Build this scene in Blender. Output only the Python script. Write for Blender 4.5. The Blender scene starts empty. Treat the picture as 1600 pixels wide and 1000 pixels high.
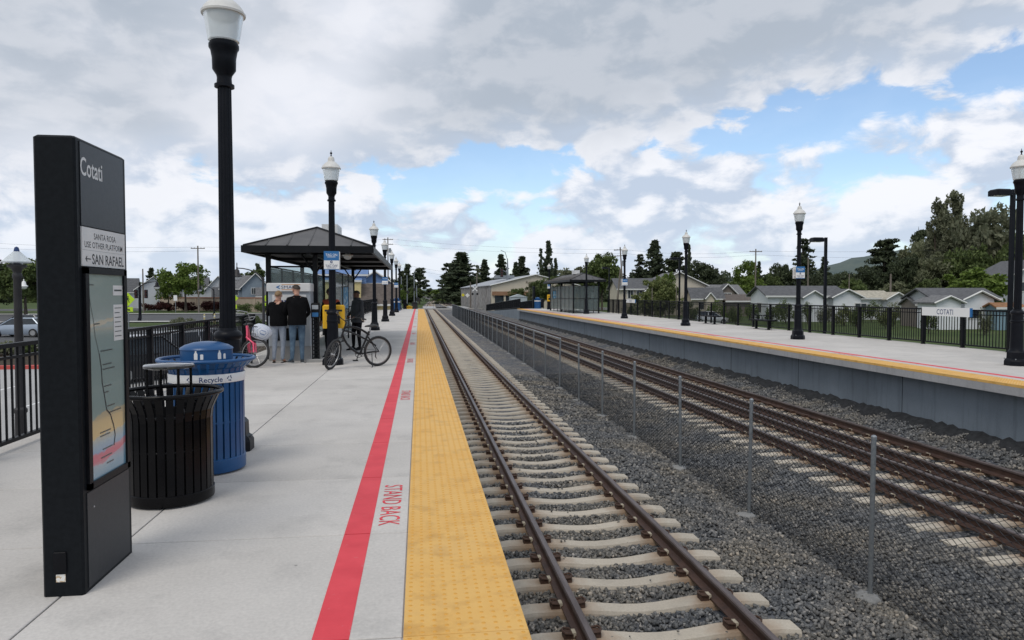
import bpy, bmesh, math, random
import numpy as np
from mathutils import Vector, Matrix
R = math.radians
random.seed(11)
RNG = np.random.default_rng(7)
SC = bpy.context.scene
COL = SC.collection

# ------------------------------------------------------------------ camera
# X right across the tracks, Y along the tracks, Z up; left platform surface is z = 0
CAM_POS = Vector((0, 0, 1.64))
FPX, CXP, CYP, VXP, VYP = 1120.0, 800.0, 500.0, 654.5, 459.0
PITCH = math.atan((CYP - VYP) / FPX)
YAW = math.atan((CXP - VXP) / (FPX / math.cos(PITCH)))
cam_d = bpy.data.cameras.new('camera')
cam = bpy.data.objects.new('camera', cam_d)
COL.objects.link(cam)
cam.location = CAM_POS
cam.rotation_euler = (R(90) - PITCH, 0, -YAW)
cam_d.sensor_width = 36
cam_d.lens = 36 * FPX / 1600
cam_d.clip_start = 0.05
cam_d.clip_end = 20000
SC.camera = cam
FW = Vector((math.sin(YAW) * math.cos(PITCH), math.cos(YAW) * math.cos(PITCH), -math.sin(PITCH)))
RT = Vector((math.cos(YAW), -math.sin(YAW), 0))
UP = RT.cross(FW)


def at(px, py, d):
    """world point seen at survey pixel (px, py) of the 1600 px photograph at forward distance d metres"""
    return CAM_POS + FW * d + RT * ((px - CXP) * d / FPX) - UP * ((py - CYP) * d / FPX)


# ------------------------------------------------------------------ sun, sky, exposure
SUN_EL, SUN_AZ = R(54), R(212)          # azimuth measured clockwise from +Y (track direction)
sun_d = bpy.data.lights.new('sun', 'SUN')
sun_d.energy = 1.25
sun_d.angle = R(28)
sun_d.color = (1.0, 0.945, 0.86)
sun = bpy.data.objects.new('sun', sun_d)
COL.objects.link(sun)
sv = Vector((math.sin(SUN_AZ) * math.cos(SUN_EL), math.cos(SUN_AZ) * math.cos(SUN_EL), math.sin(SUN_EL)))
sun.rotation_euler = sv.to_track_quat('Z', 'Y').to_euler()

world = bpy.data.worlds.new('World')
SC.world = world
world.use_nodes = True
wn, wl = world.node_tree.nodes, world.node_tree.links
wn.clear()


def wnode(t, **k):
    n = wn.new(t)
    for a, b in k.items():
        setattr(n, a, b)
    return n


def wmath(op, a, b=None, c=None, clamp=False):
    n = wn.new('ShaderNodeMath')
    n.operation = op
    n.use_clamp = clamp
    for i, v in enumerate((a, b, c)):
        if v is None:
            continue
        if isinstance(v, (int, float)):
            n.inputs[i].default_value = v
        else:
            wl.new(v, n.inputs[i])
    return n.outputs[0]


def wsmooth(x, lo, hi):
    n = wn.new('ShaderNodeMapRange')
    n.interpolation_type = 'SMOOTHSTEP'
    n.inputs['From Min'].default_value = lo
    n.inputs['From Max'].default_value = hi
    wl.new(x, n.inputs['Value'])
    return n.outputs['Result']


def wmix(f, a, b):
    n = wn.new('ShaderNodeMix')
    n.data_type = 'RGBA'
    if isinstance(f, (int, float)):
        n.inputs[0].default_value = f
    else:
        wl.new(f, n.inputs[0])
    for i, v in ((6, a), (7, b)):
        if isinstance(v, tuple):
            n.inputs[i].default_value = (*v, 1)
        else:
            wl.new(v, n.inputs[i])
    return n.outputs[2]


def wnoise(vec, scale, detail, rough, dist=0.0):
    n = wn.new('ShaderNodeTexNoise')
    n.inputs['Scale'].default_value = scale
    n.inputs['Detail'].default_value = detail
    n.inputs['Roughness'].default_value = rough
    n.inputs['Distortion'].default_value = dist
    wl.new(vec, n.inputs['Vector'])
    return n.outputs['Fac']


sky = wnode('ShaderNodeTexSky')
sky.sky_type = 'NISHITA'
sky.sun_disc = False
sky.sun_elevation = SUN_EL
sky.sun_rotation = SUN_AZ
sky.air_density = 1.0
sky.dust_density = 0.6
sky.ozone_density = 2.0
tc = wnode('ShaderNodeTexCoord')
sep = wnode('ShaderNodeSeparateXYZ')
wl.new(tc.outputs['Generated'], sep.inputs[0])
dx, dy, dz = sep.outputs
zc = wmath('ADD', wmath('MAXIMUM', dz, 0.0), 0.16)
comb = wnode('ShaderNodeCombineXYZ')
wl.new(wmath('DIVIDE', dx, zc), comb.inputs[0])
wl.new(wmath('DIVIDE', dy, zc), comb.inputs[1])
comb.inputs[2].default_value = 3.7
uv = comb.outputs[0]
# puffed shape of the low cumulus: sampled on the sphere so that they stand upright
comb2 = wnode('ShaderNodeCombineXYZ')
wl.new(wmath('MULTIPLY', wmath('ARCTAN2', dx, dy), 1.0), comb2.inputs[0])
wl.new(wmath('MULTIPLY', dz, 1.9), comb2.inputs[1])
comb2.inputs[2].default_value = 1.3
sph = comb2.outputs[0]
az = wmath('ARCTAN2', dx, dy)
n_big = wnoise(uv, 0.55, 5, 0.5, 0.3)


def cloud_density(vec):
    a = wmath('MULTIPLY', wnoise(vec, 5.2, 3, 0.5, 0.2), 0.58)
    c = wmath('MULTIPLY', wnoise(vec, 13.0, 6, 0.58, 0.35), 0.34)
    return wmath('ADD', a, c)


def shifted(vec, off):
    n = wnode('ShaderNodeVectorMath')
    n.operation = 'ADD'
    wl.new(vec, n.inputs[0])
    n.inputs[1].default_value = off
    return n.outputs[0]


dens = cloud_density(sph)
dens_up = cloud_density(shifted(sph, (-0.012, 0.045, 0.0)))
n_soft = wnoise(sph, 2.4, 2, 0.45, 0.15)
# the broad grey deck overhead, its edge rising to the right and fading out there
edge = wmath('MULTIPLY_ADD', az, 0.13, 0.152)
above = wmath('SUBTRACT', dz, edge)
above = wmath('ADD', above, wmath('MULTIPLY', wmath('SUBTRACT', dens, 0.46), 0.22))
deck = wsmooth(above, -0.02, 0.10)
deck = wmath('MULTIPLY', deck, wmath('MULTIPLY_ADD', wsmooth(az, 0.46, 0.72), -0.30, 1.0))
# clear lane under the edge of the deck (right of the tracks)
lane_c = wmath('MULTIPLY_ADD', az, 0.135, 0.152)
lane_d = wmath('DIVIDE', wmath('SUBTRACT', dz, lane_c), 0.030)
lane = wmath('POWER', 2.718, wmath('MULTIPLY', wmath('MULTIPLY', lane_d, lane_d), -1.0))
lane = wmath('MULTIPLY', lane, wsmooth(az, -0.16, 0.04))
lane = wmath('MULTIPLY', lane, wmath('MULTIPLY_ADD', wsmooth(az, 0.36, 0.66), -0.50, 1.0))
lane = wmath('MULTIPLY', lane, wmath('SUBTRACT', 1.0, wsmooth(az, 0.9, 1.5)))
cov = wmath('ADD', dens, wmath('MULTIPLY', n_big, 0.16))
cov = wmath('SUBTRACT', cov, wmath('MULTIPLY', lane, 0.172))
cov = wmath('ADD', cov, wmath('MULTIPLY', deck, 0.26))
cov = wmath('ADD', cov, wmath('MULTIPLY', wmath('SUBTRACT', 1.0, wsmooth(az, -0.34, -0.02)), 0.07))
low = wmath('SUBTRACT', 1.0, wsmooth(dz, 0.01, 0.13))
cov = wmath('ADD', cov, wmath('MULTIPLY', low, 0.05))
cover = wmath('MAXIMUM', wsmooth(cov, 0.475, 0.555), wmath('MULTIPLY_ADD', low, 0.62, 0.05))
lit = wsmooth(wmath('SUBTRACT', dens, dens_up), -0.055, 0.06)
low_white = wmix(lit, (0.51, 0.59, 0.72), (0.87, 0.88, 0.925))
low_white = wmix(wmath('MULTIPLY', low, 0.55), low_white, (0.66, 0.74, 0.86))
shade2 = wmath('ADD', wmath('MULTIPLY', n_soft, 0.80), wmath('MULTIPLY', dens, 0.22))
core = wmath('MULTIPLY', wsmooth(az, -0.12, 0.26), wmath('SUBTRACT', 1.0, wsmooth(az, 0.40, 0.75)))
shade2 = wmath('SUBTRACT', shade2, wmath('MULTIPLY', core, 0.13))
deck_col = wmix(wsmooth(shade2, 0.42, 0.68), (0.40, 0.445, 0.505), (0.80, 0.815, 0.87))
deck_col = wmix(wmath('MULTIPLY', lit, 0.18), deck_col, (0.74, 0.76, 0.83))
ccol = wmix(wmath('MULTIPLY', deck, 0.85), low_white, deck_col)
bg_sky = wnode('ShaderNodeBackground')
bg_sky.inputs['Strength'].default_value = 0.15
wl.new(sky.outputs[0], bg_sky.inputs['Color'])
bg_cl = wnode('ShaderNodeBackground')
bg_cl.inputs['Strength'].default_value = 1.0
wl.new(ccol, bg_cl.inputs['Color'])
mixs = wnode('ShaderNodeMixShader')
wl.new(wmath('MULTIPLY', cover, 0.97), mixs.inputs[0])
wl.new(bg_sky.outputs[0], mixs.inputs[1])
wl.new(bg_cl.outputs[0], mixs.inputs[2])
wout = wnode('ShaderNodeOutputWorld')
wl.new(mixs.outputs[0], wout.inputs[0])
world.cycles.sampling_method = 'MANUAL'
world.cycles.sample_map_resolution = 512

SC.view_settings.view_transform = 'Standard'
SC.view_settings.look = 'None'
SC.view_settings.exposure = 0.13
SC.view_settings.gamma = 1.0
SC.view_settings.use_curve_mapping = False
SC.render.engine = 'CYCLES'
SC.cycles.use_denoising = True
SC.cycles.max_bounces = 6
SC.cycles.transparent_max_bounces = 16
SC.cycles.sample_clamp_indirect = 4.0


# ------------------------------------------------------------------ mesh helpers
class MB:
    """collects faces for one mesh"""

    def __init__(self):
        self.v, self.f, self.m = [], [], []

    def add(self, vs, fs, mi=0):
        o = len(self.v)
        self.v.extend([tuple(p) for p in vs])
        for f in fs:
            self.f.append(tuple(i + o for i in f))
            self.m.append(mi)
        return self

    def box(self, x0, y0, z0, x1, y1, z1, mi=0):
        vs = [(x0, y0, z0), (x1, y0, z0), (x1, y1, z0), (x0, y1, z0), (x0, y0, z1), (x1, y0, z1), (x1, y1, z1), (x0, y1, z1)]
        return self.add(vs, [(3, 2, 1, 0), (4, 5, 6, 7), (0, 1, 5, 4), (1, 2, 6, 5), (2, 3, 7, 6), (3, 0, 4, 7)], mi)

    def obox(self, c, s, M=None, mi=0):
        sx, sy, sz = s[0] / 2, s[1] / 2, s[2] / 2
        vs = [Vector(p) for p in [(-sx, -sy, -sz), (sx, -sy, -sz), (sx, sy, -sz), (-sx, sy, -sz), (-sx, -sy, sz), (sx, -sy, sz), (sx, sy, sz), (-sx, sy, sz)]]
        if M is not None:
            vs = [M @ p for p in vs]
        vs = [p + Vector(c) for p in vs]
        return self.add(vs, [(3, 2, 1, 0), (4, 5, 6, 7), (0, 1, 5, 4), (1, 2, 6, 5), (2, 3, 7, 6), (3, 0, 4, 7)], mi)

    def bevbox(self, x0, y0, z0, x1, y1, z1, b=0.005, mi=0):
        """box with a chamfer round its top and vertical edges"""
        def ring(x0, y0, x1, y1, z, b):
            return [(x0 + b, y0, z), (x1 - b, y0, z), (x1, y0 + b, z), (x1, y1 - b, z), (x1 - b, y1, z), (x0 + b, y1, z), (x0, y1 - b, z), (x0, y0 + b, z)]
        vs = ring(x0, y0, x1, y1, z0, b) + ring(x0, y0, x1, y1, z1 - b, b) + ring(x0 + b, y0 + b, x1 - b, y1 - b, z1, b)
        fs = []
        for k in range(2):
            for i in range(8):
                fs.append((k * 8 + i, k * 8 + (i + 1) % 8, (k + 1) * 8 + (i + 1) % 8, (k + 1) * 8 + i))
        fs.append(tuple(range(16, 24)))
        fs.append(tuple(range(7, -1, -1)))
        return self.add(vs, fs, mi)

    def tube(self, pts, r, n=8, mi=0, cap=True, flat=1.0):
        pts = [Vector(p) for p in pts]
        rs = r if isinstance(r, (list, tuple)) else [r] * len(pts)
        vs = []
        prev = None
        for i, p in enumerate(pts):
            t = (pts[min(i + 1, len(pts) - 1)] - pts[max(i - 1, 0)])
            if t.length < 1e-9:
                t = Vector((0, 0, 1))
            t.normalize()
            if prev is None:
                a = Vector((0, 0, 1)) if abs(t.z) < 0.9 else Vector((1, 0, 0))
                u = t.cross(a).normalized()
            else:
                u = (prev - t * prev.dot(t))
                u = u.normalized() if u.length > 1e-6 else t.orthogonal().normalized()
            prev = u
            w = t.cross(u)
            for k in range(n):
                a = 2 * math.pi * k / n
                vs.append(p + (u * math.cos(a) + w * (math.sin(a) * flat)) * rs[i])
        fs = []
        for i in range(len(pts) - 1):
            for k in range(n):
                fs.append((i * n + k, i * n + (k + 1) % n, (i + 1) * n + (k + 1) % n, (i + 1) * n + k))
        if cap:
            fs.append(tuple(range(n - 1, -1, -1)))
            fs.append(tuple((len(pts) - 1) * n + k for k in range(n)))
        return self.add(vs, fs, mi)

    def lathe(self, prof, n=16, c=(0, 0, 0), mi=0, M=None, rot=0.0, cap=True):
        vs = []
        for r, z in prof:
            for k in range(n):
                a = 2 * math.pi * k / n + rot
                p = Vector((r * math.cos(a), r * math.sin(a), z))
                if M is not None:
                    p = M @ p
                vs.append(p + Vector(c))
        fs = []
        for i in range(len(prof) - 1):
            for k in range(n):
                fs.append((i * n + k, i * n + (k + 1) % n, (i + 1) * n + (k + 1) % n, (i + 1) * n + k))
        if cap:
            if prof[0][0] > 1e-4:
                fs.append(tuple(range(n - 1, -1, -1)))
            if prof[-1][0] > 1e-4:
                fs.append(tuple((len(prof) - 1) * n + k for k in range(n)))
        return self.add(vs, fs, mi)

    def torus(self, R_, r, N=32, n=8, c=(0, 0, 0), M=None, mi=0, sq=1.0):
        vs, fs = [], []
        for i in range(N):
            a = 2 * math.pi * i / N
            for k in range(n):
                b = 2 * math.pi * k / n
                p = Vector(((R_ + r * math.cos(b)) * math.cos(a), (R_ + r * math.cos(b)) * math.sin(a), r * math.sin(b) * sq))
                if M is not None:
                    p = M @ p
                vs.append(p + Vector(c))
        for i in range(N):
            for k in range(n):
                fs.append((i * n + k, ((i + 1) % N) * n + k, ((i + 1) % N) * n + (k + 1) % n, i * n + (k + 1) % n))
        return self.add(vs, fs, mi)

    def prism(self, poly, h0, h1, axis='z', mi=0):
        """extrude a 2-D outline along an axis: 'x' poly=(y,z), 'y' poly=(x,z), 'z' poly=(x,y)"""
        def put(a, b, h):
            return {'x': (h, a, b), 'y': (a, h, b), 'z': (a, b, h)}[axis]
        n = len(poly)
        vs = [put(a, b, h0) for a, b in poly] + [put(a, b, h1) for a, b in poly]
        fs = [tuple(range(n - 1, -1, -1)), tuple(range(n, 2 * n))]
        for i in range(n):
            fs.append((i, (i + 1) % n, n + (i + 1) % n, n + i))
        return self.add(vs, fs, mi)

    def ellipsoid(self, c, r, nu=12, nv=8, mi=0, M=None):
        prof = [(math.sin(math.pi * i / nv), -math.cos(math.pi * i / nv)) for i in range(nv + 1)]
        S = Matrix.Diagonal(Vector(r))
        if M is not None:
            S = M @ S
        return self.lathe([(max(a, 1e-3), b) for a, b in prof], nu, c, mi, S)

    def loft(self, rings, mi=0, cap=True, closed=True):
        n = len(rings[0])
        vs = [p for r_ in rings for p in r_]
        fs = []
        for i in range(len(rings) - 1):
            for k in range(n if closed else n - 1):
                fs.append((i * n + k, i * n + (k + 1) % n, (i + 1) * n + (k + 1) % n, (i + 1) * n + k))
        if cap:
            fs.append(tuple(range(n - 1, -1, -1)))
            fs.append(tuple((len(rings) - 1) * n + k for k in range(n)))
        return self.add(vs, fs, mi)

    def mesh(self, name, mats, smooth=False, recalc=True):
        me = bpy.data.meshes.new(name)
        me.from_pydata(self.v, [], self.f)
        mats = mats if isinstance(mats, (list, tuple)) else [mats]
        for m in mats:
            me.materials.append(m)
        if len(mats) > 1:
            me.polygons.foreach_set('material_index', self.m)
        if recalc:
            bm = bmesh.new()
            bm.from_mesh(me)
            bmesh.ops.recalc_face_normals(bm, faces=bm.faces)
            bm.to_mesh(me)
            bm.free()
        if smooth:
            set_smooth(me, smooth if not isinstance(smooth, bool) else 35)
        me.update()
        return me

    def build(self, name, mats, parent=None, smooth=False, recalc=True, **kw):
        return obj(name, self.mesh(name, mats, smooth, recalc), parent, **kw)


def set_smooth(me, ang=35):
    me.polygons.foreach_set('use_smooth', [True] * len(me.polygons))
    me.set_sharp_from_angle(angle=R(ang))


def obj(name, data, parent=None, loc=None, rot=None, scale=None):
    o = bpy.data.objects.new(name, data)
    COL.objects.link(o)
    if parent is not None:
        o.parent = parent
    if loc is not None:
        o.location = loc
    if rot is not None:
        o.rotation_euler = rot
    if scale is not None:
        o.scale = scale if not isinstance(scale, (int, float)) else (scale,) * 3
    return o


def tag(o, label=None, cat=None, group=None, kind=None):
    if label:
        o['label'] = label
    if cat:
        o['category'] = cat
    if group:
        o['group'] = group
    if kind:
        o['kind'] = kind
    return o


def thing(name, label, cat, loc=(0, 0, 0), rotz=0.0, group=None):
    o = obj(name, None, None, loc, (0, 0, rotz))
    o.empty_display_size = 0.2
    return tag(o, label, cat, group)


def copy_tree(o, parent=None):
    c = o.copy()
    COL.objects.link(c)
    c.parent = parent
    for ch in list(o.children):
        copy_tree(ch, c)
    return c


def dup(root, loc, rotz=0.0, label=None, scale=None):
    c = copy_tree(root)
    c.location = loc
    c.rotation_euler = (0, 0, rotz)
    if label:
        c['label'] = label
    if scale:
        c.scale = (scale,) * 3 if isinstance(scale, (int, float)) else scale
    return c


_txt = {}


def text_mesh(s, mat, bold=0.0, ext=0.0008):
    """lettering as a flat mesh, cap height 1, centred on the origin in the XY plane; returns mesh, width"""
    key = (s, mat.name, bold)
    if key in _txt:
        return _txt[key]
    cu = bpy.data.curves.new('lettering', 'FONT')
    cu.body = s
    cu.size = 1.0
    cu.offset = bold
    cu.resolution_u = 3
    to = bpy.data.objects.new('lettering_tmp', cu)
    COL.objects.link(to)
    dg = bpy.context.evaluated_depsgraph_get()
    dg.update()
    me = bpy.data.meshes.new_from_object(to.evaluated_get(dg))
    bpy.data.objects.remove(to)
    co = np.empty(len(me.vertices) * 3)
    me.vertices.foreach_get('co', co)
    co = co.reshape(-1, 3)
    lo, hi = co.min(0), co.max(0)
    h = 0.7
    co[:, 0] = (co[:, 0] - (lo[0] + hi[0]) / 2) / h
    co[:, 1] = (co[:, 1] - h / 2) / h
    co[:, 2] = 0
    me.vertices.foreach_set('co', co.ravel())
    me.materials.clear()
    me.materials.append(mat)
    me.update()
    _txt[key] = (me, (hi[0] - lo[0]) / h)
    return _txt[key]


def lettering(s, mat, parent, centre, xdir, ydir, height, width=None, bold=0.0, name='lettering'):
    """text on a surface: xdir is the reading direction, ydir the up direction of the letters (parent space)"""
    me, w = text_mesh(s, mat, bold)
    x, y = Vector(xdir).normalized(), Vector(ydir).normalized()
    z = x.cross(y)
    sx = height if width is None else width / w
    M = Matrix(((x.x * sx, y.x * height, z.x, centre[0]), (x.y * sx, y.y * height, z.y, centre[1]), (x.z * sx, y.z * height, z.z, centre[2]), (0, 0, 0, 1)))
    o = obj(name, me, parent)
    o.matrix_basis = M
    return o


# ------------------------------------------------------------------ materials
MATS = {}


def pm(name, c1, c2=None, scale=4.0, rough=0.6, metal=0.0, bump=0.0, bscale=None, space='Object', detail=5, lo=0.35, hi=0.65,
       rvar=0.0, obj_var=0.0, spec=0.5, coat=0.0, stretch=None):
    """principled material with two-tone noise, optional bump and per-object brightness variation"""
    m = bpy.data.materials.new(name)
    m.use_nodes = True
    nt = m.node_tree
    N, L = nt.nodes, nt.links
    b = N['Principled BSDF']
    b.inputs['Roughness'].default_value = rough
    b.inputs['Metallic'].default_value = metal
    b.inputs['Specular IOR Level'].default_value = spec
    b.inputs['Coat Weight'].default_value = coat
    if space == 'World':
        src = N.new('ShaderNodeNewGeometry').outputs['Position']
    else:
        src = N.new('ShaderNodeTexCoord').outputs['Object']
    if stretch:
        mp = N.new('ShaderNodeMapping')
        mp.inputs['Scale'].default_value = stretch
        L.new(src, mp.inputs['Vector'])
        src = mp.outputs[0]
    col = None
    nz = N.new('ShaderNodeTexNoise')
    nz.inputs['Scale'].default_value = scale
    nz.inputs['Detail'].default_value = detail
    nz.inputs['Roughness'].default_value = 0.6
    L.new(src, nz.inputs['Vector'])
    if c2 is not None:
        mr = N.new('ShaderNodeMapRange')
        mr.inputs['From Min'].default_value = lo
        mr.inputs['From Max'].default_value = hi
        L.new(nz.outputs['Fac'], mr.inputs['Value'])
        mx = N.new('ShaderNodeMix')
        mx.data_type = 'RGBA'
        mx.inputs[6].default_value = (*c1, 1)
        mx.inputs[7].default_value = (*c2, 1)
        L.new(mr.outputs[0], mx.inputs[0])
        col = mx.outputs[2]
    else:
        rgb = N.new('ShaderNodeRGB')
        rgb.outputs[0].default_value = (*c1, 1)
        col = rgb.outputs[0]
    if obj_var:
        oi = N.new('ShaderNodeObjectInfo')
        mr2 = N.new('ShaderNodeMapRange')
        mr2.inputs['To Min'].default_value = 1 - obj_var
        mr2.inputs['To Max'].default_value = 1 + obj_var
        L.new(oi.outputs['Random'], mr2.inputs['Value'])
        hs = N.new('ShaderNodeHueSaturation')
        L.new(mr2.outputs[0], hs.inputs['Value'])
        L.new(col, hs.inputs['Color'])
        col = hs.outputs[0]
    L.new(col, b.inputs['Base Color'])
    if rvar:
        mr3 = N.new('ShaderNodeMapRange')
        mr3.inputs['To Min'].default_value = max(rough - rvar, 0.02)
        mr3.inputs['To Max'].default_value = min(rough + rvar, 1)
        L.new(nz.outputs['Fac'], mr3.inputs['Value'])
        L.new(mr3.outputs[0], b.inputs['Roughness'])
    if bump:
        bz = N.new('ShaderNodeTexNoise')
        bz.inputs['Scale'].default_value = bscale or scale * 4
        bz.inputs['Detail'].default_value = 4
        L.new(src, bz.inputs['Vector'])
        bp = N.new('ShaderNodeBump')
        bp.inputs['Strength'].default_value = bump
        bp.inputs['Distance'].default_value = 0.01
        L.new(bz.outputs['Fac'], bp.inputs['Height'])
        L.new(bp.outputs[0], b.inputs['Normal'])
    MATS[name] = m
    return m


def glass_mat(name, tint=(0.75, 0.85, 0.85), opacity=0.25, rough=0.05):
    """thin pane: mostly clear, with a tinted reflective film"""
    m = bpy.data.materials.new(name)
    m.use_nodes = True
    N, L = m.node_tree.nodes, m.node_tree.links
    N.clear()
    tr = N.new('ShaderNodeBsdfTransparent')
    tr.inputs[0].default_value = (*tint, 1)
    gl = N.new('ShaderNodeBsdfPrincipled')
    gl.inputs['Base Color'].default_value = (*[c * 0.5 for c in tint], 1)
    gl.inputs['Roughness'].default_value = rough
    fr = N.new('ShaderNodeFresnel')
    fr.inputs['IOR'].default_value = 1.5
    ad = N.new('ShaderNodeMath')
    ad.operation = 'ADD'
    ad.use_clamp = True
    ad.inputs[1].default_value = opacity
    L.new(fr.outputs[0], ad.inputs[0])
    mx = N.new('ShaderNodeMixShader')
    L.new(ad.outputs[0], mx.inputs[0])
    L.new(tr.outputs[0], mx.inputs[1])
    L.new(gl.outputs[0], mx.inputs[2])
    out = N.new('ShaderNodeOutputMaterial')
    L.new(mx.outputs[0], out.inputs[0])
    MATS[name] = m
    return m


def ramp_mix(N, L, fac, stops):
    cr = N.new('ShaderNodeValToRGB')
    e = cr.color_ramp.elements
    while len(e) > 1:
        e.remove(e[-1])
    e[0].position, e[0].color = stops[0][0], (*stops[0][1], 1)
    for p, c in stops[1:]:
        k = e.new(p)
        k.color = (*c, 1)
    L.new(fac, cr.inputs[0])
    return cr.outputs[0]


def concrete_mat(name, base, vary=0.10, stain=0.25, streak=None):
    m = bpy.data.materials.new(name)
    m.use_nodes = True
    N, L = m.node_tree.nodes, m.node_tree.links
    b = N['Principled BSDF']
    b.inputs['Roughness'].default_value = 0.82
    b.inputs['Specular IOR Level'].default_value = 0.3
    pos = N.new('ShaderNodeNewGeometry').outputs['Position']

    def noise(s, d=6, r=0.6, stretch=None):
        src = pos
        if stretch:
            mp = N.new('ShaderNodeMapping')
            mp.inputs['Scale'].default_value = stretch
            L.new(pos, mp.inputs['Vector'])
            src = mp.outputs[0]
        n = N.new('ShaderNodeTexNoise')
        n.inputs['Scale'].default_value = s
        n.inputs['Detail'].default_value = d
        n.inputs['Roughness'].default_value = r
        L.new(src, n.inputs['Vector'])
        return n.outputs['Fac']
    lo = tuple(c * (1 - vary) for c in base)
    hi = tuple(min(c * (1 + vary), 1) for c in base)
    big = ramp_mix(N, L, noise(0.7, 7, 0.65), [(0.3, lo), (0.7, hi)])
    fine = ramp_mix(N, L, noise(45, 3), [(0.25, (0.88,) * 3), (0.75, (1.08,) * 3)])
    mu = N.new('ShaderNodeMix')
    mu.data_type = 'RGBA'
    mu.blend_type = 'MULTIPLY'
    mu.inputs[0].default_value = 1
    L.new(big, mu.inputs[6])
    L.new(fine, mu.inputs[7])
    st = ramp_mix(N, L, noise(1.9, 8, 0.7, streak), [(0.52, (1, 1, 1)), (0.75, (1 - stain, 1 - stain * 0.98, 1 - stain * 0.95))])
    mu2 = N.new('ShaderNodeMix')
    mu2.data_type = 'RGBA'
    mu2.blend_type = 'MULTIPLY'
    mu2.inputs[0].default_value = 1
    L.new(mu.outputs[2], mu2.inputs[6])
    L.new(st, mu2.inputs[7])
    oi = N.new('ShaderNodeObjectInfo')
    mr = N.new('ShaderNodeMapRange')
    mr.inputs['To Min'].default_value = 0.94
    mr.inputs['To Max'].default_value = 1.05
    L.new(oi.outputs['Random'], mr.inputs['Value'])
    hs = N.new('ShaderNodeHueSaturation')
    L.new(mr.outputs[0], hs.inputs['Value'])
    L.new(mu2.outputs[2], hs.inputs['Color'])
    # small dark specks and chewing-gum spots
    vo = N.new('ShaderNodeTexVoronoi')
    vo.inputs['Scale'].default_value = 2.1
    L.new(pos, vo.inputs['Vector'])
    sp = ramp_mix(N, L, vo.outputs['Distance'], [(0.0, (0.55,) * 3), (0.018, (0.6,) * 3), (0.024, (1, 1, 1))])
    mu3 = N.new('ShaderNodeMix')
    mu3.data_type = 'RGBA'
    mu3.blend_type = 'MULTIPLY'
    mu3.inputs[0].default_value = 1
    L.new(hs.outputs[0], mu3.inputs[6])
    L.new(sp, mu3.inputs[7])
    L.new(mu3.outputs[2], b.inputs['Base Color'])
    bp = N.new('ShaderNodeBump')
    bp.inputs['Strength'].default_value = 0.25
    bp.inputs['Distance'].default_value = 0.004
    L.new(noise(70, 3), bp.inputs['Height'])
    L.new(bp.outputs[0], b.inputs['Normal'])
    MATS[name] = m
    return m


M_slab = concrete_mat('platform concrete', (0.55, 0.523, 0.49), 0.10, 0.20)
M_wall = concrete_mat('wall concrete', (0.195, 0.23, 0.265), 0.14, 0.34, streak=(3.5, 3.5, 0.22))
M_cope = concrete_mat('coping concrete', (0.42, 0.42, 0.425), 0.10, 0.28, streak=(3, 3, 0.3))
M_black = pm('black powder coat', (0.004, 0.0045, 0.006), (0.007, 0.0075, 0.010), 6, 0.42, rvar=0.08, spec=0.14)
M_lamp = pm('lamp post paint', (0.004, 0.005, 0.008), (0.007, 0.008, 0.012), 5, 0.40, rvar=0.1, spec=0.15)
M_dark = pm('dark charcoal metal', (0.007, 0.008, 0.010), (0.012, 0.013, 0.015), 14, 0.5, bump=0.05, bscale=300, spec=0.15)
M_blue = pm('blue coated steel', (0.006, 0.062, 0.185), (0.009, 0.076, 0.215), 5, 0.33, rvar=0.08)
M_white = pm('white print', (0.78, 0.78, 0.77), None, rough=0.5)
M_offw = pm('off white panel', (0.62, 0.62, 0.62), (0.70, 0.70, 0.69), 3, 0.45)
M_ink = pm('black print', (0.015, 0.016, 0.02), None, rough=0.5)
M_navy = pm('navy print', (0.012, 0.04, 0.14), None, rough=0.5)
M_red = pm('red line paint', (0.64, 0.034, 0.052), (0.74, 0.055, 0.075), 3, 0.6, space='World', detail=8, bump=0.1, bscale=120)
M_galv = pm('galvanised steel', (0.24, 0.26, 0.28), (0.34, 0.36, 0.37), 30, 0.42, metal=0.7)
M_steel = pm('brushed steel', (0.42, 0.43, 0.44), (0.50, 0.51, 0.52), 8, 0.35, metal=0.6)


def wear_paint(m, under, lo=0.60, hi=0.70, scale=7.0):
    """worn flecks where the ground shows through the paint"""
    N, L = m.node_tree.nodes, m.node_tree.links
    b = N['Principled BSDF']
    src = b.inputs['Base Color'].links[0].from_socket
    geo = N.new('ShaderNodeNewGeometry')
    n = N.new('ShaderNodeTexNoise')
    n.inputs['Scale'].default_value = scale
    n.inputs['Detail'].default_value = 12
    n.inputs['Roughness'].default_value = 0.78
    L.new(geo.outputs['Position'], n.inputs['Vector'])
    mr = N.new('ShaderNodeMapRange')
    mr.inputs['From Min'].default_value = lo
    mr.inputs['From Max'].default_value = hi
    mr.inputs['To Max'].default_value = 0.7
    L.new(n.outputs['Fac'], mr.inputs['Value'])
    mx = N.new('ShaderNodeMix')
    mx.data_type = 'RGBA'
    mx.inputs[7].default_value = (*under, 1)
    L.new(mr.outputs[0], mx.inputs[0])
    L.new(src, mx.inputs[6])
    L.new(mx.outputs[2], b.inputs['Base Color'])


wear_paint(M_red, (0.50, 0.36, 0.34), 0.61, 0.70)
# ------------------------------------------------------------------ ground sheets
GZ = -1.60                                  # level of the land beside the station


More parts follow.
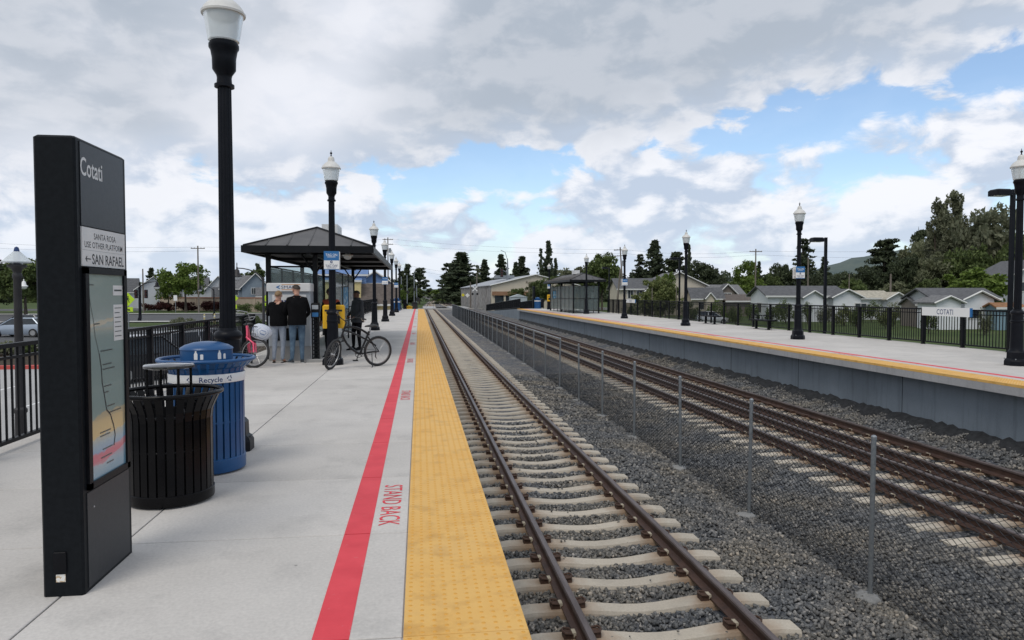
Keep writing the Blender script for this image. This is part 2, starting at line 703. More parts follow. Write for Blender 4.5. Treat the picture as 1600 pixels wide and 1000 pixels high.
def soil_mat(name, stops, scale, bump=0.5, rough=0.95, scale2=None):
    m = bpy.data.materials.new(name)
    m.use_nodes = True
    N, L = m.node_tree.nodes, m.node_tree.links
    b = N['Principled BSDF']
    b.inputs['Roughness'].default_value = rough
    b.inputs['Specular IOR Level'].default_value = 0.2
    pos = N.new('ShaderNodeNewGeometry').outputs['Position']
    n1 = N.new('ShaderNodeTexNoise')
    n1.inputs['Scale'].default_value = scale
    n1.inputs['Detail'].default_value = 9
    n1.inputs['Roughness'].default_value = 0.7
    L.new(pos, n1.inputs['Vector'])
    n2 = N.new('ShaderNodeTexNoise')
    n2.inputs['Scale'].default_value = scale2 or scale * 14
    n2.inputs['Detail'].default_value = 6
    n2.inputs['Roughness'].default_value = 0.7
    L.new(pos, n2.inputs['Vector'])
    ad = N.new('ShaderNodeMix')
    ad.inputs[0].default_value = 0.45
    L.new(n1.outputs['Fac'], ad.inputs[2])
    L.new(n2.outputs['Fac'], ad.inputs[3])
    L.new(ramp_mix(N, L, ad.outputs[0], stops), b.inputs['Base Color'])
    bp = N.new('ShaderNodeBump')
    bp.inputs['Strength'].default_value = bump
    bp.inputs['Distance'].default_value = 0.05
    L.new(n2.outputs['Fac'], bp.inputs['Height'])
    L.new(bp.outputs[0], b.inputs['Normal'])
    return m


M_grass = soil_mat('field grass', [(0.35, (0.035, 0.055, 0.015)), (0.5, (0.055, 0.085, 0.022)), (0.65, (0.095, 0.105, 0.04))], 0.12, 0.8)
M_asph = soil_mat('asphalt', [(0.35, (0.075, 0.078, 0.085)), (0.65, (0.12, 0.12, 0.122))], 0.3, 0.3, 0.85, 30)
M_lot = soil_mat('pale parking pavement', [(0.35, (0.34, 0.34, 0.34)), (0.65, (0.45, 0.445, 0.435))], 0.3, 0.2, 0.85, 30)
M_kerb = pm('kerb concrete', (0.36, 0.35, 0.33), (0.45, 0.44, 0.42), 2, 0.85, space='World')
M_redkerb = pm('red kerb paint', (0.42, 0.05, 0.045), (0.5, 0.09, 0.07), 2, 0.7, space='World')
M_bark = soil_mat('planting soil', [(0.35, (0.035, 0.028, 0.02)), (0.65, (0.08, 0.06, 0.04))], 0.6, 0.8)

g = MB()
S_ = 9000
g.add([(-S_, -S_, GZ), (S_, -S_, GZ), (S_, S_, GZ), (-S_, S_, GZ)], [(0, 1, 2, 3)])
tag(g.build('ground', M_grass, recalc=False), kind='structure')


def sheet(name, x0, y0, x1, y1, z, m, kind='structure'):
    b = MB()
    b.add([(x0, y0, z), (x1, y0, z), (x1, y1, z), (x0, y1, z)], [(0, 1, 2, 3)])
    o = b.build(name, m, recalc=False)
    tag(o, kind=kind)
    return o


# ------------------------------------------------------------------ ballast
TIE = 0.61
T1, T2A, T2B = 2.17, 7.85, 8.78           # track centre lines (second line carries four rails)
RAILS1 = [T1 - 0.752, T1 + 0.752]
RAILS2 = [7.08, 8.02, 8.60, 9.53]
RZ, TZ = -1.22, -1.40                      # rail top, tie top


def vnoise(x, y, s):
    return (np.sin(x * 1.7 * s + 1.3 * np.sin(y * 1.1 * s)) + np.sin(y * 2.3 * s + 1.7 * np.sin(x * 0.9 * s + 2))) * 0.5


def bal_z(x, y):
    x = np.asarray(x, float)
    z = np.interp(x, [0.3, 0.75, 3.55, 3.9, 4.64, 5.5, 6.2, 10.0, 10.35, 11.2], [-1.46, -1.455, -1.455, -1.44, -1.50, -1.45, -1.44, -1.44, -1.38, -1.16])
    z = z + 0.012 * vnoise(x, y, 3.1) + 0.01 * vnoise(x + 9, y - 4, 7.3)
    berm = np.clip((x - 10.2) / 0.7, 0, 1)
    return z + berm * (0.06 * vnoise(x * 0.4, y, 2.2) + 0.04 * vnoise(x, y + 3, 6.5))


def ballast_material():
    m = bpy.data.materials.new('ballast stone')
    m.use_nodes = True
    N, L = m.node_tree.nodes, m.node_tree.links
    b = N['Principled BSDF']
    b.inputs['Roughness'].default_value = 0.8
    b.inputs['Specular IOR Level'].default_value = 0.35
    geo = N.new('ShaderNodeNewGeometry')
    col = ramp_mix(N, L, geo.outputs['Random Per Island'], [(0.0, (0.060, 0.063, 0.066)), (0.35, (0.105, 0.108, 0.110)), (0.7, (0.155, 0.156, 0.154)), (0.92, (0.21, 0.205, 0.195)), (1.0, (0.34, 0.325, 0.30))])
    n = N.new('ShaderNodeTexNoise')
    n.inputs['Scale'].default_value = 0.9
    n.inputs['Detail'].default_value = 5
    L.new(geo.outputs['Position'], n.inputs['Vector'])
    dust = ramp_mix(N, L, n.outputs['Fac'], [(0.38, (0.92, 0.94, 0.98)), (0.66, (1.38, 1.26, 1.10))])
    mx = N.new('ShaderNodeMix')
    mx.data_type = 'RGBA'
    mx.blend_type = 'MULTIPLY'
    mx.inputs[0].default_value = 1
    L.new(col, mx.inputs[6])
    L.new(dust, mx.inputs[7])
    L.new(mx.outputs[2], b.inputs['Base Color'])
    n2 = N.new('ShaderNodeTexNoise')
    n2.inputs['Scale'].default_value = 60
    L.new(geo.outputs['Position'], n2.inputs['Vector'])
    bp = N.new('ShaderNodeBump')
    bp.inputs['Strength'].default_value = 0.4
    bp.inputs['Distance'].default_value = 0.01
    L.new(n2.outputs['Fac'], bp.inputs['Height'])
    L.new(bp.outputs[0], b.inputs['Normal'])
    return m


def ballast_bed_material():
    m = bpy.data.materials.new('ballast bed')
    m.use_nodes = True
    N, L = m.node_tree.nodes, m.node_tree.links
    b = N['Principled BSDF']
    b.inputs['Roughness'].default_value = 0.9
    b.inputs['Specular IOR Level'].default_value = 0.25
    geo = N.new('ShaderNodeNewGeometry')
    vo = N.new('ShaderNodeTexVoronoi')
    vo.inputs['Scale'].default_value = 17
    L.new(geo.outputs['Position'], vo.inputs['Vector'])
    sp = N.new('ShaderNodeSeparateColor')
    L.new(vo.outputs['Color'], sp.inputs[0])
    col = ramp_mix(N, L, sp.outputs[0], [(0.0, (0.055, 0.06, 0.07)), (0.5, (0.105, 0.11, 0.12)), (0.85, (0.165, 0.167, 0.17)), (1.0, (0.26, 0.25, 0.235))])
    n = N.new('ShaderNodeTexNoise')
    n.inputs['Scale'].default_value = 0.9
    n.inputs['Detail'].default_value = 5
    L.new(geo.outputs['Position'], n.inputs['Vector'])
    dust = ramp_mix(N, L, n.outputs['Fac'], [(0.38, (0.92, 0.94, 0.98)), (0.66, (1.38, 1.26, 1.10))])
    mx = N.new('ShaderNodeMix')
    mx.data_type = 'RGBA'
    mx.blend_type = 'MULTIPLY'
    mx.inputs[0].default_value = 1
    L.new(col, mx.inputs[6])
    L.new(dust, mx.inputs[7])
    L.new(mx.outputs[2], b.inputs['Base Color'])
    bp = N.new('ShaderNodeBump')
    bp.inputs['Strength'].default_value = 1.0
    bp.inputs['Distance'].default_value = 0.03
    bp.invert = True
    L.new(vo.outputs['Distance'], bp.inputs['Height'])
    L.new(bp.outputs[0], b.inputs['Normal'])
    return m


M_bal = ballast_material()
M_bed = ballast_bed_material()
xs = np.concatenate([np.arange(0.25, 10.2, 0.3), np.arange(10.2, 11.35, 0.1)])
ys = np.concatenate([np.arange(-3, 30, 0.22), np.arange(30, 80, 0.6), np.arange(80, 146, 3.0)])
XX, YY = np.meshgrid(xs, ys)
ZZ = bal_z(XX, YY) - 0.02
vv = np.stack([XX.ravel(), YY.ravel(), ZZ.ravel()], 1)
nx = len(xs)
ff = [(j * nx + i, j * nx + i + 1, (j + 1) * nx + i + 1, (j + 1) * nx + i) for j in range(len(ys) - 1) for i in range(nx - 1)]
me = bpy.data.meshes.new('ballast_bed')
me.from_pydata(vv.tolist(), [], ff)
me.materials.append(M_bed)
tag(obj('ballast_bed', me), kind='structure')


def rocks(xy, size, zoff=0.0):
    """angular stones: jittered cubes"""
    n = len(xy)
    base = np.array([(-1, -1, -1), (1, -1, -1), (1, 1, -1), (-1, 1, -1), (-1, -1, 1), (1, -1, 1), (1, 1, 1), (-1, 1, 1)], float)
    v = np.repeat(base[None], n, 0) * RNG.uniform(0.25, 1.0, (n, 8, 3))
    v *= RNG.uniform(0.7, 1.25, (n, 1, 3)) * np.array([1, 1, 0.8])
    q = RNG.normal(size=(n, 4))
    q /= np.linalg.norm(q, axis=1, keepdims=True)
    w, x, y, z = q.T
    Rm = np.stack([1 - 2 * (y * y + z * z), 2 * (x * y - z * w), 2 * (x * z + y * w), 2 * (x * y + z * w), 1 - 2 * (x * x + z * z), 2 * (y * z - x * w), 2 * (x * z - y * w), 2 * (y * z + x * w), 1 - 2 * (x * x + y * y)], 1).reshape(n, 3, 3)
    v = np.einsum('nij,nkj->nki', Rm, v) * (size[:, None, None] / 2)
    v[:, :, 0] += xy[:, 0, None]
    v[:, :, 1] += xy[:, 1, None]
    v[:, :, 2] += (bal_z(xy[:, 0], xy[:, 1]) + zoff)[:, None]
    f = np.array([(0, 2, 1), (0, 3, 2), (4, 5, 6), (4, 6, 7), (0, 1, 5), (0, 5, 4), (1, 2, 6), (1, 6, 5), (2, 3, 7), (2, 7, 6), (3, 0, 4), (3, 4, 7)])
    F = (f[None] + 8 * np.arange(n)[:, None, None]).reshape(-1, 3)
    return v.reshape(-1, 3), F


def np_mesh(name, V, F, mat):
    me = bpy.data.meshes.new(name)
    me.vertices.add(len(V))
    me.vertices.foreach_set('co', np.asarray(V, np.float32).ravel())
    k = F.shape[1]
    me.loops.add(F.size)
    me.loops.foreach_set('vertex_index', F.astype(np.int32).ravel())
    me.polygons.add(len(F))
    me.polygons.foreach_set('loop_start', np.arange(0, F.size, k, dtype=np.int32))
    me.polygons.foreach_set('loop_total', np.full(len(F), k, np.int32))
    me.materials.append(mat)
    me.update(calc_edges=True)
    return me


def tie_mask(x, y):
    """True where a tie or a rail base lies"""
    yy = np.abs((y - 3.08 + TIE / 2) % TIE - TIE / 2)
    on1 = (x > T1 - 1.31) & (x < T1 + 1.31) & (yy < 0.135)
    on2 = (x > 6.38) & (x < 10.3) & (yy < 0.135)
    rr = np.zeros_like(on1)
    for r_ in RAILS1 + RAILS2:
        rr |= np.abs(x - r_) < 0.085
    return on1 | on2 | rr


def scatter(n, x0, x1, y0, y1, s0, s1):
    x = RNG.uniform(x0, x1, n)
    y = RNG.uniform(y0, y1, n)
    k = ~tie_mask(x, y)
    return np.stack([x[k], y[k]], 1), RNG.uniform(s0, s1, k.sum())


VV, FF, off = [], [], 0
for args, zo in [((34000, 0.45, 6.6, 4.2, 10.5, 0.030, 0.058), 0.0), ((26000, 0.45, 8.2, 10.5, 17, 0.036, 0.07), 0.0), ((15000, 3.2, 10.6, 17, 27, 0.05, 0.085), 0.0), ((7000, 6.0, 10.9, 5.5, 17, 0.04, 0.075), 0.0),
                 ((9000, 10.2, 11.15, 9, 34, 0.035, 0.075), 0.0)]:
    xy, sz = scatter(*args)
    V, F = rocks(xy, sz, zo)
    VV.append(V)
    FF.append(F + off)
    off += len(V)
tag(obj('ballast_gravel', np_mesh('ballast_gravel', np.concatenate(VV), np.concatenate(FF), M_bal)),
    'dark grey crushed stone ballast around both tracks', 'gravel', kind='stuff')

# a few stones kicked up on the ties
xy = np.stack([RNG.uniform(T1 - 0.6, T1 + 0.6, 70), 3.08 + TIE * RNG.integers(3, 30, 70) + RNG.uniform(-0.09, 0.09, 70)], 1)
V, F = rocks(xy, RNG.uniform(0.02, 0.045, 70), 0.045)
tag(obj('loose_gravel', np_mesh('loose_gravel', V, F, M_bal)), 'stray ballast stones lying on the near concrete ties', 'gravel', kind='stuff')

# ------------------------------------------------------------------ tracks
M_tie = concrete_mat('tie concrete', (0.47, 0.42, 0.345), 0.12, 0.24)


def rust_on_ties(m):
    """rust run off around the rail seats"""
    N, L = m.node_tree.nodes, m.node_tree.links
    b = N['Principled BSDF']
    src = b.inputs['Base Color'].links[0].from_socket
    geo = N.new('ShaderNodeNewGeometry')
    sx = N.new('ShaderNodeSeparateXYZ')
    L.new(geo.outputs['Position'], sx.inputs[0])
    tot = None
    for r_ in RAILS1 + RAILS2:
        d = N.new('ShaderNodeMath')
        d.operation = 'SUBTRACT'
        L.new(sx.outputs[0], d.inputs[0])
        d.inputs[1].default_value = r_
        a = N.new('ShaderNodeMath')
        a.operation = 'ABSOLUTE'
        L.new(d.outputs[0], a.inputs[0])
        if tot is None:
            tot = a.outputs[0]
        else:
            mn = N.new('ShaderNodeMath')
            mn.operation = 'MINIMUM'
            L.new(tot, mn.inputs[0])
            L.new(a.outputs[0], mn.inputs[1])
            tot = mn.outputs[0]
    nz = N.new('ShaderNodeTexNoise')
    nz.inputs['Scale'].default_value = 5
    nz.inputs['Detail'].default_value = 7
    L.new(geo.outputs['Position'], nz.inputs['Vector'])
    ad = N.new('ShaderNodeMath')
    ad.operation = 'MULTIPLY_ADD'
    L.new(nz.outputs['Fac'], ad.inputs[0])
    ad.inputs[1].default_value = -0.42
    L.new(tot, ad.inputs[2])
    mr = N.new('ShaderNodeMapRange')
    mr.inputs['From Min'].default_value = 0.16
    mr.inputs['From Max'].default_value = -0.12
    mr.inputs['To Max'].default_value = 0.75
    L.new(ad.outputs[0], mr.inputs['Value'])
    mx = N.new('ShaderNodeMix')
    mx.data_type = 'RGBA'
    mx.inputs[7].default_value = (0.27, 0.165, 0.095, 1)
    L.new(mr.outputs[0], mx.inputs[0])
    L.new(src, mx.inputs[6])
    L.new(mx.outputs[2], b.inputs['Base Color'])


rust_on_ties(M_tie)
M_rail = pm('weathered rail steel', (0.088, 0.046, 0.032), (0.052, 0.029, 0.022), 5, 0.55, metal=0.25, bump=0.1, bscale=60, space='World')
M_head = pm('worn rail head', (0.085, 0.062, 0.056), (0.15, 0.12, 0.115), 3, 0.42, metal=0.35, space='World', stretch=(6, 0.6, 1))
M_clip = pm('rusty clip', (0.045, 0.022, 0.014), (0.08, 0.042, 0.026), 40, 0.75, bump=0.3)
M_ins = pm('clip insulator', (0.42, 0.37, 0.28), (0.5, 0.45, 0.36), 40, 0.7)


def tie_mesh(x0, x1, scoop):
    """concrete tie along X with sloping sides; narrow waist and dip between the rail seats"""
    b = MB()
    n = 14 if scoop else 6
    rings = []
    for i in range(n + 1):
        t = i / n
        x = x0 + (x1 - x0) * t
        dip = 0.0
        w = 0.115
        if scoop:
            u = (x - (x0 + x1) / 2) / 0.62
            if abs(u) < 1:
                dip = 0.052 * (0.5 + 0.5 * math.cos(math.pi * u)) ** 0.7
                w = 0.115 - 0.012 * (1 - u * u)
        e = 0.02 if i in (0, n) else 0.0
        z1 = TZ - dip - e
        wt = w - 0.012
        rings.append([(x, -w - 0.012, TZ - 0.16), (x, -w, z1 - 0.03), (x, -wt, z1), (x, wt, z1), (x, w, z1 - 0.03), (x, w + 0.012, TZ - 0.16)])
    b.loft(rings)
    return b.mesh('tie', M_tie)


TIE1 = tie_mesh(T1 - 1.28, T1 + 1.28, True)
TIE2 = tie_mesh(6.42, 10.22, False)


def rail_prof():
    h = RZ - TZ - 0.012
    b = 0.070
    z = TZ + 0.012
    right = [(b, 0.0), (b, 0.012), (0.022, 0.03), (0.010, 0.045), (0.010, h - 0.055), (0.034, h - 0.038), (0.036, h - 0.010), (0.026, h)]
    p = [(x, z + a) for x, a in right] + [(-x, z + a) for x, a in reversed(right)]
    return p


RP = rail_prof()


def path1(y):
    return float(np.interp(y, [0, 145, 200, 276, 360, 457, 800, 1400], [0, 0, 1.0, 3.0, 4.6, 5.2, 1.0, -12.0]))


def path2(y):
    return float(np.interp(y, [0, 145, 200, 276, 360, 457, 800, 1400], [0, 0, -0.2, 0.3, 1.6, 1.8, -2.5, -16]))


def rail_mesh(name, x, path):
    b = MB()
    yv = [-2.0, 20, 60, 100, 145, 165, 185, 205, 230, 255, 280, 310, 345, 380, 420, 460, 520, 600, 700, 800, 1000, 1200]
    rings = [[(x + path(y) + px, y, pz) for px, pz in RP] for y in yv]
    b.loft(rings)
    n = len(RP)
    # running surface: the two faces of the head top take the worn metal
    me = b.mesh(name, [M_rail, M_head], recalc=True)
    for p in me.polygons:
        if p.center.z > RZ - 0.03:
            p.material_index = 1
    return me


def clip_mesh():
    b = MB()
    # pad, spring clip and insulator on one side (+X is away from the rail)
    b.obox((0.125, 0, TZ + 0.022), (0.085, 0.10, 0.045))
    pts = [(0.095, -0.055, TZ + 0.05), (0.155, -0.058, TZ + 0.058), (0.172, -0.02, TZ + 0.062), (0.172, 0.02, TZ + 0.062), (0.155, 0.058, TZ + 0.058), (0.095, 0.055, TZ + 0.05)]
    b.tube(pts, 0.0105, 6)
    b.obox((0.072, 0, TZ + 0.032), (0.034, 0.085, 0.04), mi=1)
    return b.mesh('rail_clip', [M_clip, M_ins])


CLIP = clip_mesh()
TIE_N, TIE_FAR = 70, 232


def make_track(label, cat_rails, tmesh, path, clip_ties):
    t = thing('railway_track', label, 'railway track')
    for r_ in cat_rails:
        obj('rail', rail_mesh('rail', r_, path), t)
    for i in range(TIE_N):
        y = 3.08 + TIE * i
        jx, jr = random.uniform(-0.012, 0.012), random.uniform(-0.006, 0.006)
        ti = obj('tie', tmesh, t, (jx, y, 0), (0, 0, jr * 0))
        if i in clip_ties:
            for r_ in cat_rails:
                for s in (-1, 1):
                    obj('rail_clip', CLIP, ti, (r_ - jx, 0, 0), (0, 0, 0 if s > 0 else math.pi))
    # the distant ties run together into one texture of bars
    src = [tuple(v.co) for v in tmesh.vertices]
    fc = [tuple(p.vertices) for p in tmesh.polygons]
    b = MB()
    for i in range(TIE_N, TIE_FAR):
        y = 3.08 + TIE * i
        b.add([(x, yy + y, z) for x, yy, z in src], fc)
    o = b.build('far_ties', M_tie, t, recalc=False)
    o['kind'] = 'stuff'
    b = MB()
    csrc = [tuple(v.co) for v in CLIP.vertices]
    cfc = [tuple(p.vertices) for p in CLIP.polygons]
    for i in range(max(clip_ties) + 1, TIE_FAR):
        for r_ in cat_rails:
            for s in (-1, 1):
                b.add([(r_ + s * x, s * yy + 3.08 + TIE * i, z) for x, yy, z in csrc], cfc)
    o = b.build('far_rail_clips', M_clip, t, recalc=False)
    o['kind'] = 'stuff'
    return t


make_track('near railway track with two brown rails on pale concrete ties beside the left platform', RAILS1, TIE1, path1, range(0, 36))
make_track('far railway track with four brown rails between the chain link fence and right platform', RAILS2, TIE2, path2, range(3, 22))

# beyond the road crossing: ballast strip that follows the two lines
b = MB()
yv = [165, 200, 230, 276, 310, 360, 420, 457, 600, 800, 1200]
b.loft([[(T1 - 1.9 + path1(y), y, GZ + 0.02), (T1 - 1.5 + path1(y), y, TZ - 0.03), (9.8 + path2(y), y, TZ - 0.03), (10.6 + path2(y), y, GZ + 0.02)] for y in yv], cap=False, closed=False)
tag(b.build('ballast_bed', M_bed), kind='structure')
M_tieline = M_tie
for pth, c, hw in ((path1, T1, 1.28), (path2, 8.3, 1.9)):
    b = MB()
    yy = 166.0
    while yy < 420:
        x = c + pth(yy)
        b.box(x - hw, yy - 0.12, TZ - 0.2, x + hw, yy + 0.12, TZ)
        yy += TIE * 2
    o = b.build('distant_ties', M_tie, recalc=False)
    tag(o, 'row of distant concrete ties past the road crossing' + (' on the near line' if c == T1 else ' on the far line'), 'ties', kind='stuff')

# ------------------------------------------------------------------ platforms
def tactile_material():
    m = bpy.data.materials.new('yellow tactile tile')
    m.use_nodes = True
    N, L = m.node_tree.nodes, m.node_tree.links
    b = N['Principled BSDF']
    b.inputs['Roughness'].default_value = 0.62
    b.inputs['Specular IOR Level'].default_value = 0.3
    geo = N.new('ShaderNodeNewGeometry')

    def nz(s, d=7, r=0.65):
        n = N.new('ShaderNodeTexNoise')
        n.inputs['Scale'].default_value = s
        n.inputs['Detail'].default_value = d
        n.inputs['Roughness'].default_value = r
        L.new(geo.outputs['Position'], n.inputs['Vector'])
        return n.outputs['Fac']
    base = ramp_mix(N, L, nz(1.7), [(0.3, (0.69, 0.385, 0.095)), (0.55, (0.73, 0.44, 0.13)), (0.75, (0.65, 0.40, 0.14))])
    dirt = ramp_mix(N, L, nz(4.5), [(0.50, (1, 1, 1)), (0.76, (0.70, 0.63, 0.55))])
    mx = N.new('ShaderNodeMix')
    mx.data_type = 'RGBA'
    mx.blend_type = 'MULTIPLY'
    mx.inputs[0].default_value = 1
    L.new(base, mx.inputs[6])
    L.new(dirt, mx.inputs[7])
    # raised tops of the domes are a deeper orange
    sx = N.new('ShaderNodeSeparateXYZ')
    tcn = N.new('ShaderNodeTexCoord')
    L.new(tcn.outputs['Object'], sx.inputs[0])
    mr = N.new('ShaderNodeMapRange')
    mr.inputs['From Min'].default_value = 0.0022
    mr.inputs['From Max'].default_value = 0.0045
    L.new(sx.outputs[2], mr.inputs['Value'])
    mx2 = N.new('ShaderNodeMix')
    mx2.data_type = 'RGBA'
    mx2.inputs[7].default_value = (0.64, 0.33, 0.06, 1)
    L.new(mr.outputs[0], mx2.inputs[0])
    L.new(mx.outputs[2], mx2.inputs[6])
    L.new(mx2.outputs[2], b.inputs['Base Color'])
    bp = N.new('ShaderNodeBump')
    bp.inputs['Strength'].default_value = 0.2
    bp.inputs['Distance'].default_value = 0.002
    L.new(nz(250, 2), bp.inputs['Height'])
    L.new(bp.outputs[0], b.inputs['Normal'])
    return m


M_tact = tactile_material()
SLAB = 1.52
Y0 = 3.41 - 3 * SLAB
NS = 52


def tactile_mesh(w, ln):
    b = MB()
    b.bevbox(0.0, 0.003, -0.05, w, ln - 0.003, 0.002, 0.002)
    nx_, ny_ = 10, int(ln / 0.0604)
    for i in range(nx_):
        for j in range(ny_):
            x, y = (i + 0.5) * w / nx_, (j + 0.5) * ln / ny_
            b.lathe([(0.0125, 0.0018), (0.0095, 0.0048), (0.0065, 0.0058)], 7, (x, y, 0))
    return b.mesh('tactile_tile', M_tact)


TACT = tactile_mesh(0.606, SLAB)


def slab_mesh(w, gap):
    b = MB()
    b.bevbox(gap / 2, gap / 2, -0.12, w - gap / 2, SLAB - gap / 2, 0.0, 0.004)
    return b.mesh('slab', M_slab)


def stripe_mesh(w):
    b = MB()
    b.box(0, 0.006, -0.002, w, SLAB - 0.006, 0.0022)
    return b.mesh('red_line', M_red)


STRIPE = stripe_mesh(0.175)
XE_L, XE_R = 0.523, 10.68


def make_platform(name, edge, sgn, wide, joint):
    """sgn -1: platform lies towards -X of its edge. Slabs, tactile tiles and the red line are pieces of it"""
    t = tag(obj(name, None), kind='structure')
    y1 = Y0 + NS * SLAB
    lo = lambda a, c: (min(edge + sgn * a, edge + sgn * c), max(edge + sgn * a, edge + sgn * c))
    b = MB()
    x0, x1 = lo(0.02, wide)
    b.box(x0, Y0 - 6, -0.20, x1, y1, -0.025)
    x0, x1 = lo(0.0, 0.62)
    b.box(x0, Y0 - 6, -0.205, x1, y1 + 0.002, -0.012)
    b.build('coping', M_cope, t)
    b = MB()
    x0, x1 = lo(0.615, wide - 0.01)
    b.box(x0, Y0 - 5.9, -0.0245, x1, y1 - 0.01, -0.012)
    b.build('joint_filler', M_dark, t)
    b = MB()
    x0, x1 = lo(0.34, wide - 0.05)
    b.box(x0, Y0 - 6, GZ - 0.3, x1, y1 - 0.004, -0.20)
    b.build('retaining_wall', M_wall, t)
    inner = [(0.606, joint), (joint, wide)]
    ms = [slab_mesh(c - a, 0.011) for a, c in inner]
    for i in range(NS):
        y = Y0 + i * SLAB
        for (a, c), me_ in zip(inner, ms):
            obj('slab', me_, t, (lo(a, c)[0], y, 0))
        obj('tactile_tile', TACT, t, (lo(0, 0.606)[0] + (0.001 if sgn < 0 else -0.001), y, 0))
        obj('red_line', STRIPE, t, (lo(0.86, 1.035)[0], y, 0))
    return t


PL = make_platform('platform', XE_L, -1, 4.98, 2.458)
PR = make_platform('platform', XE_R, 1, 5.85, 3.0)
# expansion gaps in the long retaining wall of the right platform and weep stains
b = MB()
for y in np.arange(6, 76, 4.56):
    b.box(XE_R + 0.335, y, GZ, XE_R + 0.3405, y + 0.012, -0.206)
b.build('wall_joints', M_dark, PR)['kind'] = 'stuff'

# ragged strip of black filter fabric along the foot of the right wall
fv, ffc = [], []
yy = np.arange(-2, 78, 0.16)
for i, y in enumerate(yy):
    top = -1.10 + 0.03 * vnoise(0.3, y, 2.6) + 0.035 * vnoise(1.7, y, 7.9) + RNG.uniform(-0.015, 0.02)
    bulge = 0.10 + 0.05 * vnoise(3.0, y, 3.3) + RNG.uniform(-0.015, 0.015)
    fv += [(XE_R + 0.33, y, top), (XE_R + 0.33 - bulge * 0.5, y, top - 0.01), (XE_R + 0.33 - bulge, y, top - 0.05), (XE_R + 0.33 - bulge - 0.12, y, top - 0.13), (XE_R + 0.28 - bulge - 0.12, y, top - 0.32)]
for i in range(len(yy) - 1):
    for k in range(4):
        a = i * 5 + k
        ffc.append((a, a + 5, a + 6, a + 1))
b = MB()
b.add(fv, ffc)
o = b.build('filter_fabric', pm('black filter fabric', (0.012, 0.013, 0.015), (0.03, 0.032, 0.035), 9, 0.9, bump=0.8, space='World'), None, smooth=50)
tag(o, 'ragged black filter fabric heaped along the foot of the right platform wall', 'fabric')

# painted STAND BACK stencils, tops of the letters towards the track
for k in range(8):
    y = 5.63 + 6.05 * k
    lettering('STAND BACK', M_red, PL, (-0.217, y, 0.0022), (0, -1, 0), (1, 0, 0), 0.15, 1.08)
for k in range(6):
    lettering('STAND BACK', M_red, PR, (XE_R + 0.735, 18 + 9 * k, 0.0022), (0, 1, 0), (-1, 0, 0), 0.15, 1.08)

# ------------------------------------------------------------------ chain link fence between the tracks
M_wire = pm('fence wire', (0.012, 0.014, 0.018), (0.022, 0.024, 0.028), 20, 0.6, metal=0.0, spec=0.3)
FX, FB, FT = 4.64, -1.47, 0.15
SP = 2.76


def mesh_bay():
    b = MB()
    pitch = 0.062
    n = int(SP / pitch)
    rows = int((FT - FB - 0.05) / (pitch / 2))
    vs, fs = [], []
    r_ = 0.0042
    for i in range(n):
        y = (i + 0.5) * SP / n
        pts = []
        for k in range(rows + 1):
            s = 1 if (k % 2) else -1
            s2 = s if i % 2 == 0 else -s
            pts.append((0.003 * s, y + s2 * SP / n * 0.5, FB + 0.03 + k * (FT - FB - 0.05) / rows))
        o = len(vs)
        for (x, yy, z) in pts:
            vs += [(x - r_, yy, z), (x + r_ * 0.6, yy + r_, z), (x + r_ * 0.6, yy - r_, z)]
        for k in range(rows):
            a = o + 3 * k
            for q in range(3):
                fs.append((a + q, a + (q + 1) % 3, a + 3 + (q + 1) % 3, a + 3 + q))
    b.add(vs, fs)
    return b.mesh('wire_mesh', M_wire, recalc=False)


def lean_post():
    b = MB()
    b.tube([(0, 0, FB - 0.25), (0, 0, FT)], 0.026, 10)
    b.lathe([(0.029, FT - 0.02), (0.029, FT + 0.012), (0.016, FT + 0.026), (0.002, FT + 0.03)], 10)
    return b.mesh('post', M_galv, smooth=True)


M_foot = concrete_mat('footing concrete', (0.24, 0.24, 0.235), 0.18, 0.3)


def footing_mesh():
    b = MB()
    pr = []
    for k in range(22):
        a = 2 * math.pi * k / 22
        pr.append((0.15 * random.uniform(0.8, 1.15) * math.cos(a), 0.19 * random.uniform(0.8, 1.15) * math.sin(a)))
    rings = [[(x * s, y * s, z + random.uniform(-0.006, 0.006)) for x, y in pr] for s, z in ((1.05, FB - 0.2), (1.0, FB - 0.02), (0.9, FB - 0.004), (0.6, FB + 0.008), (0.25, FB + 0.014))]
    b.loft(rings)
    return b.mesh('footing', M_foot, smooth=50)


BAY, POST, FOOT = mesh_bay(), lean_post(), footing_mesh()
cf = thing('chain_link_fence', 'low grey chain link fence running between the two tracks', 'fence')
k0 = 6.78 - 2 * SP
for i in range(37):
    y = k0 + i * SP
    obj('post', POST, cf, (FX + random.uniform(-0.01, 0.01), y, random.uniform(-0.012, 0.012)), (random.uniform(-0.012, 0.012), random.uniform(-0.012, 0.012), 0))
    f_ = obj('footing', FOOT, cf, (FX - 0.04 + random.uniform(-0.05, 0.05), y + random.uniform(-0.06, 0.06), -0.005), (0, 0, random.uniform(0, 6)), random.uniform(0.6, 1.05))
    f_.scale.z = 1
    if i < 36:
        obj('wire_mesh', BAY, cf, (FX + 0.028, y, 0))
b = MB()
b.tube([(FX + 0.028, k0, FT - 0.035), (FX + 0.028, k0 + 8 * SP, FT - 0.035)], 0.0028, 4)
b.tube([(FX + 0.028, k0, FB + 0.05), (FX + 0.028, k0 + 36 * SP, FB + 0.05)], 0.0028, 4)
b.build('tension_wire', M_wire, cf)
b = MB()
b.tube([(FX, k0 + 8 * SP, FT), (FX, k0 + 36 * SP, FT)], 0.021, 8)
b.build('top_rail', M_galv, cf, smooth=True)
# ------------------------------------------------------------------ information pylon
M_map = None


